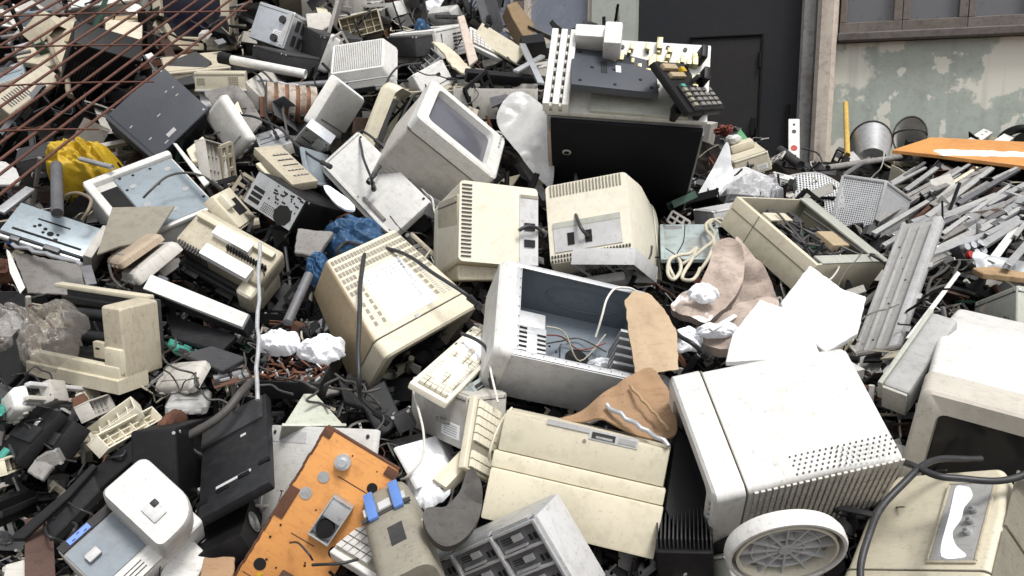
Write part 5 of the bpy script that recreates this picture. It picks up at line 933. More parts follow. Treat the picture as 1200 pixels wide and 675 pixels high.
m = MB(); wbox(m, S0, .695, SILL-.065, SILL+.0, -.25, .10, .01); m.out('window_sill', 'sill', b)
for k in range(8):
    s = .69-.44*k; m = MB(); e = s-.438
    wbox(m, e, s, SILL+.002, SILL+.09, -.16, -.06); wbox(m, e, e+.06, SILL+.09, WT, -.16, -.06); wbox(m, s-.05, s-.002, SILL+.09, WT, -.16, -.06); wbox(m, e+.06, s-.05, WT-.08, WT, -.16, -.06); wbox(m, e+.06, s-.05, 3.5, 3.56, -.16, -.06)
    w = m.out('window', 'oldframe', b); m = MB(); wbox(m, e+.055, s-.045, SILL+.085, WT-.02, -.13, -.12, 0); m.out('pane', 'pane', w)
for s0, s1 in ((2.665, 3.295), (3.375, 4.015)):
    m = MB(); wbox(m, s0, s1, 2.80, 2.86, -.16, -.04); wbox(m, s0, s0+.045, 2.86, 4.6, -.16, -.04); wbox(m, s1-.045, s1, 2.86, 4.6, -.16, -.04); w = m.out('window', 'plaster', b)
    m = MB(); wbox(m, s0+.04, s1-.04, 2.85, 4.6, -.12, -.11, 0); m.out('pane', 'paneblue', w)
m = MB(); wbox(m, 3.297, 3.373, 2.80, 4.6, -.18, -.02); m.out('mullion', 'oldframe', b)
m = MB(); wbox(m, S0-.2, S1+.2, 5.2, 5.4, -4, .3, .01); m.out('roof', 'concrete', b); m = MB(); wbox(m, S0, S1, -.1, 5.19, -4, -3.9, 0); wbox(m, S0, S0+.1, -.1, 5.19, -3.9, -.36, 0); wbox(m, S1-.1, S1, -.1, 5.19, -3.9, -.36, 0); m.out('back_wall', 'concrete', b)

m = MB(); m.grid(lambda u, v: ((u-.5)*400, (v-.5)*400, 0), 20, 20); tagit(m.out('ground', 'soil'), None, None, kind='structure')
# mound of compacted scrap below the things
bm = bmesh.new(); G = {}
for i in range(TNX+1):
    for j in range(TNY+1): G[i, j] = bm.verts.new(TERR[i*(TNY+1)+j])
for i in range(TNX):
    for j in range(TNY): bm.faces.new((G[i, j], G[i+1, j], G[i+1, j+1], G[i, j+1]))
def skirt(line, dx, dy):
    prev = None
    for v in line:
        a = bm.verts.new((v.co.x+dx*.5, v.co.y+dy*.5, max(0, v.co.z-.5))); c = bm.verts.new((v.co.x+dx*(.5+v.co.z*.6), v.co.y+dy*(.5+v.co.z*.6), -.02))
        if prev: bm.faces.new((prev[0], v, a, prev[1])); bm.faces.new((prev[1], a, c, prev[2]))
        prev = (v, a, c)
top = [G[i, 0] for i in range(TNX+1)]; skirt(top, 0, .35); skirt([G[i, TNY] for i in range(TNX+1)], 0, -.5); skirt([G[0, j] for j in range(TNY+1)], -.8, 0); skirt([G[TNX, j] for j in range(TNY+1)], .8, 0)
bmesh.ops.subdivide_edges(bm, edges=bm.edges[:], cuts=2, use_grid_fill=True)
for v in bm.verts: v.co += V((noise.noise(v.co*5), noise.noise(v.co*5+V((9, 0, 0))), noise.noise(v.co*5+V((0, 9, 0)))))*.05+V((0, 0, noise.noise(v.co*14)*.03))
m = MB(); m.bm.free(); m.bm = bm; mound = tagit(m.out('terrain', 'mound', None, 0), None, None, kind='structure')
# uncountable small scrap lying all over the mound
rr = random.Random(12); mats = ['black', 'dgrey', 'dusty', 'warmgrey', 'beige', 'dgalv', 'rust', 'white', 'galv', 'brown', 'cream', 'pcb']; wts = [42, 20, 11, 6, 4, 11, 4, 2, 3, 4, 2, 3]
VS, FS, MI = [], [], []; vs = [V(p) for p in TERR]
def T_(a, c): i, j = min(int(a), TNX-1), min(int(c), TNY-1); u, w = a-i, c-j; g = lambda x, y: vs[x*(TNY+1)+y]; return g(i, j)*(1-u)*(1-w)+g(i+1, j)*u*(1-w)+g(i+1, j+1)*u*w+g(i, j+1)*(1-u)*w
def sbox(p, d, q, k, tp=1.):
    R3 = q.to_matrix(); n = len(VS)
    for z in (-.5, .5):
        for x, y in ((-.5, -.5), (.5, -.5), (.5, .5), (-.5, .5)): t = tp if z > 0 else 1; VS.append(p+R3 @ V((x*d[0]*t, y*d[1]*t, z*d[2])))
    for f in ((3, 2, 1, 0), (4, 5, 6, 7), (0, 1, 5, 4), (1, 2, 6, 5), (2, 3, 7, 6), (3, 0, 4, 7)): FS.append([n+i for i in f]); MI.append(k)
def stube(pts, r, k, n=5):
    rings = []
    for i, p in enumerate(pts):
        t = (pts[min(i+1, len(pts)-1)]-pts[max(i-1, 0)]).normalized(); a = t.orthogonal().normalized(); b = t.cross(a); rings.append(len(VS))
        for j in range(n): VS.append(p+(a*math.cos(6.28318*j/n)+b*math.sin(6.28318*j/n))*r)
    for A, B in zip(rings, rings[1:]):
        for j in range(n): FS.append([A+j, A+(j+1) % n, B+(j+1) % n, B+j]); MI.append(k)
    FS.append([rings[0]+j for j in range(n)][::-1]); FS.append([rings[-1]+j for j in range(n)]); MI.extend((k, k))
for k in range(11500):
    a, c = rr.uniform(0, TNX), rr.uniform(0, TNY)*rr.uniform(.0, 1)**.12
    if k > 9000: a, c = rr.uniform(TNX*.15, TNX*.42), rr.uniform(TNY*.5, TNY*.95)
    p = T_(a, c); px = a/TNX*1840-320
    fine = c > TNY*.5 and px < 480; dd = (p-V((0, 0, 1.9))).length
    q = Quaternion(V((rr.gauss(0, 1), rr.gauss(0, 1), rr.gauss(0, 1))).normalized(), rr.uniform(0, 6.3)); s = rr.choice((.5, .7, 1, 1.5)) if not fine else rr.choice((.4, .6, .9, 1.2))
    s *= max(1, dd/2.6)*(1 if px < 700 else .8); p = p+V((0, -.5, .8)).normalized()*(rr.uniform(-.04, .07)+(0 if px > 800 else max(0, dd-2.6)*rr.uniform(0, .16))); t = rr.random(); mat = rr.choices(range(12), wts)[0]
    R3 = q.to_matrix(); L = .10*s
    if px < 780 and c < TNY*.35 and rr.random() < .35: continue
    if t < .22:                      # torn flat piece
        n = rr.randint(4, 7); k0 = len(VS); th = rr.uniform(.002, .008); ring = [(math.cos(6.283*i/n+rr.uniform(-.3, .3))*L*rr.uniform(.45, 1)*.7, math.sin(6.283*i/n+rr.uniform(-.3, .3))*L*rr.uniform(.35, .9)*.5) for i in range(n)]
        for z in (0, th): VS.extend(p+R3 @ V((x, y, z+.15*x*x/L)) for x, y in ring)
        FS.append([k0+i for i in range(n)][::-1]); FS.append([k0+n+i for i in range(n)]); FS.extend([k0+i, k0+(i+1) % n, k0+n+(i+1) % n, k0+n+i] for i in range(n)); MI.extend([mat]*(n+2))
    elif t < .32: sbox(p, (.06*s*rr.uniform(.4, 1.4), .045*s*rr.uniform(.4, 1.4), .03*s*rr.uniform(.4, 1.4)), q, mat, rr.uniform(.6, .95))
    elif t < .44:                    # channel
        w0, d0, h0 = L*rr.uniform(.8, 1.6), .03*s, .025*s
        sbox(p, (w0, d0, .003), q, mat); sbox(p+R3 @ V((0, d0/2, h0/2)), (w0*.98, .003, h0), q, mat)
        if t > .38: sbox(p+R3 @ V((0, -d0/2, h0/2)), (w0*.98, .003, h0), q, mat)
    elif t < .52:                    # open frame with bars
        w0, d0 = L*1.1, L*.6; e = .008*s+.002
        for y in (-1, 0, 1): sbox(p+R3 @ V((0, y*d0/2, 0)), (w0, e, e), q, mat)
        for x in (-1, -.3, .4, 1): sbox(p+R3 @ V((x*w0/2, 0, .0005)), (e, d0, e*.9), q, mat)
    elif t < .60:                    # ribbed strip
        w0 = L*1.3; sbox(p, (w0, .02*s, .004), q, mat)
        for i in range(6): sbox(p+R3 @ V((w0*(i-2.5)/6, 0, .007*s)), (.004*s, .018*s, .013*s), q, mat)
    elif t < .70 and px > 950 and c < 4: continue
    elif t < .70: z = q @ V((0, 0, .1*s)); stube([p-z, p+z], rr.uniform(.003, .011), mat, 7)
    elif t < .74: z = q @ V((0, 0, .015*s)); stube([p-z, p+z], .018*s+.005, mat, 10)
    else:
        x = V(p); pts = [V(x)]; dv = V((rr.gauss(0, 1), rr.gauss(0, 1), rr.gauss(0, .4))).normalized()
        for _ in range(rr.randint(3, 7)): dv = (dv+V((rr.gauss(0, 1), rr.gauss(0, 1), rr.gauss(0, .5)))*.6).normalized(); x = x+dv*.045*min(s, 1.25); pts.append(V(x))
        stube(smoothpts(pts, 3), rr.uniform(.0016, .004)*max(1, s*.8), rr.choice((0, 0, 0, 1, 1, 2, 3, 6, 10)), 4)
me = bpy.data.meshes.new('loose_scrap'); me.from_pydata(VS, [], FS); me.update()
for k in mats: me.materials.append(MATS[k])
me.polygons.foreach_set('material_index', MI)
lo = bpy.data.objects.new('loose_scrap', me); COL.objects.link(lo)
tagit(lo, 'small loose electronic scrap filling the gaps between the machines', 'scrap', kind='stuff')

# ------------------------------------------------------------------ the things
r = empty('rebar_mesh', V(REBAR[13][0])); tagit(r, 'rusty welded rebar mesh slanting across the top left corner', 'rebar mesh')
for a, c, rad in REBAR:
    a, c = V(a)-r.location, V(c)-r.location; n = 14; L = (c-a)
    MB().tube([a+L*k/n+V((0, 0, .006*math.sin(3.1*k/n)+.003*noise.noise(a+L*k/n*3))) for k in range(n+1)], rad, 8).out('rod', 'rebar', r, 60)
I('crt','crt_monitor','white monitor lying on its side at lower right, dark slotted vents and round base underneath','computer monitor',(0.6373,1.788,1.079),(0.62913,-0.21369,-0.36525,-0.65201),(0.4394,0.4122,0.3129), col='white', tz=0.95, tx=0.85, perf=1, flip=1, foot=1, sticker=0)
I('crt','crt_monitor','cream monitor cut by the lower right corner, top recess holding snow and three screws','computer monitor',(0.9144,1.652,1.044),(0.87612,0.17057,-0.27651,-0.35617),(0.3044,0.3303,0.1175), col='cream', mode='recess')
I('crt','crt_monitor','pale monitor on the right edge, dark screen facing down the slope','computer monitor',(1.211,2.121,0.9884),(0.95866,0.12802,0.05172,-0.2488),(0.3818,0.6293,0.4412), col='white', bez='warm')
I('crt','crt_monitor','yellowed monitor tipped on its face, slotted top with large white spec sheet and black cord','computer monitor',(-0.4203,2.545,1.347),(0.81694,0.42068,0.0263,0.39363),(0.3415,0.3377,0.2727), col='cream', side='tan', topsheet=1, tz=0.86, tx=0.74, tzd=0.5)
I('crt','crt_monitor','grey-white monitor with glassy screen tilted up, ribbed housing, above the pile centre','computer monitor',(-0.1614,3.162,1.746),(0.73691,-0.12538,-0.41865,0.51573),(0.2825,0.3798,0.3469), col='warmgrey', bez='white', scr='pale', ribs=1)
I('crt','crt_monitor','cream monitor back with a strip of short slots and two black sockets','computer monitor',(-0.0904,2.67,1.509),(-0.17232,0.0344,0.17457,0.96884),(0.2526,0.2965,0.2499), col='ivory', tx=1, tz=1, backmode='slots')
I('crt','crt_monitor','cream monitor seen from the back, black cord hanging over its top into the socket recess','computer monitor',(0.3097,2.737,1.458),(0.1527,-0.0641,0.22649,0.95983),(0.3157,0.4223,0.3217), col='ivory', tx=0.84, tz=0.84, backmode='socket')
I('crt','crt_monitor','grey-white monitor on its face at the upper middle, finely grilled back','computer monitor',(-0.662,3.802,2.175),(0.03955,-0.05891,0.40662,0.91084),(0.3128,0.0998,0.2773), col='white', backmode='grille', tx=0.75, tz=0.75)
I('crt','crt_monitor','beige television with navy screen beside the rebar at the top','television',(-1.615,4.605,2.398),(0.99818,0.039,0.00939,0.04496),(0.3691,0.3859,0.4122), col='beige', scr='navy')
I('case','equipment_case','black equipment case half hidden behind the rusty rebar','equipment case',(-1.777,3.755,2.247),(0.3136,0.89791,0.30811,-0.0218),(0.2586,0.4729,0.12), col='black', slots=1)
I('case','copier','large white copier lying on its back behind, black front panel and stripped top','copier',(0.4472,3.634,1.734),(0.8681,0.49116,0.00234,-0.07175),(0.5406,0.3126,0.7826), fn2='copier')
I('caseopen','computer_case','open grey computer case without side cover, slate inside, drive cage and fan hole showing','computer case',(0.137,2.272,1.331),(0.93726,0.31909,0.1386,0.02287),(0.3669,0.3142,0.1673))
I('desk','desktop_computer','cream desktop computer standing on edge, two stepped ridges along its front','desktop computer',(0.1291,1.867,1.019),(0.98502,-0.11924,0.09318,-0.08265),(0.394,0.1211,0.2518), col='cream')
I('bay','computer_case','grey computer tower with its bare steel drive bays showing, at the bottom edge','computer case',(0.0355,1.708,0.9087),(0.92895,-0.03026,-0.2814,-0.23865),(0.3687,0.1049,0.1969))
I('inkjet','printer','white inkjet printer with grey flatbed and blue control panel, lower left','printer',(-0.8982,1.962,0.8804),(0.78327,0.42441,-0.08306,0.44661),(0.2352,0.1779,0.3766), lid=1)
I('opendesk','desktop_computer','beige desktop computer with the lid off, boards and wires inside','desktop computer',(0.9668,2.89,1.533),(0.86058,0.09355,0.25604,-0.43022),(0.3711,0.4098,0.1174))
I('case','computer_case','dark slate computer case, big scuffed side panel beside the rebar','computer case',(-1.425,3.552,1.965),(0.75952,0.53099,0.32969,-0.18021),(0.2329,0.2894,0.2967), col='slate', scuff=1)
I('printerbase','printer','yellowed printer body missing its cover, two black rollers inside','printer',(-1.19,2.37,1.256),(0.97351,0.02288,0.0092,-0.22732),(0.3862,0.1642,0.2344), col='beige')
I('gutted','printer','gutted beige printer housing with slots and a white paper label','printer',(-0.9021,2.731,1.488),(0.87483,0.41561,0.17912,-0.17279),(0.3028,0.1744,0.1862), col='beige')
I('mechplate','printer','white machine housing with a steel plate and square black opening','printer',(-1.249,3.032,1.617),(0.88806,0.29408,-0.08368,0.34332),(0.3134,0.3744,0.1605), col='white')
I('mechtray','printer','stripped printer chassis of punched steel and white side cheek on the left edge','printer',(-1.544,2.86,1.557),(0.92843,0.31962,0.18933,0.00441),(0.2888,0.143,0.12))
I('slab','scanner','flat scanner with white lid and dark grey sides','scanner',(-0.9161,2.501,1.415),(0.844,0.50125,0.14639,-0.12245),(0.3076,0.046,0.1199), top='white', body='slate')
I('case','computer_case','plain grey-white case under the snowy keyboard','computer case',(-0.1443,2.103,1.17),(0.8912,-0.04548,0.00573,-0.4513),(0.2647,0.12,0.1354), col='warmgrey', cracked=1)
I('case','computer_case','black computer case with perforated steel back plate','computer case',(-0.7598,2.934,1.65),(0.78216,0.13632,0.2231,0.56557),(0.3219,0.2055,0.115), col='black', ioplate='L')
I('kbd','keyboard','keyboard buried in snow, upper middle of the pile','keyboard',(-0.1365,2.147,1.342),(0.78157,0.2155,0.08212,0.57963),(0.4278,0.1045,0.0241), col='ivory', snow=1)
I('kbd','keyboard','cream keyboard standing upright against the desktop computer','keyboard',(-0.081,1.944,1.216),(0.66007,-0.02322,0.59823,-0.45375),(0.1789,0.1141,0.0248), col='cream')
I('kbd','keyboard','white keyboard corner peeping out beside the orange panel','keyboard',(-0.2887,1.748,1.019),(0.92492,0.16786,-0.00766,-0.341),(0.1796,0.1313,0.0291), col='white')
I('panel','steel_sheet','orange painted sheet with rusty edges, round holes and a small steel meter box','metal panel',(-0.444,1.809,1.059),(0.73786,0.61685,0.19563,-0.19181),(0.1883,0.4233,0.02), fn2='orange')
I('panel','steel_sheet','scuffed white side cover under the orange sheet','metal panel',(-0.4636,1.938,1.093),(0.80622,0.51973,-0.21014,-0.18902),(0.3523,0.2954,0.02), col='white')
I('taupe','tool_case','taupe plastic housing with two blue latches','tool case',(-0.2107,1.738,1.004),(0.95471,0.18529,-0.19845,0.12174),(0.119,0.2722,0.1332))
I('laptop','laptop','closed slate laptop upside down on the copier','laptop',(0.3397,2.953,2.138),(0.95201,0.30159,0.05001,-0.01464),(0.2886,0.2365,0.0265))
I('phone','desk_phone','black desk phone split open with a keypad of grey keys','telephone',(0.5718,2.893,2.086),(0.78253,0.40452,0.18655,0.43498),(0.3113,0.2053,0.0308))
I('drive','disk_drive','small beige drive with two grilles on its face','disk drive',(-1.225,3.7,2.142),(0.99116,0.06902,-0.00187,0.11333),(0.202,0.1416,0.0778), col='cream', style='modem')
I('drive','disk_drive','blue-grey optical drive among small scrap at the top left','disk drive',(-2.143,3.758,2.191),(0.93927,0.2147,-0.13751,0.2297),(0.1214,0.2066,0.033), col='steelblue')
I('case','computer_case','yellowed flat computer case behind the rebar on the left edge','computer case',(-2.121,3.773,2.045),(0.66728,0.52613,-0.02088,0.52678),(0.2779,0.0971,0.2242), col='beige', slots=1)
I('drive','modem','beige strip of switches with five dark slots','switch box',(-0.7958,3.014,1.82),(0.8862,0.25129,0.05346,0.38555),(0.1035,0.253,0.0306), col='beige', style='slots')
I('drive','disk_drive','bare silver optical drive standing beside the wound coils','disk drive',(-0.739,3.243,1.939),(0.29008,0.89179,0.22455,-0.26485),(0.1067,0.1892,0.0449), col='silver')
I('drive','disk_drive','dented silver drive lying between cords and the coils','disk drive',(-0.9017,3.311,1.897),(0.95694,0.18718,-0.1385,0.17335),(0.1143,0.1965,0.045), col='silver')
I('panel','steel_sheet','thin bluish steel cover leaning below the silver drives','metal panel',(-0.7073,3.12,1.825),(0.66528,0.45708,0.41268,0.42211),(0.1965,0.1322,0.01), col='steelblue')
I('case','computer_case','dull silver power supply block with black knobs at the top','power supply',(-1.121,4.304,2.368),(0.96485,-0.05912,0.16867,-0.19264),(0.2164,0.2722,0.1782), col='silver', knobs=1)
I('panel','steel_sheet','thin grey panel standing on edge beside the upper monitor','metal panel',(-0.8669,4.165,2.412),(0.39691,0.59967,0.54537,0.43061),(0.1086,0.3796,0.012), col='warmgrey')
I('case','cabinet','big beige cabinet back at the top of the heap','cabinet',(-1.107,5.182,2.728),(0.91651,0.38177,0.00183,0.11942),(0.4792,0.2977,0.4689), col='beige')
I('shellbox','plastic_cover','open cream plastic cover lying on top of the grilled monitor','plastic cover',(-0.7451,4.408,2.498),(0.70127,0.70148,-0.07182,0.10486),(0.1986,0.1042,0.0795), col='cream')
I('shellbox','plastic_cover','snowy white cover sloping beside the copper coils','plastic cover',(-0.7063,3.428,2.059),(0.44362,0.63389,0.58843,0.23481),(0.2851,0.2053,0.04), col='white', snow=1, flip=1)
I('panel','computer_cover','large white computer cover with a black cord looped over it','computer cover',(-0.4726,3.03,1.766),(0.76571,0.46708,0.06162,-0.43786),(0.4689,0.1805,0.03), col='white', lip=1)
I('curvebezel','monitor_shell','curved cream bezel of a second monitor tucked behind the glassy screen','monitor bezel',(-0.586,3.529,1.821),(0.70736,0.13707,0.14789,0.67748),(0.2738,0.0571,0.3503), col='cream')
I('kbd','keyboard','white keyboard at the top of the heap under a wooden strip','keyboard',(-0.0904,4.174,2.354),(0.89554,0.34291,0.25006,0.13378),(0.2734,0.1422,0.0284), col='white')
I('slab','scanner','cream flatbed with black edge resting high on the heap','scanner',(-0.0551,4.186,2.366),(0.74185,0.60267,0.13901,-0.25906),(0.2479,0.0848,0.0716), top='cream', body='black')
I('shellbox','plastic_cover','grey monitor rim half buried under crumpled film','plastic cover',(-0.069,3.799,2.04),(0.99578,0.09151,0.00377,-0.00577),(0.3568,0.1895,0.127), col='warmgrey')
I('case','monitor_housing','white plastic housing with a small square hole behind the glassy screen','monitor housing',(-0.3977,3.946,2.177),(0.68711,0.64144,-0.01304,0.34097),(0.1646,0.1135,0.132), col='white', hole=1)
I('longpanel','steel_sheet','tall grey panel with folded flange leaning toward the wall','metal panel',(1.16,2.525,1.453),(0.85979,0.30233,-0.21165,-0.35293),(0.1247,0.6218,0.03), col='grey')
I('trough','metal_trough','grey channel-shaped cover pointing down to the right monitor','metal trough',(1.041,2.116,1.334),(0.87735,0.29501,-0.01391,-0.3782),(0.0657,0.285,0.0823), col='warmgrey')
I('case','computer_case','grey-green case on the right edge under splintered board','computer case',(1.479,2.427,1.278),(0.69101,-0.20265,-0.08499,-0.68863),(0.2178,0.1457,0.2013), col='greygreen')
I('perfbox','speaker_grille','white perforated metal hood standing on edge','perforated cover',(1.573,3.8,1.476),(0.93677,-0.07949,0.09303,-0.32785),(0.1787,0.4537,0.2566))
I('case','office_machine','cream office machine with a notched side below the dark gate','office machine',(1.156,4.195,1.799),(0.9824,0.07328,-0.16572,-0.04546),(0.1645,0.2869,0.0913), col='cream', notch=1)
I('case','computer_case','white perforated junction box behind the clear bag','junction box',(1.268,4.079,1.694),(0.97629,0.06683,0.11575,-0.17026),(0.1037,0.1354,0.0807), col='white', slots=1)
I('panel','steel_sheet','pale blue scuffed sheet lying behind the tangled grey cables','metal panel',(0.5997,2.861,1.581),(0.9788,0.18967,-0.02619,-0.07271),(0.1974,0.2581,0.01), col='paleblue')
I('case','printer','grey printer with a thin white lid at the top left','printer',(-2.053,4.598,2.605),(0.94898,0.30605,-0.07172,-0.02481),(0.4127,0.2184,0.0768), col='grey', top='white')
I('case','computer_case','tan drive case with a round knob below the television','computer case',(-1.913,4.406,2.404),(0.97369,0.13858,-0.03786,0.1769),(0.1821,0.1968,0.1354), col='tan', knobs=1)
I('case','cabinet','pinkish cabinet corner at the very top left','cabinet',(-2.556,4.903,2.65),(0.98534,0.08339,0.01686,0.14787),(0.1605,0.325,0.1873), col='pink')
I('case','battery_case','dark grey battery box beside the yellow bag','battery box',(-1.792,3.26,1.84),(0.96361,0.13603,-0.09623,0.20904),(0.1172,0.216,0.0518), col='dgrey')
I('psu','power_supply','black power supply with a round fan grille beside the white cover','power supply',(-0.6537,1.901,0.9745),(0.97259,0.05774,-0.2151,0.06682),(0.1181,0.202,0.059))
I('bigblack','computer_case','black computer cover with stepped edge and white scratches','computer case',(-0.6604,1.981,1.154),(0.94854,0.20089,-0.22754,0.09028),(0.1829,0.3438,0.035), col='charcoal')
I('case','computer_case','black computer case lying under the scratched cover','computer case',(-0.8935,2.084,1.113),(0.53342,0.38643,0.57582,0.48432),(0.5154,0.1884,0.1001), col='black')
I('traybin','tray','black plastic tray of rusty scraps under the snow lumps','tray',(-0.5817,2.276,1.27),(0.98392,0.16686,-0.00151,-0.06366),(0.1854,0.1794,0.0557), col='black')
I('drive','cartridge','flat black toner cartridge with a green tab','toner cartridge',(-1.237,2.127,1.154),(0.86577,0.30675,-0.2,-0.34111),(0.2081,0.1533,0.0293), col='black', style='tab')
I('drive','cartridge','plain black toner cartridge beside the green-tabbed one','toner cartridge',(-1.164,2.133,1.13),(0.83631,0.33346,-0.25623,-0.35176),(0.257,0.1138,0.05), col='black', style='plain')
I('shellbox','plastic_cover','long ivory printer cover with a black slot, near the lower left','plastic cover',(-0.9881,2.075,1.18),(0.7075,0.29965,0.24432,0.59157),(0.2281,0.0457,0.0399), col='ivory', slot=1)
I('shellbox','plastic_cover','narrow ivory bracket leaning on the long slotted cover','plastic cover',(-1.02,2.135,1.184),(0.91256,0.23586,-0.24639,0.22561),(0.1343,0.0566,0.0399), col='ivory')
I('rails','printer_carriage','pale printer carriage rails under the yellowed printer body','printer mechanism',(-1.238,2.231,1.227),(0.69862,0.32493,0.4468,0.45467),(0.3055,0.0547,0.06))
I('shellbox','plastic_cover','grey rounded lid with a dusty face left of the tan monitor','plastic cover',(-0.8992,2.277,1.272),(0.90463,0.3296,-0.17489,-0.20598),(0.1618,0.0936,0.0299), col='warmgrey', flip=1)
I('shellbox','plastic_cover','dim grey lid partly under the dark cable','plastic cover',(-0.8741,2.229,1.212),(0.99348,0.02866,0.02975,0.1063),(0.1057,0.1319,0.03), col='grey', flip=1)
I('pyramid','plastic_hood','translucent greenish hood poking up behind the white cover','plastic hood',(-0.5148,2.079,1.154),(0.90507,-0.39074,-0.01362,0.16727),(0.1497,0.1968,0.1385))
I('shellbox','plastic_cover','brown-beige flap tilted over the printer cavity','plastic cover',(-1.161,2.625,1.579),(0.84706,0.23012,-0.17101,-0.44754),(0.2608,0.1489,0.0283), col='tan2', flip=1)
I('shellbox','plastic_cover','bent white bumper in the shade of the gutted printer','plastic cover',(-1.096,2.593,1.541),(0.83275,0.253,-0.20334,-0.44852),(0.2916,0.161,0.0401), col='warmgrey', flip=1)
I('shellbox','plastic_cover','white ribbed hood above the black case','plastic cover',(-1.079,3.356,1.981),(0.64388,0.64387,-0.41288,0.01944),(0.1455,0.2133,0.035), col='white', flip=1)
I('shellbox','plastic_cover','dusty grey broken shroud hanging beside the white hood','plastic cover',(-1.116,3.159,1.842),(0.58927,0.4486,0.46666,0.48348),(0.1561,0.1555,0.04), col='warmgrey')
I('jaw','plastic_bracket','cream toothed bracket on top of the gutted printer','plastic bracket',(-0.9443,2.817,1.686),(0.6169,0.34751,0.26841,0.65317),(0.1794,0.1298,0.05), col='cream')
I('case','connector_block','block of chrome sockets with a red ring near the metal strips','connector block',(1.563,2.936,1.52),(0.83021,0.50831,0.0526,0.2227),(0.0986,0.087,0.0499), col='silver', fn2='jacks')
I('case','transformer','dark ferrite block beside the tall grey panel','transformer',(1.481,2.949,1.49),(0.85321,0.38879,-0.2718,0.21679),(0.0635,0.075,0.0743), col='dgrey')
I('case','transformer','small black box in the cable tangle by the snowy keyboard','transformer',(-0.2618,2.067,1.202),(0.97308,-0.0957,-0.19868,0.06703),(0.0458,0.1011,0.0472), col='dgrey')
I('case','power_strip','white bar with two round marks leaning on the gate','power strip',(1.687,5.161,1.813),(0.96186,-0.25252,0.03061,-0.10059),(0.0655,0.02,0.2987), col='white', fn2='strip')
I('board','circuit_board','green circuit board slipping under the scanner','circuit board',(-0.9256,2.362,1.324),(0.92099,-0.01799,0.23213,0.31238),(0.1022,0.1152,0.01))
I('board','circuit_board','reddish circuit board with a white label among small scrap','circuit board',(-0.7776,2.289,1.277),(0.97477,0.03592,-0.07587,0.20681),(0.1009,0.1457,0.01), col='rustpcb')
I('panel','ribbon_cable','flat brown ribbon strap at the lower left edge','strap',(-1.063,1.799,1.004),(0.96627,0.06996,0.02178,0.24688),(0.0579,0.3003,0.004), col='brown', fn2='plain')
I('panel','floppy_sleeve','white floppy sleeve dusted with snow by the white cover','floppy sleeve',(-0.2001,1.968,1.155),(0.74728,0.3091,0.33716,0.48202),(0.2845,0.1059,0.01), col='white', snow=1, fn2='plain')
I('case','connector_plug','striped blue-white memory module tucked behind the open case','memory module',(-0.0963,2.1,1.291),(0.722,0.35674,0.2847,0.52),(0.1312,0.0398,0.03), col='paleblue', slots=1)
I('drive','disk_drive','beige tape drive angled under the standing keyboard','disk drive',(-0.1378,1.907,1.133),(0.92045,0.24629,0.13851,-0.27005),(0.0385,0.1169,0.0471), col='cream', style='modem')
I('round_base','monitor_stand','round white swivel base with web ribs under the white monitor','monitor stand',(0.5431,1.608,1.124),(0.50251,0.86258,-0.03946,0.04341),(0.2405,0.209,0.0362))
I('case','power_adapter','grey plastic foot beneath the swivel base','plastic foot',(0.4984,1.747,0.9588),(0.79668,-0.09799,-0.23853,-0.54663),(0.1341,0.1004,0.0666), col='greygreen')
I('case','speaker','black ribbed radiator deep between the desktop and the white monitor','radiator',(0.3743,1.714,0.9865),(0.78318,-0.61181,0.0334,-0.10584),(0.1219,0.1389,0.263), col='black', fins=1)
P('foam_board','irregular white board with a torn lower edge on top of the snow','foam board',(0.8046,2.178,1.467),(0.96097,0.27206,-0.04829,-0.01367),[(0.0177,0.1907),(0.0785,0.0801),(0.1263,0.0474),(0.0649,-0.0845),(-0.0307,-0.1412),(-0.0618,-0.0838),(-0.0957,-0.0301),(-0.0947,0.0485)],0.018, mat='whiteboard')
P('foam_board','white notched board lying flat beside the brown sack','foam board',(0.6636,2.106,1.426),(0.97462,0.21793,-0.05006,-0.01119),[(-0.0034,0.1478),(0.0832,0.071),(0.0848,-0.0152),(0.0845,-0.1023),(-0.1429,-0.0936),(-0.1047,0.0097)],0.018, mat='whiteboard')
P('cardboard_piece','tan cardboard flap hanging over the open case','cardboard',(0.3444,2.116,1.44),(0.88938,0.45448,0.04409,0.02253),[(-0.0572,0.0818),(-0.0305,0.1149),(0.0052,0.1092),(0.0443,0.0622),(0.0686,0.0059),(0.0654,-0.1053),(-0.0068,-0.1171),(-0.0407,-0.1093),(-0.0484,-0.0273)],0.006, mat='cardboard', bend=0.02)
P('cardboard_piece','brown cardboard sheet curling below the open case','cardboard',(0.2791,1.949,1.289),(0.96097,0.27206,-0.04829,-0.01367),[(-0.1682,-0.0019),(-0.0957,0.0185),(0.0016,0.0756),(0.0568,0.1045),(0.0945,0.0449),(0.1033,-0.0357),(0.0877,-0.09),(-0.0036,-0.0725),(-0.079,-0.0305)],0.006, mat='cardboarddark', bend=0.04, smooth=1)
P('splintered_board','splintered tan chipboard on the right edge','wooden board',(1.518,2.622,1.502),(0.99183,0.12761,0,0),[(-0.072,0.0396),(0.0041,0.0465),(0.0819,-0.0078),(0.06,-0.0473),(-0.0123,-0.0211),(-0.0636,-0.0078)],0.02, mat='wood')
P('orange_sheet','orange tabletop with a strip of snow, by the wall','tabletop',(2.964,5.411,1.845),(0.99465,0.10332,0,0),[(-0.5408,0.1041),(-0.1091,0.5123),(0.5907,0.3149),(0.3029,-0.4277),(0.0537,-0.3423),(-0.3106,-0.0446)],0.025, mat='orange', snowpatch=1)
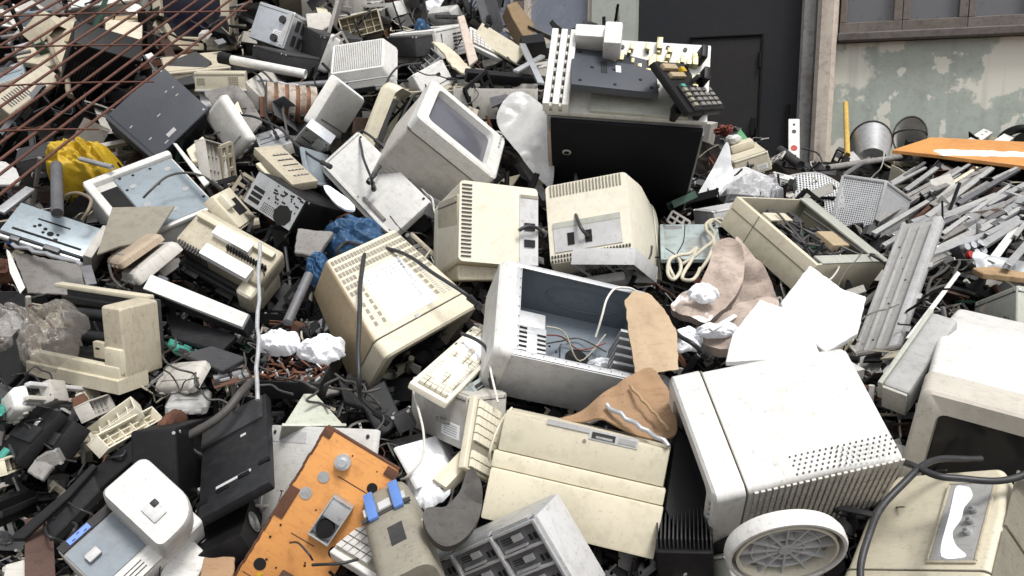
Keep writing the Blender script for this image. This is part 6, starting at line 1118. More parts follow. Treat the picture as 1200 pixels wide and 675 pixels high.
P('plastic_sheet','translucent plastic sheet hanging right of the black panel','plastic sheet',(0.8696,3.635,1.783),(0.85136,0.51423,0.08877,0.05362),[(0.0566,0.1702),(0.068,0.0737),(0.0641,-0.0148),(-0.0537,-0.1359),(-0.1049,-0.1096),(-0.0258,0.0239)],0.003, mat='film', bend=0.02, smooth=1)
P('steel_sheet','grey metal flap under the white machine housing','metal panel',(-1.212,2.71,1.635),(0.96736,0.25342,0,0),[(-0.1085,0.1348),(0.0944,0.145),(0.0836,-0.0541),(-0.0083,-0.0814),(-0.0603,-0.1259)],0.008, mat='taupe')
P('plastic_sheet','pale wrinkled tent of plastic film against the copier','plastic sheet',(0.0502,3.296,1.969),(0.87878,0.47454,-0.0445,-0.02403),[(-0.0372,0.1776),(0.0225,0.157),(0.0997,0.0405),(0.1006,-0.2451),(0.0507,-0.2203),(-0.0505,-0.0647),(-0.1097,0.0476),(-0.0837,0.1328)],0.003, mat='film2', bend=0.03, smooth=1)
P('wooden_plank','short pinkish wooden strip across the top keyboard','wooden strip',(-0.2066,4.068,2.386),(0.92774,0.37323,0,0),[(-0.0518,0.1708),(-0.02,0.184),(0.0527,-0.1444),(0.0156,-0.1921)],0.015, mat='woodpink')
P('cardboard_piece','crumpled cream cardboard on the top of the heap','cardboard',(-0.2676,3.904,2.286),(0.95186,0.30653,0,0),[(-0.098,0.1395),(-0.0422,0.1165),(0.0884,-0.0821),(0.0645,-0.1382),(-0.0191,-0.0247)],0.01, mat='creamcard', bend=0.03)
P('carpet_roll','brown felt bundle against the window','felt bundle',(0.0218,4.37,2.463),(0.90029,0.40739,0.1397,0.06322),[(-0.0764,0.0887),(-0.0229,0.133),(0.0661,0.0023),(0.0606,-0.0965),(0.0207,-0.1335),(-0.0494,0.0115)],0.08, mat='felt')
P('steel_sheet','long thin white edge trim leaning over the trough','metal trim',(1.196,2.384,1.456),(0.92774,0.37323,0,0),[(0.1053,0.1237),(0.1123,0.1142),(-0.0934,-0.1123),(-0.1122,-0.1123)],0.008, mat='white')
P('metal_sheet','crumpled bright aluminium sheet by the sockets','aluminium sheet',(1.559,2.702,1.527),(0.98299,0.18366,0,0),[(-0.0538,0.0708),(0.0183,0.0475),(0.0914,0.0019),(0.0513,-0.075),(-0.034,-0.0315),(-0.0748,-0.0093)],0.004, mat='silver', bend=0.04, smooth=1)
P('plastic_disc','white round lid on the left edge','plastic lid',(-1.776,3.037,1.806),(0.92659,0.37277,0.04621,0.01859),[(-0.0679,0.0581),(-0.0256,0.0538),(0.0194,0.0243),(0.0496,-0.0229),(0.0505,-0.0517),(-0.0271,-0.0591)],0.012, mat='white')
P('metal_trim','white plastic strip standing right of the machine housing','plastic trim',(-1.104,2.967,1.842),(0.91106,0.41227,0,0),[(-0.0826,0.0958),(-0.0668,0.0919),(0.0795,-0.0834),(0.065,-0.0981)],0.01, mat='white')
P('plastic_fragment','white curled plastic scrap below the television','plastic fragment',(-1.575,3.834,2.29),(0.92774,0.37323,0,0),[(-0.0274,0.0088),(-0.002,0.0264),(0.024,-0.0029),(0.0053,-0.0319)],0.008, mat='white')
P('paper_scrap','crumpled white paper on the grey printer','paper scrap',(-1.839,4.32,2.555),(0.95186,0.30653,0,0),[(-0.0488,0.0017),(-0.0153,0.0544),(0.0374,0.0192),(0.042,-0.05),(-0.0156,-0.0242)],0.004, mat='white', bend=0.03)
P('paper_scrap','white paper wedge under the black cord at the top left','paper scrap',(-1.811,3.969,2.376),(0.92322,0.37142,0.09142,0.03678),[(-0.0337,0.0405),(-0.0033,0.0361),(0.0272,-0.0235),(0.0095,-0.0523)],0.004, mat='white', bend=0.02)
P('paper_scrap','torn white paper near the tan cone','paper scrap',(-1.966,4.066,2.432),(0.92322,0.37142,-0.09142,-0.03678),[(-0.0405,0.0524),(-0.0019,0.042),(0.0351,-0.0439),(0.0066,-0.0489)],0.004, mat='white', bend=0.02)
P('plastic_shell','beige curved shell behind the hanging plugs','plastic shell',(-2.068,4.055,2.404),(0.92322,0.37142,-0.09142,-0.03678),[(-0.1054,-0.0506),(-0.0719,0.0989),(0.0282,0.1172),(0.0717,0.0411),(0.0758,-0.0726),(0.0004,-0.1265)],0.02, mat='beige', bend=0.05, smooth=1)
P('cardboard_cone','small tan cone of folded card','folded card',(-1.973,3.97,2.39),(0.87884,0.4491,-0.14346,-0.07331),[(-0.0296,-0.0302),(-0.0073,0.0592),(0.0247,0.0141),(0.0121,-0.0423)],0.02, mat='tan')
P('plastic_shell','grey crumpled shroud under the cream modem','plastic shell',(-1.095,3.506,2.035),(0.91106,0.41227,0,0),[(-0.1636,0.1126),(-0.0393,0.1223),(0.0613,0.0179),(0.1032,-0.0742),(0.0732,-0.1416),(-0.0408,-0.0285)],0.01, mat='dusty', bend=0.06, smooth=1)
P('plastic_cover','pointed pale cover at the left edge of the printer trough','plastic cover',(-1.521,2.583,1.528),(0.87884,0.4491,0.14346,0.07331),[(-0.0379,0.0691),(-0.0268,0.062),(0.0417,-0.0505),(0.0327,-0.0722),(-0.0106,-0.0065)],0.006, mat='white')
P('metal_plate','dark grey trough wall under the stripped chassis','metal plate',(-1.441,2.649,1.5),(0.85597,0.51702,0,0),[(-0.1387,0.0838),(0.0851,0.0377),(0.1172,-0.064),(-0.065,-0.0556)],0.01, mat='dusty')
P('plastic_fragment','cream plastic corner right of the white strip','plastic fragment',(-1.135,3.146,1.872),(0.92774,0.37323,0,0),[(-0.0443,0.0035),(-0.0006,0.0749),(0.0259,0.039),(0.0279,-0.0574),(-0.009,-0.0574)],0.03, mat='cream')
P('plastic_fragment','pale yellow plastic wedge beside the white hood','plastic fragment',(-1.078,3.437,2.029),(0.91106,0.41227,0,0),[(-0.0302,0.0137),(-0.011,0.0597),(0.0265,-0.0227),(0.0143,-0.0497)],0.02, mat='cream')
P('snow_sheet','snow-dusted white film by the black case','plastic sheet',(-0.5784,2.856,1.724),(0.9712,0.23828,0,0),[(-0.062,0.0808),(-0.0233,0.058),(0.0623,-0.0519),(0.0431,-0.073),(-0.0236,-0.0088)],0.008, mat='snow', bend=0.03, smooth=1)
P('green_board','green toy circuit piece on the office machine','circuit board',(1.157,4.346,1.938),(0.90979,0.41169,0.04808,0.02176),[(-0.0327,0.0242),(-0.0035,0.0728),(0.0267,0.0071),(0.0252,-0.0606),(-0.0159,-0.042)],0.01, mat='green')
P('felt_insole','dark rubber boot sole beside the taupe housing','rubber sole',(-0.1194,1.694,1.142),(0.92659,0.37277,0.04621,0.01859),[(0.0233,0.0915),(0.0499,0.0631),(0.0547,0.0095),(0.0277,-0.0507),(-0.0166,-0.0845),(-0.0564,-0.0574),(-0.0646,-0.0103),(-0.0208,0.0064),(0.0066,0.0418)],0.03, mat='rubber', bend=0.05, smooth=1)
P('plastic_flap','white output tray tipped below the inkjet printer','printer tray',(-0.7349,1.777,0.989),(0.95104,0.26644,0.15084,0.04226),[(-0.0262,0.0367),(-0.0246,0.077),(0.0536,0.0196),(0.0372,-0.0567),(-0.0396,-0.0704)],0.012, mat='white')
P('cardboard_piece','brown damp cardboard corner by the power supply','cardboard',(-0.6397,1.729,0.9874),(0.9712,0.23828,0,0),[(-0.0388,0.038),(0.0291,0.038),(0.0412,-0.0368),(-0.0318,-0.0368)],0.008, mat='cardboarddark')
P('plastic_fragment','pale splinter of plastic at the bottom left','plastic fragment',(-1.093,1.753,0.969),(0.95186,0.30653,0,0),[(-0.0294,0.0231),(0.0074,0.0352),(0.0368,-0.0285),(-0.0152,-0.0285)],0.01, mat='warmgrey')
P('metal_trim','long black trim crossing the lower left scrap','plastic trim',(-1.064,1.879,1.078),(0.92774,0.37323,0,0),[(-0.071,-0.0839),(-0.0649,-0.068),(0.017,0.031),(0.0601,0.1026),(0.0743,0.0959),(0.033,0.0183),(-0.04,-0.0839)],0.012, mat='black')
P('plastic_shell','grey torn plastic film left of the plastic bag','plastic sheet',(-1.435,2.389,1.404),(0.92774,0.37323,0,0),[(-0.0527,0.0297),(-0.0121,0.0539),(0.0389,0.0059),(0.0541,-0.0525),(-0.0292,-0.0351)],0.006, mat='film2', bend=0.05, smooth=1)
BLOB('plastic_bag','yellow plastic bag with deep folds beside the slate case','plastic bag',(-1.579,3.14,1.844),(0.1368,0.1057,0.14),(0.92774,0.37323,0,0), mat='yellow', cloth=(0.7, 0.3, 4))
BLOB('plastic_bag','clear crumpled bag full of air behind the open beige computer','plastic bag',(0.9907,3.53,1.719),(0.1265,0.1019,0.14),(0.92774,0.37323,0,0), mat='clear', cloth=(0.4, 0.26, 5))
BLOB('plastic_bag','dirty clear film bunched over the yellowed printer','plastic bag',(-1.251,2.258,1.412),(0.0831,0.1154,0.07),(0.92774,0.37323,0,0), mat='dirtyfilm', cloth=(1.9, 0.5, 5))
BLOB('plastic_bag','thin clear film trailing off the left edge','plastic bag',(-1.428,2.362,1.395),(0.0675,0.0965,0.07),(0.92774,0.37323,0,0), mat='dirtyfilm', cloth=(0.9, 0.5, 5))
P('brown_sack','muddy brown sack with snow in its folds','sack',(0.5697,2.432,1.496),(0.92517,0.3722,-0.069,-0.02776),[(-0.0886,-0.027),(-0.0314,0.0035),(0.014,0.0863),(0.0309,0.1362),(0.0887,0.1555),(0.1147,0.1001),(0.0876,-0.0097),(0.0337,-0.082),(-0.0325,-0.1507),(-0.0901,-0.1219),(-0.1172,-0.0662)],0.03, mat='sacksnow', bend=0.07, smooth=1)
P('brown_sack','second brown sack slumped below the foam boards','sack',(0.6034,2.228,1.408),(0.96606,0.25308,-0.05016,-0.01314),[(-0.1057,0.0005),(-0.0322,0.0544),(0.0529,0.0871),(0.1152,0.058),(0.0726,-0.0467),(-0.0101,-0.0831),(-0.0896,-0.0614)],0.03, mat='sack', bend=0.06, smooth=1)
P('brown_sack','dim brown sacking hanging under the beige computer','sack',(0.7274,2.563,1.479),(0.90091,0.42235,-0.09044,-0.0424),[(-0.0243,0.1648),(0.0133,0.0966),(0.0611,0.0049),(0.0618,-0.0898),(-0.0047,-0.1057),(-0.067,-0.0874),(-0.0418,0.0292)],0.02, mat='sack', bend=0.05, smooth=1)
BLOB('snow_lump','round snow lump on the black tray beside the thin pole','snow',(-0.6385,2.277,1.387),(0.0606,0.0396,0.04),(0.92774,0.37323,0,0), mat='snow', cloth=(0.8, 0.12, 1.6))
BLOB('snow_lump','larger snow lump touching the yellowed monitor','snow',(-0.5173,2.254,1.375),(0.0624,0.0416,0.04),(0.92774,0.37323,0,0), mat='snow', cloth=(0.8, 0.12, 1.6))
BLOB('snow_patch','small snow patch on the sack crest','snow',(0.5271,2.321,1.514),(0.0424,0.0329,0.022),(0.92774,0.37323,0,0), mat='snow', cloth=(0.6, 0.05, 1.2))
BLOB('snow_patch','snow between cardboard and the second sack','snow',(0.4611,2.188,1.411),(0.0492,0.0358,0.022),(0.92774,0.37323,0,0), mat='snow', cloth=(0.6, 0.05, 1.2))
BLOB('snow_patch','snow at the foot of the brown sack','snow',(0.5341,2.161,1.442),(0.0574,0.0221,0.022),(0.92774,0.37323,0,0), mat='snow', cloth=(0.6, 0.05, 1.2))
BLOB('snow_patch','snow drift beside the rubber sole and keyboards','snow',(-0.1961,1.865,1.153),(0.051,0.0784,0.022),(0.92774,0.37323,0,0), mat='snow', cloth=(0.6, 0.05, 1.2))
BLOB('snow_patch','snow clump beside the steel drive bays','snow',(-0.1938,1.646,1.051),(0.0282,0.0211,0.022),(0.92774,0.37323,0,0), mat='snow', cloth=(0.6, 0.05, 1.2))
BLOB('snow_patch','snow pooled inside the open grey case','snow',(0.2391,2.236,1.332),(0.0368,0.0184,0.022),(0.92774,0.37323,0,0), mat='snow', cloth=(0.6, 0.05, 1.2))
BLOB('snow_bank','smooth snow under the foam boards','snow',(0.6832,2.183,1.373),(0.112,0.0493,0.022),(0.92774,0.37323,0,0), mat='snow', cloth=(0.6, 0.05, 1.2))
BLOB('blue_bottle','crushed blue plastic bottle near the window','bottle',(-0.4248,4.269,2.444),(0.0371,0.1,0.066),(0.99671,-0.08107,0,0), mat='bluebag', amp=0.3)
BLOB('blue_tarp','blue plastic sheeting squeezed behind the yellowed monitor','plastic sheeting',(-0.5162,2.766,1.62),(0.1166,0.0833,0.08),(0.92774,0.37323,0,0), mat='bluebag', cloth=(0.4, 0.3, 3))
BLOB('blue_tarp','small blue plastic scrap left of the yellowed monitor','plastic sheeting',(-0.5977,2.598,1.542),(0.0367,0.0577,0.05),(0.92774,0.37323,0,0), mat='bluebag', cloth=(1.2, 0.4, 3))
P('snow_patch','snow lying in the recess of the cream corner monitor','snow',(0.8426,1.528,1.198),(0.96085,0.27595,0.02403,0.0069),[(0.0298,0.0775),(0.0507,0.0782),(0.0487,0.0523),(0.0204,0.0242),(0.0029,-0.0028),(-0.0223,-0.0294),(-0.0242,-0.0546),(-0.0133,-0.0754),(-0.0607,-0.0786),(-0.0281,-0.0149),(0.0045,0.0391)],0.008, mat='snow', bend=0.012, smooth=1)
BLOB('white_bundle','small white bundle on the green circuit piece','bundle',(1.084,4.262,1.936),(0.0378,0.06,0.0294),(0.99671,-0.08107,0,0), mat='white', amp=0.15)
BLOB('red_wire_nest','tangle of red and brown wire beside the copier','wire nest',(1.081,4.398,1.989),(0.0346,0.06,0.026),(0.99671,-0.08107,0,0), mat='redwire', amp=0.5)
BLOB('rust_clump','rusty orange casting on the left edge','rusty casting',(-1.581,2.627,1.522),(0.0265,0.1,0.0371),(0.99671,-0.08107,0,0), mat='rust', amp=0.2)
BLOB('rust_clump','rusted motor can beside the thick dark cable','rusty can',(-0.8655,2.09,1.206),(0.0196,0.08,0.0348),(0.99671,-0.08107,0,0), mat='rust', amp=0.12)
I('coils','transformer_coil','row of copper-wound coil rings, rust stained','coil',(-0.9219,3.588,2.025),(0.9181,0.35171,0.10267,0.15115),(0.2102,0.1597,0.1598))
I('bucket','bucket','dented grey bucket with wire handle by the wall','bucket',(2.283,5.48,1.802),(0.86026,-0.48068,0.08279,-0.14849),(0.2532,0.3,0.268))
I('bucket','bucket','tilted white bucket lying behind the orange tabletop','bucket',(2.914,6.29,1.855),(0.83484,0.49172,-0.15003,-0.19683),(0.2154,0.3,0.279), col='white')
I('tire','bicycle_tyre','black tyre ring at the right end of the orange tabletop','tyre',(3.646,6.196,1.918),(0.89332,0.39029,-0.08701,-0.20513),(0.2742,0.2997,0.05))
BAR('pole','thin grey pole standing in front of the snow lump','pole',(-0.7586,2.551,1.616),(-0.6133,1.981,1.304),(0.011,0.011), kind='pipe', mat='galv')
BAR('yellow_pole','yellow wooden pole leaning against the peeling wall','pole',(2.386,6.236,2.218),(2.067,5.322,1.857),(0.035,0.035), kind='pipe', mat='yellowpole')
BAR('plastic_tube','white tube with a black open end above the coils','tube',(-1.207,3.768,2.275),(-0.8769,3.723,2.21),(0.04,0.04), kind='pipe', mat='white', cap=1)
BAR('metal_pipe','dark steel pipe standing beside the yellow bag','pipe',(-1.582,2.993,1.841),(-1.467,2.756,1.693),(0.038,0.038), kind='pipe', mat='dgalv')
BAR('metal_pipe','grey pipe lying across the yellow bag','pipe',(-1.526,3.05,1.863),(-1.387,2.991,1.835),(0.018,0.018), kind='pipe', mat='galv')
BAR('metal_pipe','grey hose piece left of the yellowed monitor','pipe',(-0.5981,2.486,1.532),(-0.6252,2.33,1.421),(0.028,0.028), kind='pipe', mat='dgalv')
BAR('metal_angle','white punched angle iron at the left edge','angle iron',(-1.674,2.792,1.693),(-1.631,2.908,1.765),(0.035,0.012), kind='flat', mat='galv')
BAR('metal_rail','bright steel rail below the stripped chassis','steel rail',(-1.579,2.68,1.599),(-1.313,2.583,1.552),(0.014,0.014), kind='pipe', mat='silver')
BAR('metal_bar','long black bar across the heap under the top keyboard','metal bar',(-0.2027,3.785,2.212),(0.1533,3.931,2.19),(0.05,0.05), kind='flat', mat='black')
BAR('metal_bar','black lever sticking up at the window','lever',(-0.1532,4.982,2.702),(-0.1151,4.589,2.537),(0.025,0.02), kind='flat', mat='black')
BAR('metal_bar','grey pen-like rod by the cardboard','rod',(0.2191,1.921,1.308),(0.3477,1.809,1.252),(0.012,0.012), kind='pipe', mat='galv')
BAR('wooden_stick','slim brown stick crossing the cardboard','stick',(0.2786,1.955,1.346),(0.3562,1.859,1.271),(0.008,0.008), kind='pipe', mat='wood')
BAR('plastic_trim','white bent strip across the second sack','plastic trim',(0.507,2.13,1.442),(0.5897,2.209,1.464),(0.012,0.006), kind='flat', mat='white')
BAR('metal_bracket','steel bracket hanging under the chassis','bracket',(-1.305,2.591,1.543),(-1.258,2.521,1.496),(0.03,0.008), kind='flat', mat='dgalv')
BAR('metal_profile','dull grey metal strip in the heap below the orange tabletop','metal strip',(2.014,4.556,1.72),(2.51,5.326,1.789),(0.0232,0.0144), grp='metal strips heaped below the orange tabletop, dull grey', kind='chan', mat='grey')
BAR('metal_profile','grey galvanised metal strip in the heap below the orange tabletop','metal strip',(2.035,4.428,1.69),(2.559,5.188,1.787),(0.0261,0.0162), grp='metal strips heaped below the orange tabletop, grey galvanised', kind='chan', mat='galv')
BAR('metal_profile','dull grey metal strip in the heap below the orange tabletop','metal strip',(2.02,4.245,1.674),(2.641,5.145,1.768),(0.0203,0.0126), grp='metal strips heaped below the orange tabletop, dull grey', kind='chan', mat='grey')
BAR('metal_profile','dusty grey metal strip in the heap below the orange tabletop','metal strip',(1.894,3.86,1.648),(2.64,4.84,1.752),(0.029,0.018), grp='metal strips heaped below the orange tabletop, dusty grey', kind='chan', mat='dusty')
BAR('metal_profile','grey galvanised metal strip in the heap below the orange tabletop','metal strip',(1.762,3.551,1.605),(2.615,4.67,1.725),(0.029,0.018), grp='metal strips heaped below the orange tabletop, grey galvanised', kind='chan', mat='galv')
BAR('metal_profile','grey galvanised metal strip in the heap below the orange tabletop','metal strip',(1.563,3.407,1.583),(2.168,3.911,1.653),(0.029,0.018), grp='metal strips heaped below the orange tabletop, grey galvanised', kind='chan', mat='galv')
BAR('metal_profile','white metal strip in the heap below the orange tabletop','metal strip',(1.548,3.162,1.583),(1.934,3.881,1.62),(0.029,0.018), grp='metal strips heaped below the orange tabletop, white', kind='chan', mat='white')
BAR('metal_profile','dull grey metal strip in the heap below the orange tabletop','metal strip',(1.507,3.302,1.572),(1.783,3.671,1.609),(0.0174,0.0108), grp='metal strips heaped below the orange tabletop, dull grey', kind='chan', mat='grey')
BAR('metal_profile','dull grey metal strip in the heap below the orange tabletop','metal strip',(1.488,2.96,1.553),(2.122,3.661,1.617),(0.029,0.018), grp='metal strips heaped below the orange tabletop, dull grey', kind='chan', mat='grey')
BAR('metal_profile','grey galvanised metal strip in the heap below the orange tabletop','metal strip',(1.374,2.814,1.553),(1.854,3.245,1.591),(0.0261,0.0162), grp='metal strips heaped below the orange tabletop, grey galvanised', kind='chan', mat='galv')
BAR('metal_profile','white metal strip in the heap below the orange tabletop','metal strip',(1.545,2.727,1.541),(1.997,3.369,1.593),(0.0261,0.0162), grp='metal strips heaped below the orange tabletop, white', kind='chan', mat='white')
BAR('metal_profile','dull grey metal strip in the heap below the orange tabletop','metal strip',(2.569,4.49,1.723),(2.527,4.191,1.693),(0.0174,0.0108), grp='metal strips heaped below the orange tabletop, dull grey', kind='chan', mat='grey')
BAR('metal_profile','grey galvanised metal strip in the heap below the orange tabletop','metal strip',(2.37,4.122,1.697),(2.456,4.069,1.667),(0.0174,0.0108), grp='metal strips heaped below the orange tabletop, grey galvanised', kind='chan', mat='galv')
BAR('metal_profile','dusty grey metal strip in the heap below the orange tabletop','metal strip',(1.705,3.337,1.589),(1.864,3.476,1.604),(0.0174,0.0108), grp='metal strips heaped below the orange tabletop, dusty grey', kind='chan', mat='dusty')
BAR('metal_profile','grey galvanised metal strip in the heap below the orange tabletop','metal strip',(1.929,3.369,1.606),(2.128,3.511,1.608),(0.0232,0.0144), grp='metal strips heaped below the orange tabletop, grey galvanised', kind='chan', mat='galv')
BAR('metal_profile','grey galvanised metal strip in the heap below the orange tabletop','metal strip',(1.522,2.593,1.548),(1.858,3.043,1.58),(0.0232,0.0144), grp='metal strips heaped below the orange tabletop, grey galvanised', kind='chan', mat='galv')
BAR('metal_profile','dusty grey metal strip in the heap below the orange tabletop','metal strip',(1.681,3.826,1.628),(2.003,4.374,1.667),(0.0232,0.0144), grp='metal strips heaped below the orange tabletop, dusty grey', kind='chan', mat='dusty')
BAR('metal_profile','cream metal strip in the heap below the orange tabletop','metal strip',(2.346,4.577,1.719),(2.768,5.119,1.789),(0.0203,0.0126), grp='metal strips heaped below the orange tabletop, cream', kind='chan', mat='cream')
BAR('metal_profile','dusty grey metal strip in the heap below the orange tabletop','metal strip',(2.099,3.991,1.671),(2.755,4.855,1.747),(0.029,0.018), grp='metal strips heaped below the orange tabletop, dusty grey', kind='chan', mat='dusty')
BAR('metal_profile','grey galvanised metal strip in the heap below the orange tabletop','metal strip',(1.975,3.661,1.625),(2.486,4.265,1.698),(0.0203,0.0126), grp='metal strips heaped below the orange tabletop, grey galvanised', kind='chan', mat='galv')
BAR('metal_profile','dark grey metal strip in the heap below the orange tabletop','metal strip',(1.786,3.804,1.622),(2.071,4.226,1.658),(0.0174,0.0108), grp='metal strips heaped below the orange tabletop, dark grey', kind='chan', mat='dgalv')
BAR('metal_profile','dark grey metal strip in the heap below the orange tabletop','metal strip',(2.207,4.837,1.747),(2.566,5.358,1.815),(0.0174,0.0108), grp='metal strips heaped below the orange tabletop, dark grey', kind='chan', mat='dgalv')
BAR('metal_profile','dark grey metal strip in the heap below the orange tabletop','metal strip',(1.621,2.931,1.562),(2.069,3.58,1.609),(0.0174,0.0108), grp='metal strips heaped below the orange tabletop, dark grey', kind='chan', mat='dgalv')
BAR('metal_profile','dark grey metal strip in the heap below the orange tabletop','metal strip',(1.963,3.611,1.621),(1.676,3.022,1.567),(0.0174,0.0108), grp='metal strips heaped below the orange tabletop, dark grey', kind='chan', mat='dgalv')
BAR('metal_profile','grey galvanised metal strip in the heap below the orange tabletop','metal strip',(2.29,4.576,1.728),(2.863,5.358,1.815),(0.0174,0.0108), grp='metal strips heaped below the orange tabletop, grey galvanised', kind='chan', mat='galv')
BAR('metal_profile','dark grey metal strip in the heap below the orange tabletop','metal strip',(2.115,3.855,1.649),(2.225,3.677,1.638),(0.029,0.018), grp='metal strips heaped below the orange tabletop, dark grey', kind='chan', mat='dgalv')
BAR('metal_profile','dull grey metal strip in the heap below the orange tabletop','metal strip',(1.834,3.099,1.586),(2.241,3.677,1.623),(0.0174,0.0108), grp='metal strips heaped below the orange tabletop, dull grey', kind='chan', mat='grey')
BAR('metal_profile','grey galvanised metal strip in the heap below the orange tabletop','metal strip',(1.307,2.985,1.565),(1.892,3.759,1.622),(0.0174,0.0108), grp='metal strips heaped below the orange tabletop, grey galvanised', kind='chan', mat='galv')
BAR('metal_profile','grey galvanised metal strip in the heap below the orange tabletop','metal strip',(1.764,3.284,1.59),(2.455,4.134,1.673),(0.0174,0.0108), grp='metal strips heaped below the orange tabletop, grey galvanised', kind='chan', mat='galv')
BAR('metal_profile','dull grey metal strip in the heap below the orange tabletop','metal strip',(1.667,3.443,1.592),(1.926,3.724,1.622),(0.0174,0.0108), grp='metal strips heaped below the orange tabletop, dull grey', kind='chan', mat='grey')
BAR('metal_profile','dark grey metal strip in the heap below the orange tabletop','metal strip',(1.713,3.394,1.607),(2.566,4.345,1.696),(0.0203,0.0126), grp='metal strips heaped below the orange tabletop, dark grey', kind='chan', mat='dgalv')
BAR('metal_profile','dusty grey metal strip in the heap below the orange tabletop','metal strip',(1.342,2.77,1.524),(1.688,3.099,1.571),(0.0261,0.0162), grp='metal strips heaped below the orange tabletop, dusty grey', kind='chan', mat='dusty')
BAR('metal_profile','dull grey metal strip in the heap below the orange tabletop','metal strip',(1.602,3.91,1.667),(2.539,5.288,1.785),(0.0174,0.0108), grp='metal strips heaped below the orange tabletop, dull grey', kind='chan', mat='grey')
BAR('metal_profile','dull grey metal strip in the heap below the orange tabletop','metal strip',(1.605,3.167,1.588),(2.571,4.428,1.715),(0.0174,0.0108), grp='metal strips heaped below the orange tabletop, dull grey', kind='chan', mat='grey')
BAR('metal_profile','bright metal strip in the heap below the orange tabletop','metal strip',(1.513,2.941,1.554),(1.961,3.371,1.59),(0.0261,0.0162), grp='metal strips heaped below the orange tabletop, bright', kind='chan', mat='silver')
BAR('metal_profile','dull grey metal strip in the heap below the orange tabletop','metal strip',(1.379,3.245,1.581),(1.978,4.072,1.653),(0.0203,0.0126), grp='metal strips heaped below the orange tabletop, dull grey', kind='chan', mat='grey')
BAR('metal_profile','dusty grey metal strip in the heap below the orange tabletop','metal strip',(1.926,3.49,1.626),(2.57,4.277,1.69),(0.0203,0.0126), grp='metal strips heaped below the orange tabletop, dusty grey', kind='chan', mat='dusty')
BAR('metal_profile','bright metal strip in the heap below the orange tabletop','metal strip',(2.113,3.657,1.634),(2.529,4.166,1.691),(0.0261,0.0162), grp='metal strips heaped below the orange tabletop, bright', kind='chan', mat='silver')
BAR('metal_profile','dark grey metal strip in the heap below the orange tabletop','metal strip',(1.894,3.353,1.603),(2.495,4.073,1.667),(0.0261,0.0162), grp='metal strips heaped below the orange tabletop, dark grey', kind='chan', mat='dgalv')
BAR('metal_profile','bright metal strip in the heap below the orange tabletop','metal strip',(1.433,3.198,1.579),(1.964,3.859,1.635),(0.0174,0.0108), grp='metal strips heaped below the orange tabletop, bright', kind='chan', mat='silver')
BAR('metal_profile','dusty grey metal strip in the heap below the orange tabletop','metal strip',(1.507,3.521,1.606),(2.514,4.938,1.744),(0.0261,0.0162), grp='metal strips heaped below the orange tabletop, dusty grey', kind='chan', mat='dusty')
BAR('metal_profile','dusty grey metal strip in the heap below the orange tabletop','metal strip',(1.705,3.891,1.636),(2.675,5.15,1.788),(0.0203,0.0126), grp='metal strips heaped below the orange tabletop, dusty grey', kind='chan', mat='dusty')
BAR('metal_profile','dusty grey metal strip in the heap below the orange tabletop','metal strip',(1.305,2.809,1.546),(1.612,3.202,1.555),(0.0174,0.0108), grp='metal strips heaped below the orange tabletop, dusty grey', kind='chan', mat='dusty')
BAR('metal_profile','dark grey metal strip in the heap below the orange tabletop','metal strip',(1.905,3.847,1.634),(2.272,4.22,1.683),(0.0174,0.0108), grp='metal strips heaped below the orange tabletop, dark grey', kind='chan', mat='dgalv')
BAR('metal_profile','dull grey metal strip in the heap below the orange tabletop','metal strip',(2.111,4.324,1.686),(2.612,5.018,1.755),(0.0174,0.0108), grp='metal strips heaped below the orange tabletop, dull grey', kind='chan', mat='grey')
BAR('metal_profile','bright metal strip in the heap below the orange tabletop','metal strip',(1.869,3.5,1.623),(2.246,3.888,1.656),(0.0261,0.0162), grp='metal strips heaped below the orange tabletop, bright', kind='chan', mat='silver')
BAR('metal_profile','dusty grey metal strip in the heap below the orange tabletop','metal strip',(1.287,2.681,1.508),(1.872,3.343,1.583),(0.0174,0.0108), grp='metal strips heaped below the orange tabletop, dusty grey', kind='chan', mat='dusty')
BAR('metal_profile','dull grey metal strip in the heap below the orange tabletop','metal strip',(1.827,3.635,1.614),(2.349,4.159,1.682),(0.0203,0.0126), grp='metal strips heaped below the orange tabletop, dull grey', kind='chan', mat='grey')
BAR('metal_profile','dull grey metal strip in the heap below the orange tabletop','metal strip',(1.748,3.589,1.619),(2.883,5.168,1.786),(0.0261,0.0162), grp='metal strips heaped below the orange tabletop, dull grey', kind='chan', mat='grey')
BAR('metal_profile','dull grey metal strip in the heap below the orange tabletop','metal strip',(1.79,3.248,1.59),(2.221,3.737,1.644),(0.0174,0.0108), grp='metal strips heaped below the orange tabletop, dull grey', kind='chan', mat='grey')
BAR('metal_profile','grey galvanised metal strip in the heap below the orange tabletop','metal strip',(1.702,3.825,1.622),(2.111,4.355,1.672),(0.0174,0.0108), grp='metal strips heaped below the orange tabletop, grey galvanised', kind='chan', mat='galv')
BAR('metal_profile','grey galvanised metal strip in the heap below the orange tabletop','metal strip',(1.724,3.09,1.593),(2.089,3.518,1.621),(0.0203,0.0126), grp='metal strips heaped below the orange tabletop, grey galvanised', kind='chan', mat='galv')
BAR('metal_profile','dull grey metal strip in the heap below the orange tabletop','metal strip',(2.041,4.106,1.663),(2.633,4.925,1.748),(0.0203,0.0126), grp='metal strips heaped below the orange tabletop, dull grey', kind='chan', mat='grey')
BAR('metal_profile','grey galvanised metal strip in the heap below the orange tabletop','metal strip',(1.842,3.44,1.604),(2.115,3.731,1.636),(0.0261,0.0162), grp='metal strips heaped below the orange tabletop, grey galvanised', kind='chan', mat='galv')
BAR('metal_profile','dark grey metal strip in the heap below the orange tabletop','metal strip',(2.015,3.862,1.657),(3.028,5.13,1.788),(0.0261,0.0162), grp='metal strips heaped below the orange tabletop, dark grey', kind='chan', mat='dgalv')
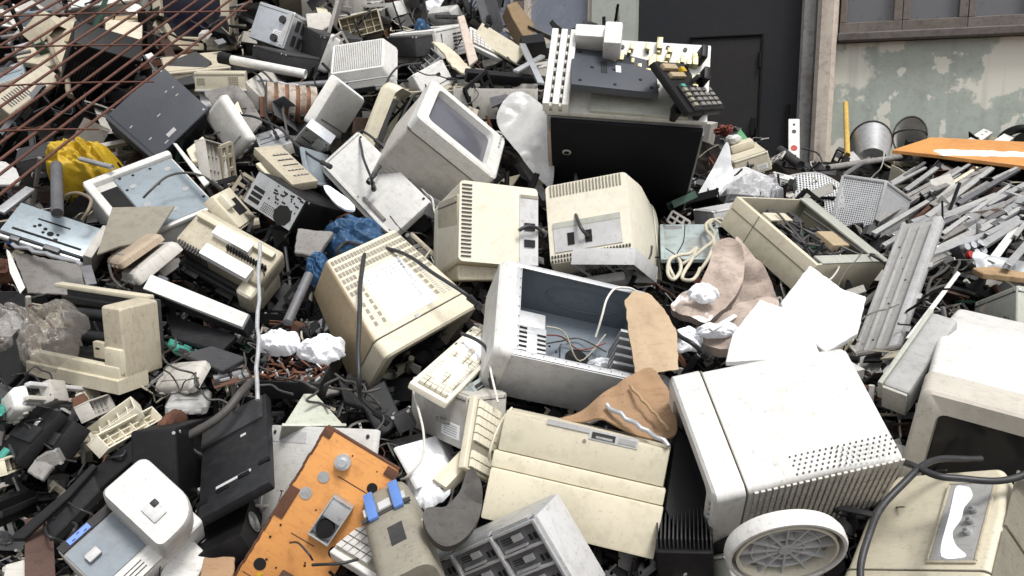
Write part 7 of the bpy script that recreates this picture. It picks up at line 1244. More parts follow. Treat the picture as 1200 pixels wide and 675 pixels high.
BAR('metal_profile','grey galvanised metal strip in the heap below the orange tabletop','metal strip',(2.084,3.798,1.642),(2.774,4.579,1.734),(0.0261,0.0162), grp='metal strips heaped below the orange tabletop, grey galvanised', kind='chan', mat='galv')
BAR('metal_profile','dusty grey metal strip in the heap below the orange tabletop','metal strip',(2.143,4.363,1.691),(2.872,5.181,1.787),(0.0261,0.0162), grp='metal strips heaped below the orange tabletop, dusty grey', kind='chan', mat='dusty')
BAR('metal_profile','dusty grey metal strip in the heap below the orange tabletop','metal strip',(1.37,3.023,1.562),(2.104,4.01,1.656),(0.0261,0.0162), grp='metal strips heaped below the orange tabletop, dusty grey', kind='chan', mat='dusty')
BAR('metal_profile','grey galvanised metal strip in the heap below the orange tabletop','metal strip',(2.147,3.796,1.646),(2.609,4.264,1.688),(0.0174,0.0108), grp='metal strips heaped below the orange tabletop, grey galvanised', kind='chan', mat='galv')
BAR('metal_profile','dark grey metal strip in the heap below the orange tabletop','metal strip',(1.625,3.218,1.577),(2.139,3.68,1.634),(0.0261,0.0162), grp='metal strips heaped below the orange tabletop, dark grey', kind='chan', mat='dgalv')
BAR('metal_profile','grey galvanised metal strip in the heap below the orange tabletop','metal strip',(1.602,2.894,1.575),(2.302,3.749,1.632),(0.0261,0.0162), grp='metal strips heaped below the orange tabletop, grey galvanised', kind='chan', mat='galv')
BAR('metal_profile','dull grey metal strip in the heap below the orange tabletop','metal strip',(2.564,4.607,1.732),(2.964,5.055,1.79),(0.0174,0.0108), grp='metal strips heaped below the orange tabletop, dull grey', kind='chan', mat='grey')
BAR('metal_profile','grey galvanised metal strip in the heap below the orange tabletop','metal strip',(1.526,3.314,1.575),(2.036,3.974,1.635),(0.0174,0.0108), grp='metal strips heaped below the orange tabletop, grey galvanised', kind='chan', mat='galv')
BAR('metal_profile','grey galvanised metal strip in the heap below the orange tabletop','metal strip',(1.637,3.489,1.606),(2.153,4.025,1.661),(0.0174,0.0108), grp='metal strips heaped below the orange tabletop, grey galvanised', kind='chan', mat='galv')
BAR('metal_profile','bright metal strip in the heap below the orange tabletop','metal strip',(1.684,3.501,1.596),(2.27,4.116,1.661),(0.0203,0.0126), grp='metal strips heaped below the orange tabletop, bright', kind='chan', mat='silver')
BAR('metal_profile','dusty grey metal strip in the heap below the orange tabletop','metal strip',(1.592,3.153,1.571),(2.187,3.8,1.646),(0.0261,0.0162), grp='metal strips heaped below the orange tabletop, dusty grey', kind='chan', mat='dusty')
BAR('metal_profile','bright metal strip in the heap below the orange tabletop','metal strip',(1.272,2.772,1.539),(1.666,3.266,1.563),(0.0261,0.0162), grp='metal strips heaped below the orange tabletop, bright', kind='chan', mat='silver')
BAR('metal_profile','white strip stub propped on the orange tabletop','metal strip',(3.129,5.901,1.939),(3.476,6.333,2.027),(0.07,0.03), grp='metal strips on the orange tabletop', kind='chan', mat='white')
BAR('metal_profile','second strip stub beside the black tyre','metal strip',(3.235,5.775,1.927),(3.543,6.163,1.994),(0.07,0.03), grp='metal strips on the orange tabletop', kind='chan', mat='white')
BAR('metal_pipe','thin grey branch-like pipe along the foot of the wall','pipe',(1.648,4.497,1.798),(2.537,5.58,1.85),(0.035,0.035), kind='pipe', mat='dusty')
BAR('metal_pipe','short dark pipe forked from the branch-like one','pipe',(1.685,4.377,1.762),(2.115,5.117,1.839),(0.025,0.025), kind='pipe', mat='dgalv')
BAR('metal_pipe','dark pipe leaning below the gate beside the white bar','pipe',(1.454,4.689,1.89),(1.493,4.462,1.812),(0.05,0.05), kind='pipe', mat='dgrey')
CB('power_cable','black cord hanging down the yellowed monitor spec sheet','power cord',[(-0.4578,2.588,1.607),(-0.422,2.438,1.604),(-0.4095,2.299,1.541),(-0.3938,2.144,1.455),(-0.3768,2.031,1.35),(-0.3751,2.047,1.291),(-0.3423,2.061,1.249)],0.0064, mat='cableblk')
CB('power_cable','black cord arching from the yellowed monitor to its corner','power cord',[(-0.5188,2.549,1.57),(-0.5185,2.526,1.598),(-0.4962,2.532,1.618),(-0.4534,2.507,1.621),(-0.3174,2.426,1.608),(-0.2238,2.332,1.565),(-0.1386,2.279,1.521),(-0.1113,2.283,1.497)],0.0056, mat='cableblk')
CB('power_cable','black cord over the cream monitor back','power cord',[(0.2387,3.165,1.794),(0.2258,3.035,1.804),(0.2047,2.776,1.733),(0.2035,2.606,1.673),(0.2287,2.591,1.638),(0.2395,2.652,1.626)],0.0056, mat='cableblk')
CB('power_cable','black cord plugged into the slotted monitor','power cord',[(0.0206,2.572,1.655),(0.0465,2.58,1.665),(0.0782,2.601,1.655),(0.0986,2.657,1.631)],0.0056, mat='cableblk')
CB('power_cable','thick black cord sweeping over the lower right monitors','power cord',[(0.8429,1.789,1.236),(0.8285,1.68,1.254),(0.8368,1.608,1.259),(0.8871,1.591,1.257),(0.9409,1.583,1.259),(1.026,1.602,1.272)],0.0072, mat='cableblk')
CB('power_cable','black cord curving down the cream corner monitor','power cord',[(0.9962,1.729,1.249),(0.9126,1.708,1.257),(0.8193,1.642,1.254),(0.7423,1.597,1.215),(0.6868,1.546,1.176),(0.6553,1.494,1.133),(0.6466,1.457,1.085)],0.0072, mat='cableblk')
CB('power_cable','black cord looped over the white computer cover','power cord',[(-0.568,3.28,1.96),(-0.5691,3.213,1.955),(-0.5246,3.034,1.881),(-0.4783,2.888,1.812),(-0.4739,2.909,1.782)],0.0048, mat='cableblk')
CB('power_cable','short black cord beside the curved bezel','power cord',[(-0.5632,3.253,1.966),(-0.5264,3.183,1.952),(-0.5005,3.175,1.93)],0.0048, mat='cableblk')
CB('power_cable','black cord along the curved cream bezel','power cord',[(-0.3677,3.655,2.132),(-0.3996,3.556,2.112),(-0.4194,3.341,2.025),(-0.4405,3.078,1.896),(-0.4767,2.967,1.809)],0.0056, mat='cableblk')
CB('power_cable','black cord running from the coils past the strip of switches','power cord',[(-1.15,3.473,2.047),(-0.9811,3.333,2.015),(-0.8537,3.215,1.968),(-0.7607,3.084,1.905),(-0.661,3.009,1.852)],0.0048, mat='cableblk')
CB('power_cable','grey cord draped over the white machine housing','power cord',[(-1.22,2.835,1.738),(-1.191,2.838,1.766),(-1.157,2.88,1.803),(-1.107,2.901,1.817),(-1.058,2.923,1.808),(-1.029,2.943,1.784)],0.004, mat='cable')
CB('power_cable','black cord in front of the grilled monitor','power cord',[(-0.4046,3.929,2.276),(-0.4741,3.872,2.263),(-0.5065,3.773,2.232),(-0.5228,3.622,2.157),(-0.5144,3.505,2.082)],0.0048, mat='cableblk')
CB('power_cable','black cord snaking below the grey printer at the top','power cord',[(-2.048,4.207,2.499),(-1.963,4.111,2.462),(-1.881,4.058,2.433),(-1.867,4.099,2.461),(-1.833,4.114,2.467),(-1.731,4.073,2.435),(-1.634,4.064,2.411)],0.0048, mat='cableblk')
CB('power_cable','thick dark cable crossing the lower left scrap','cable',[(-0.9195,2.059,1.183),(-0.8314,1.992,1.202),(-0.7577,1.993,1.226),(-0.7062,2.013,1.262),(-0.6723,2.065,1.301),(-0.671,2.14,1.307)],0.0112, mat='cable')
CB('power_cable','white thin cord rising inside the open case','cord',[(0.2215,2.209,1.407),(0.2393,2.216,1.463),(0.256,2.251,1.502),(0.2821,2.281,1.525),(0.3211,2.296,1.523),(0.3421,2.311,1.511)],0.0032, mat='cablewht')
CB('power_cable','white thin cord beside the snowy keyboard','cord',[(-0.0596,2.155,1.407),(-0.0549,2.053,1.366),(-0.0454,2.001,1.337),(-0.0346,1.965,1.301)],0.0032, mat='cablewht')
CB('power_cable','black cord falling behind the snowy keyboard','power cord',[(-0.1337,2.217,1.414),(-0.0886,2.164,1.41),(-0.0656,2.133,1.394),(-0.0576,2.073,1.361),(-0.0512,2.069,1.326)],0.0048, mat='cableblk')
CB('power_cable','cream cord beside the standing keyboard','cord',[(0,1.946,1.294),(-0.0199,1.912,1.28),(-0.0388,1.859,1.257),(-0.048,1.837,1.228),(-0.0504,1.848,1.2)],0.0032, mat='cablecream')
CB('power_cable','white cord dangling from the cable tangle by the grey case','cord',[(-0.2461,2.054,1.311),(-0.2231,1.954,1.287),(-0.2064,1.903,1.242),(-0.2028,1.845,1.211),(-0.2298,1.822,1.178),(-0.2531,1.851,1.154)],0.0032, mat='cablewht')
CB('cable_coil','cream computer cable coiled behind the sack','cable',[(0.4808,2.502,1.522),(0.469,2.526,1.552),(0.4853,2.562,1.573),(0.5029,2.545,1.565),(0.4978,2.502,1.54),(0.4723,2.458,1.526),(0.4631,2.505,1.535),(0.4716,2.529,1.567),(0.5051,2.559,1.579),(0.5405,2.581,1.581),(0.5717,2.645,1.595),(0.5462,2.557,1.569),(0.5089,2.494,1.541),(0.5,2.472,1.524),(0.5247,2.447,1.528),(0.5574,2.509,1.547)],0.0056, mat='cablecream')
CB('cable_coil','two cream cables rising beside the open beige computer','cable',[(0.5628,2.533,1.536),(0.6036,2.583,1.576),(0.6457,2.725,1.613),(0.6441,2.82,1.637),(0.656,2.874,1.649),(0.6883,2.916,1.657),(0.713,2.92,1.645)],0.0056, mat='cablecream')
CB('cable_coil','cream cable loop leading under the copier','cable',[(0.5048,2.552,1.549),(0.5569,2.572,1.577),(0.6135,2.654,1.599),(0.6682,2.8,1.622),(0.6689,2.881,1.649),(0.7152,2.956,1.663),(0.7452,2.954,1.642)],0.0056, mat='cablecream')
CB('power_cable','white cord looped on the rim of the beige computer','cord',[(1.025,3.312,1.667),(1.101,3.396,1.679),(1.179,3.478,1.68),(1.213,3.464,1.667),(1.205,3.428,1.656),(1.151,3.391,1.659),(1.039,3.304,1.661)],0.0048, mat='cablecream')
CB('power_cable','white cord hanging inside the beige computer','cord',[(1.071,2.978,1.578),(1.12,2.966,1.576),(1.096,2.837,1.558),(1.024,2.649,1.527),(0.9577,2.545,1.508),(0.9646,2.636,1.51)],0.0032, mat='cablewht')
CB('power_cable','black cord between the cardboard flap and the white monitor','power cord',[(0.4266,2.222,1.429),(0.4385,2.144,1.423),(0.4581,2.109,1.411),(0.4843,2.127,1.387)],0.0064, mat='cableblk')
CB('power_cable','dark cord bundle beside the coils','power cord',[(-1.309,3.994,2.327),(-1.102,3.779,2.24),(-1.004,3.654,2.177),(-0.9296,3.523,2.11),(-0.8829,3.371,2.026),(-0.8509,3.276,1.96)],0.0048, mat='cable')
CB('power_cable','black cord hanging left of the coils','power cord',[(-1.16,3.824,2.251),(-1.055,3.672,2.189),(-0.9912,3.522,2.11),(-0.9528,3.373,2.026),(-0.8923,3.262,1.956)],0.004, mat='cableblk')
CB('plug_lead','tan lead with plugs hanging by the black television','cable',[(-2.145,4.054,2.432),(-2.017,3.856,2.338),(-1.942,3.745,2.265),(-1.874,3.662,2.223),(-1.813,3.578,2.168),(-1.772,3.507,2.109)],0.0112, mat='cabletan')
CB('power_cable','looped cable inside the stripped chassis','cable',[(-1.518,2.885,1.723),(-1.485,2.869,1.747),(-1.435,2.855,1.754),(-1.385,2.826,1.738),(-1.379,2.786,1.702),(-1.405,2.788,1.668)],0.0056, mat='cabletan')
CB('power_cable','dark cord dropping past the brown flap','power cord',[(-1.226,2.574,1.551),(-1.178,2.488,1.524),(-1.141,2.448,1.503),(-1.129,2.475,1.483)],0.004, mat='cable')
CB('power_cable','thin wires on the orange sheet','wire',[(-0.4902,1.77,1.04),(-0.458,1.72,1.064),(-0.4285,1.686,1.057),(-0.4257,1.702,1.036)],0.0024, mat='cableblk')
CB('power_cable','black lead curving out of the taupe housing to the orange sheet','wire',[(-0.421,1.681,1.033),(-0.3635,1.657,1.049),(-0.3226,1.677,1.049)],0.0032, mat='cableblk')
CB('power_cable','grey cord across the strip stack','cord',[(1.279,2.575,1.472),(1.209,2.454,1.466),(1.283,2.586,1.496),(1.347,2.665,1.506),(1.442,2.792,1.516)],0.0048, mat='cable')
CB('power_cable','grey wire bunch beside the tall panel','cable',[(1.208,2.464,1.439),(1.238,2.511,1.47),(1.29,2.555,1.48),(1.354,2.612,1.487),(1.419,2.701,1.512),(1.503,2.845,1.526)],0.0048, mat='cable')
I('perfcurve','speaker_grille','white perforated metal sheet curled behind the open beige computer','perforated sheet',(1.375,3.842,1.573),(0.88613,-0.45367,0.07101,-0.06261),(0.2713,0.1207,0.3168))
BAR('metal_strip','grey metal strip in the loose bundle at the top left','metal strip',(-2.455,4.25,2.529),(-2.43,4.358,2.585),(0.02,0.012), grp='strips bundled at the top left', kind='flat', mat='galv')
BAR('metal_strip','white strip in the loose bundle at the top left','metal strip',(-2.377,4.12,2.464),(-2.203,4.103,2.438),(0.02,0.012), grp='strips bundled at the top left', kind='flat', mat='white')
BAR('metal_strip','pale bent strip in the loose bundle at the top left','metal strip',(-2.462,4.266,2.555),(-2.188,4.011,2.389),(0.025,0.012), grp='strips bundled at the top left', kind='flat', mat='warmgrey')
BAR('metal_strip','thin steel strip in the loose bundle at the top left','metal strip',(-2.267,3.956,2.36),(-2.293,4.251,2.521),(0.018,0.012), grp='strips bundled at the top left', kind='flat', mat='galv')
BAR('metal_strip','long white strip in the loose bundle at the top left','metal strip',(-2.452,4.354,2.593),(-2.152,4.032,2.399),(0.02,0.012), grp='strips bundled at the top left', kind='flat', mat='white')
BAR('metal_strip','dusty strip in the loose bundle at the top left','metal strip',(-2.307,3.976,2.392),(-2.237,4.062,2.418),(0.022,0.012), grp='strips bundled at the top left', kind='flat', mat='dusty')
BAR('metal_strip','short steel strip in the loose bundle at the top left','metal strip',(-2.217,3.932,2.343),(-2.128,4.016,2.39),(0.018,0.012), grp='strips bundled at the top left', kind='flat', mat='galv')
BAR('metal_strip','dark strip in the loose bundle at the top left','metal strip',(-2.126,3.889,2.323),(-2.228,3.866,2.299),(0.02,0.012), grp='strips bundled at the top left', kind='flat', mat='dgalv')
I('case','adapter_box','blue-grey twisted adapter body among the strips at the top left','adapter',(-2.255,4.203,2.443),(0.69601,0.10842,-0.0853,0.70465),(0.1411,0.1,0.1027), col='slateblue')
I('shellbox','plastic_cover','pale beige housing half open behind the plug lead','plastic cover',(-2.165,4.073,2.457),(0.02812,0.91699,0.02633,0.39704),(0.1415,0.1962,0.1001), col='beige')
I('drive','disk_drive','dull beige drive under the tan drive case','disk drive',(-1.764,4.013,2.37),(0.86382,0.47166,0.11111,0.13787),(0.1516,0.1597,0.0603), col='beige', style='modem')
I('shellbox','plastic_cover','white rounded cover right of the window rubbish','plastic cover',(-0.3162,4.518,2.569),(0.41044,0.77118,-0.40822,-0.26489),(0.2646,0.1012,0.06), col='white', flip=1)
I('drive','disk_drive','white drive bracket with a dark slot at the very top','disk drive',(-0.6253,4.701,2.616),(0.62682,0.5095,0.24717,0.53518),(0.1403,0.0751,0.05), col='white', style='plain2')
I('case','computer_case','dark drive block under the crushed blue bottle','drive block',(-0.4521,4.161,2.334),(0.90489,0.10355,6e-05,-0.41287),(0.232,0.1595,0.0945), col='dgrey')
I('shellbox','plastic_cover','grey tilted tray behind the small square hole housing','plastic cover',(-0.3804,4.015,2.26),(0.9142,0.22014,-0.32238,0.10879),(0.1415,0.1667,0.0399), col='grey')
I('case','computer_case','dark grey case behind the silver power supply','computer case',(-0.8789,4.211,2.276),(0.86265,0.0538,0.12095,-0.48818),(0.3225,0.1994,0.175), col='dgrey')
I('shellbox','plastic_cover','white side cover jammed under the open cream cover','plastic cover',(-0.8547,4.129,2.349),(0.33229,0.61226,0.57537,0.42857),(0.2952,0.1753,0.05), col='white', flip=1)
I('case','printer','dusty grey printer behind the glassy screen','printer',(0.1338,4.224,2.208),(0.84734,0.12458,-0.00566,-0.51619),(0.3329,0.1987,0.1026), col='warmgrey')
I('case','computer_case','light grey box at the foot of the copier','computer case',(0.8129,3.182,1.627),(0.76223,0.05081,-0.06269,-0.64226),(0.1962,0.1993,0.0626), col='lgrey')
I('case','computer_case','beige case behind the cream slotted monitor','computer case',(-0.1066,2.668,1.484),(0.81499,-0.06857,-0.05484,-0.57279),(0.2298,0.201,0.261), col='beige')
I('shellbox','plastic_cover','grey plastic frame under the cream cord monitor','plastic cover',(0.3144,2.558,1.573),(0.20019,0.94762,-0.248,-0.02082),(0.1988,0.2009,0.05), col='lgrey')
I('board','circuit_board','dark circuit board in the rubbish left of the toner cartridge','circuit board',(-1.346,2.177,1.217),(0.4893,0.37437,0.55227,0.56162),(0.1426,0.0647,0.01))
I('shellbox','plastic_cover','small white clip housing at the left edge under the clear film','plastic cover',(-1.292,2.17,1.235),(0.7104,0.57084,-0.40742,-0.05907),(0.1219,0.0687,0.0399), col='white', flip=1)
I('shellbox','plastic_cover','ivory gear cover between the carriage rails and the brackets','plastic cover',(-1.115,2.167,1.215),(0.60445,0.31192,0.43223,0.59204),(0.1396,0.0468,0.04), col='warmgrey')
I('shellbox','plastic_cover','pale yellow broken tray at the left edge','plastic cover',(-1.267,2.031,1.118),(0.54547,0.33815,0.53231,0.55205),(0.141,0.0402,0.03), col='cream')
I('case','drive_motor','grey metal motor bracket right of the toner cartridges','motor bracket',(-1.162,2.048,1.133),(0.55679,0.3341,0.4445,0.61708),(0.1392,0.0377,0.05), col='dusty')
I('drive','cartridge','black curved cartridge at the lower left edge','toner cartridge',(-1.256,1.941,1.036),(0.53349,0.35355,0.5702,0.51505),(0.2504,0.0571,0.0601), col='black', style='plain')
I('panel','steel_sheet','black flat cover under the thick dark cable','steel sheet',(-0.8324,2.121,1.161),(0.24945,0.92057,0.21735,0.20759),(0.1443,0.1685,0.01), col='charcoal')
BAR('metal_bar','thin grey rod over the coils','rod',(-1.077,3.685,2.186),(-0.8798,3.637,2.155),(0.012,0.012), kind='pipe', mat='galv')
BAR('metal_bar','grey pipe elbow above the copper coils','pipe',(-0.9394,3.675,2.157),(-0.7463,3.716,2.174),(0.03,0.03), kind='pipe', mat='dgalv')
BAR('metal_bar','silver strip leaning on the copier, left of its rails','metal strip',(0.0478,4.112,2.378),(0.1226,3.697,2.169),(0.03,0.012), kind='flat', mat='silver')
BAR('metal_bar','second silver strip crossing the black bar','metal strip',(0.0145,3.734,2.222),(0.1421,4.069,2.32),(0.025,0.012), kind='flat', mat='galv')
P('aluminium_foil','crumpled silver foil at the top edge','metal foil',(-0.3958,4.743,2.648),(0.92774,0.37323,0,0),[(-0.0719,0.0426),(0.0075,0.1044),(0.0683,-0.0181),(0.0347,-0.078),(-0.0392,-0.0482)],0.004, mat='silver', bend=0.05, smooth=1)
P('plastic_cover','grey-white printer shell right of the silver power supply','plastic cover',(-0.9144,4.245,2.47),(0.92774,0.37323,0,0),[(-0.0773,0.0589),(0.0367,0.0724),(0.0796,-0.008),(0.0147,-0.0735),(-0.0539,-0.0475)],0.04, mat='warmgrey')
P('plastic_cover','broad pale panel lying behind the strips at the top left','plastic cover',(-2.326,4.227,2.497),(0.95066,0.30614,-0.04789,-0.01542),[(-0.1297,0.0691),(-0.0326,0.1899),(0.1252,0.0366),(0.0739,-0.167),(-0.0406,-0.1139)],0.02, mat='warmgrey')
P('plastic_cover','long beige panel under the cone of folded card','plastic cover',(-2.076,3.916,2.286),(0.95066,0.30614,-0.04789,-0.01542),[(-0.1842,0.1131),(0.0281,0.0905),(0.1872,-0.0556),(0.0663,-0.1063),(-0.1049,-0.0343)],0.03, mat='beige')
P('plastic_cover','white printer flap hanging from the top edge beside the pink cabinet','plastic cover',(-2.139,4.428,2.625),(0.90544,0.42447,0,0),[(-0.0527,0.0557),(0.0469,0.0682),(0.0436,-0.055),(-0.0377,-0.0671)],0.015, mat='white')
P('plastic_cover','dark grey shroud behind the beige drive with grilles','plastic cover',(-1.436,3.906,2.225),(0.92774,0.37323,0,0),[(-0.1107,0.0424),(0.0086,0.1265),(0.0935,0.0543),(0.0504,-0.0968),(-0.0416,-0.1194)],0.03, mat='dgrey')
P('plastic_cover','pale grey panel between the slate case and the white hood','plastic cover',(-1.267,3.671,2.112),(0.9061,0.41002,0.09499,0.04298),[(-0.0731,0.1147),(0.0451,0.039),(0.0499,-0.0679),(-0.0226,-0.0823)],0.02, mat='lgrey')
P('plastic_cover','cream side panel wedged above the black steel-backed case','plastic cover',(-0.8132,3.001,1.792),(0.92659,0.37277,0.04621,0.01859),[(-0.0881,0.0517),(-0.0296,0.0914),(0.0815,-0.0554),(0.0337,-0.0838)],0.02, mat='cream')
P('plastic_cover','dusty brown board edge beneath the steel-backed case','plastic cover',(-0.6395,2.707,1.592),(0.92774,0.37323,0,0),[(-0.0497,0.059),(0.0679,0.0446),(0.0274,-0.061),(-0.0456,-0.0403)],0.02, mat='dusty')
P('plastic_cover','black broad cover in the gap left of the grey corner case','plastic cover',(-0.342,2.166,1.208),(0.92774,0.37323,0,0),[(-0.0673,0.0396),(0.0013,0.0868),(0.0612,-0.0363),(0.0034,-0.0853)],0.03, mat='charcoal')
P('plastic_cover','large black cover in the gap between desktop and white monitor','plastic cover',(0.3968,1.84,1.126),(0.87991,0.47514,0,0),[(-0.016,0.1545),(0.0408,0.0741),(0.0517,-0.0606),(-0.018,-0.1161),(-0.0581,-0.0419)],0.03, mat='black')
P('plastic_cover','dark flat cover under the flat scanner','plastic cover',(-0.9039,2.423,1.354),(0.95186,0.30653,0,0),[(-0.1222,0.0848),(0.1111,-0.0033),(0.0805,-0.0618),(-0.0735,-0.0165)],0.02, mat='charcoal')
P('plastic_cover','pale broken door panel left of the orange sheet top','plastic cover',(-0.5546,2.241,1.254),(0.95186,0.30653,0,0),[(-0.0754,0.0251),(-0.0048,0.049),(0.0937,-0.016),(-0.0144,-0.0561)],0.015, mat='dusty')
P('plastic_cover','grey-white cover behind the clear bag','plastic cover',(1.025,3.755,1.738),(0.92774,0.37323,0,0),[(-0.0986,0.06),(0.0045,0.0915),(0.1198,0.0185),(0.0773,-0.0929),(-0.1035,-0.0729)],0.03, mat='lgrey')
P('plastic_cover','pale fallen cover between the metal strips and the tall panel','plastic cover',(2.278,4.556,1.696),(0.95186,0.30653,0,0),[(-0.0541,0.0402),(0.0768,0.0996),(0.0703,-0.0181),(-0.0907,-0.1176)],0.02, mat='warmgrey')
CB('scrap_cable','thin black cable wound through the dark scrap at the lower left','cable',[(-1.002,1.931,1.113),(-0.9945,1.977,1.101),(-0.9856,2.002,1.12),(-0.9722,1.97,1.156),(-0.9339,1.96,1.17),(-0.9671,2.053,1.169),(-0.9429,2.069,1.186)],0.00362834, grp='black cables in the lower left scrap', mat='cableblk')
CB('scrap_cable','thin black cable wound through the dark scrap at the lower left','cable',[(-1.1,1.891,1.03),(-1.032,1.787,1.048),(-1.015,1.812,1.024),(-0.997,1.784,1.019),(-0.9895,1.799,0.9969),(-0.9361,1.771,1.015),(-0.9113,1.764,1.043)],0.00371167, grp='black cables in the lower left scrap', mat='cableblk')
CB('scrap_cable','thin black cable wound through the dark scrap at the lower left','cable',[(-1.271,2.066,1.158),(-1.239,2.026,1.144),(-1.256,2.029,1.123),(-1.25,2.001,1.113),(-1.246,1.974,1.104),(-1.25,1.954,1.088)],0.00377995, grp='black cables in the lower left scrap', mat='cableblk')
CB('scrap_cable','thin black cable wound through the dark scrap at the lower left','cable',[(-0.8365,1.777,1.065),(-0.8309,1.825,1.058),(-0.8024,1.826,1.058),(-0.7603,1.823,1.063),(-0.7559,1.806,1.059),(-0.7521,1.777,1.058),(-0.7467,1.792,1.027),(-0.7312,1.803,1.001)],0.00299322, grp='black cables in the lower left scrap', mat='cableblk')
CB('scrap_cable','thin black cable wound through the dark scrap at the lower left','cable',[(-0.8857,1.843,1.027),(-0.8678,1.792,1.067),(-0.9141,1.84,1.05),(-0.9509,1.869,1.032),(-0.9639,1.863,1.028)],0.00346515, grp='black cables in the lower left scrap', mat='cableblk')
CB('scrap_cable','thin black cable wound through the dark scrap at the lower left','cable',[(-1.164,1.858,1.014),(-1.114,1.782,1.036),(-1.16,1.797,1.025),(-1.189,1.808,1.019),(-1.264,1.87,1.004)],0.00376436, grp='black cables in the lower left scrap', mat='cableblk')
CB('scrap_cable','thin black cable wound through the dark scrap at the lower left','cable',[(-1.345,2.224,1.295),(-1.327,2.244,1.297),(-1.274,2.208,1.3),(-1.246,2.183,1.292),(-1.221,2.164,1.277),(-1.232,2.185,1.248),(-1.171,2.122,1.26)],0.00264497, grp='black cables in the lower left scrap', mat='cableblk')
CB('scrap_cable','thin black cable wound through the dark scrap at the lower left','cable',[(-1.064,1.866,1.054),(-1.046,1.885,1.035),(-0.9935,1.832,1.055),(-0.9787,1.796,1.06),(-1.001,1.801,1.029),(-0.9928,1.787,1.02),(-0.992,1.76,1.021),(-0.9897,1.775,0.9847)],0.00365645, grp='black cables in the lower left scrap', mat='cableblk')
CB('scrap_cable','thin black cable wound through the dark scrap at the lower left','cable',[(-0.8563,1.828,1.077),(-0.8854,1.842,1.081),(-0.9135,1.838,1.069),(-0.9544,1.86,1.057),(-0.9656,1.842,1.077),(-0.9983,1.843,1.091),(-1.072,1.931,1.077)],0.00261415, grp='black cables in the lower left scrap', mat='cableblk')
CB('scrap_cable','thin black cable wound through the dark scrap at the lower left','cable',[(-0.8899,1.842,1.019),(-0.912,1.832,1.002),(-0.9043,1.774,1.003),(-0.9014,1.791,0.9684),(-0.8866,1.736,0.9768),(-0.87,1.697,0.9762)],0.00391779, grp='black cables in the lower left scrap', mat='cableblk')
CB('scrap_cable','thin black cable wound through the dark scrap at the lower left','cable',[(-1.201,2.1,1.216),(-1.268,2.139,1.195),(-1.23,2.095,1.196),(-1.226,2.099,1.167),(-1.153,2.027,1.17),(-1.136,2.025,1.155),(-1.127,2.029,1.136),(-1.058,1.975,1.148)],0.00283356, grp='black cables in the lower left scrap', mat='cableblk')
CB('scrap_cable','thin black cable wound through the dark scrap at the lower left','cable',[(-1.196,2.138,1.269),(-1.214,2.185,1.278),(-1.243,2.229,1.299),(-1.266,2.227,1.311),(-1.278,2.218,1.323),(-1.305,2.217,1.3)],0.00231129, grp='black cables in the lower left scrap', mat='cableblk')
CB('scrap_cable','thin dark cable among the rusty scrap around the snow lumps','cable',[(-0.7335,2.277,1.348),(-0.7095,2.211,1.332),(-0.7127,2.183,1.318),(-0.7085,2.188,1.298),(-0.7221,2.172,1.291),(-0.7336,2.175,1.258)],0.00245865, grp='cables around the snow lumps', mat='cable')
CB('scrap_cable','thin dark cable among the rusty scrap around the snow lumps','cable',[(-0.8275,2.187,1.301),(-0.8493,2.155,1.303),(-0.8713,2.173,1.272),(-0.8936,2.166,1.265),(-0.9336,2.187,1.268),(-0.9771,2.223,1.279)],0.00190971, grp='cables around the snow lumps', mat='cable')
CB('scrap_cable','thin dark cable among the rusty scrap around the snow lumps','cable',[(-0.9355,2.32,1.377),(-0.9117,2.252,1.373),(-0.9655,2.306,1.337),(-0.9174,2.203,1.338),(-0.882,2.18,1.326),(-0.8582,2.181,1.319),(-0.8543,2.223,1.3),(-0.8308,2.192,1.278)],0.00283729, grp='cables around the snow lumps', mat='cable')
CB('scrap_cable','thin dark cable among the rusty scrap around the snow lumps','cable',[(-0.8456,2.213,1.308),(-0.8183,2.137,1.299),(-0.8158,2.163,1.275),(-0.7834,2.119,1.263),(-0.7562,2.129,1.258),(-0.7319,2.127,1.247),(-0.6964,2.079,1.25)],0.00305287, grp='cables around the snow lumps', mat='cable')
CB('scrap_cable','thin dark cable among the rusty scrap around the snow lumps','cable',[(-0.5533,2.081,1.288),(-0.5967,2.122,1.285),(-0.627,2.153,1.29),(-0.6614,2.15,1.293),(-0.673,2.162,1.31)],0.00316475, grp='cables around the snow lumps', mat='cable')
CB('scrap_cable','thin dark cable among the rusty scrap around the snow lumps','cable',[(-0.6517,2.217,1.339),(-0.6515,2.235,1.352),(-0.6994,2.298,1.36),(-0.7316,2.304,1.368),(-0.6984,2.292,1.345),(-0.6973,2.225,1.342),(-0.6563,2.177,1.333),(-0.6323,2.17,1.326)],0.00229535, grp='cables around the snow lumps', mat='cable')
CB('scrap_cable','thin dark cable among the rusty scrap around the snow lumps','cable',[(-0.8681,2.158,1.27),(-0.8981,2.214,1.279),(-0.9107,2.209,1.304),(-0.9475,2.256,1.308),(-0.9202,2.273,1.325),(-0.8734,2.258,1.351)],0.00235226, grp='cables around the snow lumps', mat='cable')
CB('scrap_cable','thin dark cable among the rusty scrap around the snow lumps','cable',[(-0.6091,2.133,1.318),(-0.5814,2.193,1.292),(-0.5172,2.105,1.305),(-0.4966,2.107,1.289),(-0.514,2.059,1.279),(-0.4917,2.118,1.25),(-0.4606,2.075,1.252)],0.00338611, grp='cables around the snow lumps', mat='cable')
CB('scrap_cable','dark cable trailing over the scrap behind the rebar','cable',[(-1.906,3.684,2.144),(-1.968,3.797,2.202),(-1.939,3.76,2.224),(-2.023,3.877,2.26),(-2.049,3.908,2.288),(-2.047,3.916,2.315),(-2.078,3.988,2.349)],0.00227352, grp='cables behind the rebar', mat='cableblk')
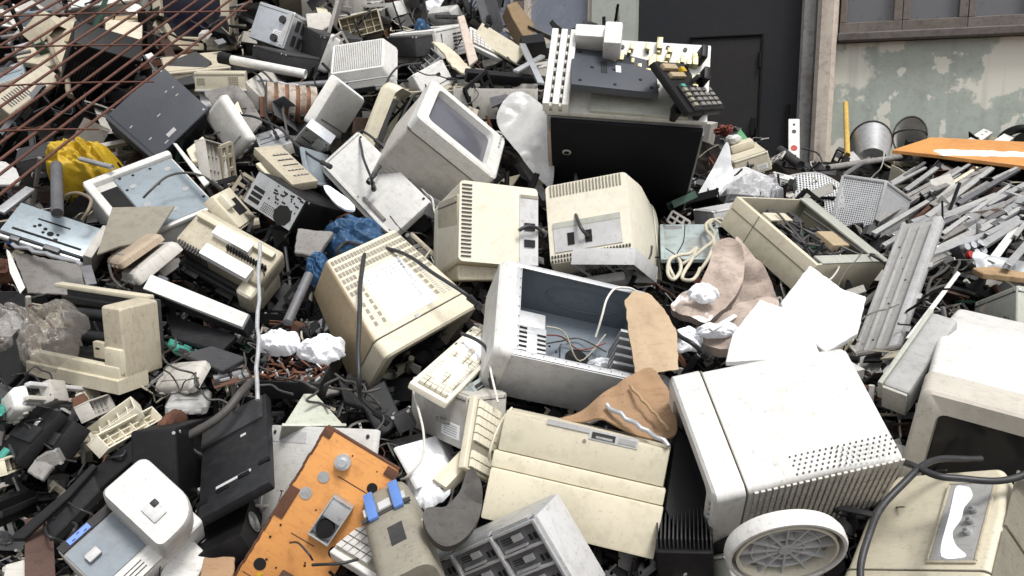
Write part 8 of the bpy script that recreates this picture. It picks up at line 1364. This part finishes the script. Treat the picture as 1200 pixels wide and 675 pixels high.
CB('scrap_cable','dark cable trailing over the scrap behind the rebar','cable',[(-1.939,3.776,2.19),(-1.915,3.788,2.205),(-1.907,3.845,2.242),(-1.938,3.884,2.29),(-1.965,3.962,2.338),(-2.011,4.061,2.391),(-2.096,4.19,2.45),(-2.119,4.099,2.423)],0.00285543, grp='cables behind the rebar', mat='cableblk')
CB('scrap_cable','dark cable trailing over the scrap behind the rebar','cable',[(-1.586,4.354,2.524),(-1.524,4.273,2.497),(-1.47,4.243,2.465),(-1.442,4.26,2.491),(-1.45,4.412,2.537),(-1.437,4.473,2.583),(-1.413,4.552,2.62)],0.00362978, grp='cables behind the rebar', mat='cableblk')
CB('scrap_cable','dark cable trailing over the scrap behind the rebar','cable',[(-2.224,3.983,2.33),(-2.192,3.995,2.38),(-2.208,4.066,2.422),(-2.329,4.159,2.454),(-2.387,4.153,2.476)],0.00399472, grp='cables behind the rebar', mat='cableblk')
CB('scrap_cable','dark cable trailing over the scrap behind the rebar','cable',[(-1.671,3.634,2.137),(-1.65,3.646,2.152),(-1.669,3.74,2.187),(-1.64,3.795,2.22),(-1.633,3.853,2.247),(-1.594,3.864,2.284),(-1.526,3.893,2.302),(-1.49,3.899,2.302)],0.00239289, grp='cables behind the rebar', mat='cableblk')
CB('scrap_cable','dark cable trailing over the scrap behind the rebar','cable',[(-1.04,3.539,2.063),(-1.072,3.452,2.053),(-1.052,3.371,2.004),(-1.076,3.358,1.99),(-1.116,3.367,1.971),(-1.149,3.288,1.944)],0.00226829, grp='cables behind the rebar', mat='cableblk')
CB('scrap_cable','dark cable trailing over the scrap behind the rebar','cable',[(-1.726,3.522,2.049),(-1.667,3.491,2.034),(-1.611,3.464,2.02),(-1.533,3.348,1.99),(-1.527,3.316,1.964)],0.00252024, grp='cables behind the rebar', mat='cableblk')
CB('scrap_cable','dark cable trailing over the scrap behind the rebar','cable',[(-1.813,3.591,2.086),(-1.756,3.463,2.033),(-1.849,3.527,2.053),(-1.873,3.516,2.066),(-1.889,3.436,2.039)],0.00326618, grp='cables behind the rebar', mat='cableblk')
CB('scrap_cable','dark cable trailing over the scrap behind the rebar','cable',[(-1.44,3.441,2.046),(-1.438,3.437,2.002),(-1.387,3.467,2.03),(-1.33,3.471,2.05),(-1.343,3.536,2.083)],0.00269116, grp='cables behind the rebar', mat='cableblk')
CB('scrap_cable','dark cable trailing over the top of the heap below the window','cable',[(-0.5184,4.598,2.563),(-0.522,4.719,2.625),(-0.503,4.801,2.664),(-0.426,4.657,2.594),(-0.4363,4.526,2.545),(-0.3607,4.447,2.488),(-0.3126,4.436,2.486)],0.00332268, grp='cables at the top of the heap', mat='cable')
CB('scrap_cable','dark cable trailing over the top of the heap below the window','cable',[(-0.004,4.111,2.34),(0.0413,4.269,2.393),(-0.0252,4.336,2.433),(-0.1125,4.307,2.421),(-0.1437,4.241,2.393),(-0.1631,4.103,2.343),(-0.2164,3.978,2.288),(-0.2412,3.938,2.254)],0.00343209, grp='cables at the top of the heap', mat='cable')
CB('scrap_cable','dark cable trailing over the top of the heap below the window','cable',[(-0.1721,3.936,2.273),(-0.1895,3.894,2.232),(-0.1707,3.725,2.168),(-0.1389,3.645,2.124),(-0.1721,3.589,2.083),(-0.2366,3.555,2.074),(-0.308,3.537,2.084),(-0.3809,3.606,2.098)],0.00240753, grp='cables at the top of the heap', mat='cable')
CB('scrap_cable','dark cable trailing over the top of the heap below the window','cable',[(-0.0843,4.362,2.444),(-0.0536,4.258,2.391),(-0.024,4.119,2.329),(0.0078,4.018,2.284),(0.0547,4.022,2.269)],0.00406995, grp='cables at the top of the heap', mat='cable')
CB('scrap_cable','dark cable trailing over the top of the heap below the window','cable',[(-0.2283,4.46,2.481),(-0.2442,4.606,2.56),(-0.2396,4.696,2.604),(-0.2046,4.833,2.642),(-0.1528,4.814,2.639),(-0.1173,4.682,2.567)],0.0034694, grp='cables at the top of the heap', mat='cable')
CB('scrap_cable','dark cable trailing over the top of the heap below the window','cable',[(-0.3662,4.307,2.449),(-0.3113,4.482,2.513),(-0.3435,4.631,2.577),(-0.3631,4.717,2.616),(-0.4185,4.95,2.701)],0.00313939, grp='cables at the top of the heap', mat='cable')
CB('scrap_cable','grey cable in the tangle right of the orange sheet','cable',[(-0.4303,2.171,1.291),(-0.382,2.115,1.305),(-0.3698,2.092,1.293),(-0.3774,2.12,1.265),(-0.3386,2.08,1.261),(-0.3313,2.086,1.241),(-0.3181,2.026,1.234),(-0.3315,2.001,1.218)],0.00281398, grp='cables right of the orange sheet', mat='cable')
CB('scrap_cable','grey cable in the tangle right of the orange sheet','cable',[(-0.2725,1.96,1.194),(-0.3045,1.983,1.192),(-0.3294,1.969,1.182),(-0.3353,1.893,1.181),(-0.3306,1.907,1.144),(-0.3099,1.863,1.141),(-0.3018,1.872,1.127)],0.002309, grp='cables right of the orange sheet', mat='cable')
CB('scrap_cable','grey cable in the tangle right of the orange sheet','cable',[(-0.2939,1.928,1.214),(-0.2742,1.885,1.201),(-0.2641,1.894,1.176),(-0.2513,1.84,1.175),(-0.2761,1.822,1.161)],0.00227024, grp='cables right of the orange sheet', mat='cable')
CB('scrap_cable','grey cable in the tangle right of the orange sheet','cable',[(-0.3284,2.044,1.272),(-0.3628,2.112,1.274),(-0.3957,2.126,1.281),(-0.4124,2.089,1.296),(-0.4627,2.153,1.283),(-0.4818,2.131,1.298),(-0.4468,2.135,1.317)],0.00377367, grp='cables right of the orange sheet', mat='cable')
CB('scrap_cable','grey cable in the tangle right of the orange sheet','cable',[(-0.329,2.067,1.307),(-0.3711,2.063,1.3),(-0.4026,2.12,1.306),(-0.433,2.141,1.306),(-0.4636,2.174,1.316)],0.00351275, grp='cables right of the orange sheet', mat='cable')
CB('scrap_cable','grey cable in the dark gap right of the tall grey panel','cable',[(1.299,2.43,1.456),(1.27,2.416,1.451),(1.262,2.455,1.431),(1.202,2.405,1.435),(1.167,2.339,1.421),(1.204,2.369,1.408),(1.217,2.348,1.407),(1.217,2.256,1.413)],0.00303294, grp='cables by the tall panel', mat='cable')
CB('scrap_cable','grey cable in the dark gap right of the tall grey panel','cable',[(1.194,2.525,1.457),(1.264,2.645,1.476),(1.298,2.702,1.489),(1.375,2.752,1.487),(1.463,2.866,1.508),(1.496,2.848,1.528),(1.523,2.846,1.528),(1.563,2.835,1.53)],0.00302288, grp='cables by the tall panel', mat='cable')
CB('scrap_cable','grey cable in the dark gap right of the tall grey panel','cable',[(1.332,2.684,1.47),(1.308,2.699,1.482),(1.364,2.826,1.505),(1.405,2.842,1.509),(1.46,2.878,1.518),(1.462,2.813,1.507),(1.458,2.734,1.51),(1.528,2.812,1.53)],0.00302653, grp='cables by the tall panel', mat='cable')
CB('scrap_cable','grey cable in the dark gap right of the tall grey panel','cable',[(1.189,2.313,1.429),(1.151,2.247,1.407),(1.134,2.213,1.385),(1.147,2.192,1.39),(1.182,2.181,1.388),(1.234,2.213,1.378)],0.0033571, grp='cables by the tall panel', mat='cable')
P('plastic_cover','black trim panel left of the inkjet printer','plastic cover',(-0.9749,1.958,1.116),(0.92659,0.37277,-0.04621,-0.01859),[(-0.0619,-0.0113),(0.0607,0.1052),(0.0897,0.0622),(-0.015,-0.0524),(-0.0685,-0.0966)],0.02, mat='black')
P('plastic_cover','black broken case side behind the inkjet control panel','plastic cover',(-1.029,1.905,1.048),(0.92659,0.37277,-0.04621,-0.01859),[(-0.0627,-0.0025),(0.0293,0.0842),(0.0587,0.0436),(0.0011,-0.0424),(-0.0246,-0.078)],0.03, mat='charcoal')
P('plastic_cover','dark grey casing shard above the toner cartridges','plastic cover',(-1.335,2.21,1.237),(0.92774,0.37323,0,0),[(-0.0478,0.0408),(0.0525,0.0039),(0.0437,-0.0374),(-0.0491,-0.0065)],0.02, mat='dgrey')
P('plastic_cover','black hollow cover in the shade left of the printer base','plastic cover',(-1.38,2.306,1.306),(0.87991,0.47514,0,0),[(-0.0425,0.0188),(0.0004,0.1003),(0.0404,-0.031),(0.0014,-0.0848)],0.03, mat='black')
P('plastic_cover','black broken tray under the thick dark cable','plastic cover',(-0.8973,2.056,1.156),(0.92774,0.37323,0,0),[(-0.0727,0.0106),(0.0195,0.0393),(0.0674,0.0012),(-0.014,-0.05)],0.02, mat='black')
P('plastic_cover','brown corroded plate left of the inkjet printer','plastic cover',(-1.126,2.157,1.234),(0.92774,0.37323,0,0),[(-0.0323,0.014),(-0.0025,0.0345),(0.0321,-0.0063),(0.0025,-0.0413)],0.01, mat='rust')
P('plastic_cover','grey broken cover beside the motor bracket','plastic cover',(-1.144,1.977,1.124),(0.92774,0.37323,0,0),[(-0.0198,0.0282),(0.0321,0.0101),(0.0161,-0.0299),(-0.0285,-0.0078)],0.015, mat='dusty')
P('plastic_cover','black panel half buried below the flat scanner','plastic cover',(-0.8168,2.3,1.317),(0.95186,0.30653,0,0),[(-0.0987,0.0108),(-0.0211,0.0421),(0.089,-0.0015),(0.0297,-0.05)],0.02, mat='dgrey')
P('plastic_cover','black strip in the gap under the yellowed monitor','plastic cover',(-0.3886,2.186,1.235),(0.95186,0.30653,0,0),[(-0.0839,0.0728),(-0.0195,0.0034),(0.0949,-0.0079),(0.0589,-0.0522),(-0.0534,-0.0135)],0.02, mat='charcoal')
I('case','office_machine','grey office machine at the top edge right of the thin standing panel','office machine',(-0.9206,4.874,2.61),(0.84013,0.10163,-0.05649,0.52978),(0.3598,0.2979,0.2028), col='warmgrey', slots=1)
I('case','printer','off-white printer lying behind the wooden strip at the top','printer',(-0.3858,4.272,2.332),(0.85145,0.04982,-0.10041,0.51232),(0.2924,0.2585,0.1397), col='white', slots=1)
I('case','computer_case','beige computer case jutting out below the beige television','computer case',(-1.435,4.014,2.176),(0.95893,0.19162,-0.02848,0.20719),(0.2732,0.2602,0.1195), col='beige')
I('case','computer_case','grey computer case on its side behind the loose strips at the top left','computer case',(-2.758,4.622,2.603),(0.61135,0.12044,-0.01835,0.78193),(0.3954,0.3006,0.16), col='grey', slots=1)
I('case','scanner','pale scanner slab on edge behind the cream drive with two grilles','scanner',(-1.113,3.864,2.143),(0.6179,0.37274,0.18322,0.6676),(0.3633,0.1175,0.0599), col='warmgrey')
I('case','computer_case','dark grey case in the hollow under the silver power supply block','computer case',(-1.058,4.1,2.251),(0.90243,0.01899,0.10316,-0.41787),(0.3303,0.1975,0.0952), col='dgrey')

# ------------------------------------------------------------------ light, sky, camera
w = bpy.data.worlds.new('World'); C.world = w; w.use_nodes = True; nt = w.node_tree; bg = nt.nodes['Background']
sky = nt.nodes.new('ShaderNodeTexSky'); sky.sky_type = 'NISHITA'; sky.sun_disc = False
EL, AZ = math.radians(62), math.radians(150)
sky.sun_elevation = EL; sky.sun_rotation = AZ; sky.air_density = 1.; sky.dust_density = 4.; sky.ozone_density = 1.
hs = nt.nodes.new('ShaderNodeHueSaturation'); hs.inputs['Saturation'].default_value = .22; nt.links.new(sky.outputs[0], hs.inputs['Color']); nt.links.new(hs.outputs[0], bg.inputs['Color']); bg.inputs['Strength'].default_value = .115
sd = bpy.data.lights.new('sun', 'SUN'); sd.energy = 1.5; sd.angle = math.radians(14); sd.color = (1, .97, .93); so = bpy.data.objects.new('sun', sd); COL.objects.link(so)
d = V((math.sin(AZ)*math.cos(EL), math.cos(AZ)*math.cos(EL), math.sin(EL))); so.rotation_mode = 'QUATERNION'; so.rotation_quaternion = V((0, 0, 1)).rotation_difference(d); so.location = (0, 0, 12)
cd = bpy.data.cameras.new('camera'); cam = bpy.data.objects.new('camera', cd); COL.objects.link(cam); cam.location = (0, 0, 1.9); cam.rotation_euler = (math.radians(90-9.3), 0, 0)
cd.sensor_width = 36; cd.lens = 30; cd.clip_start = .05; cd.clip_end = 1000; C.camera = cam
vs_ = C.view_settings; vs_.view_transform = 'Standard'; vs_.look = 'None'; vs_.gamma = 1; vs_.use_curve_mapping = False; vs_.exposure = .78
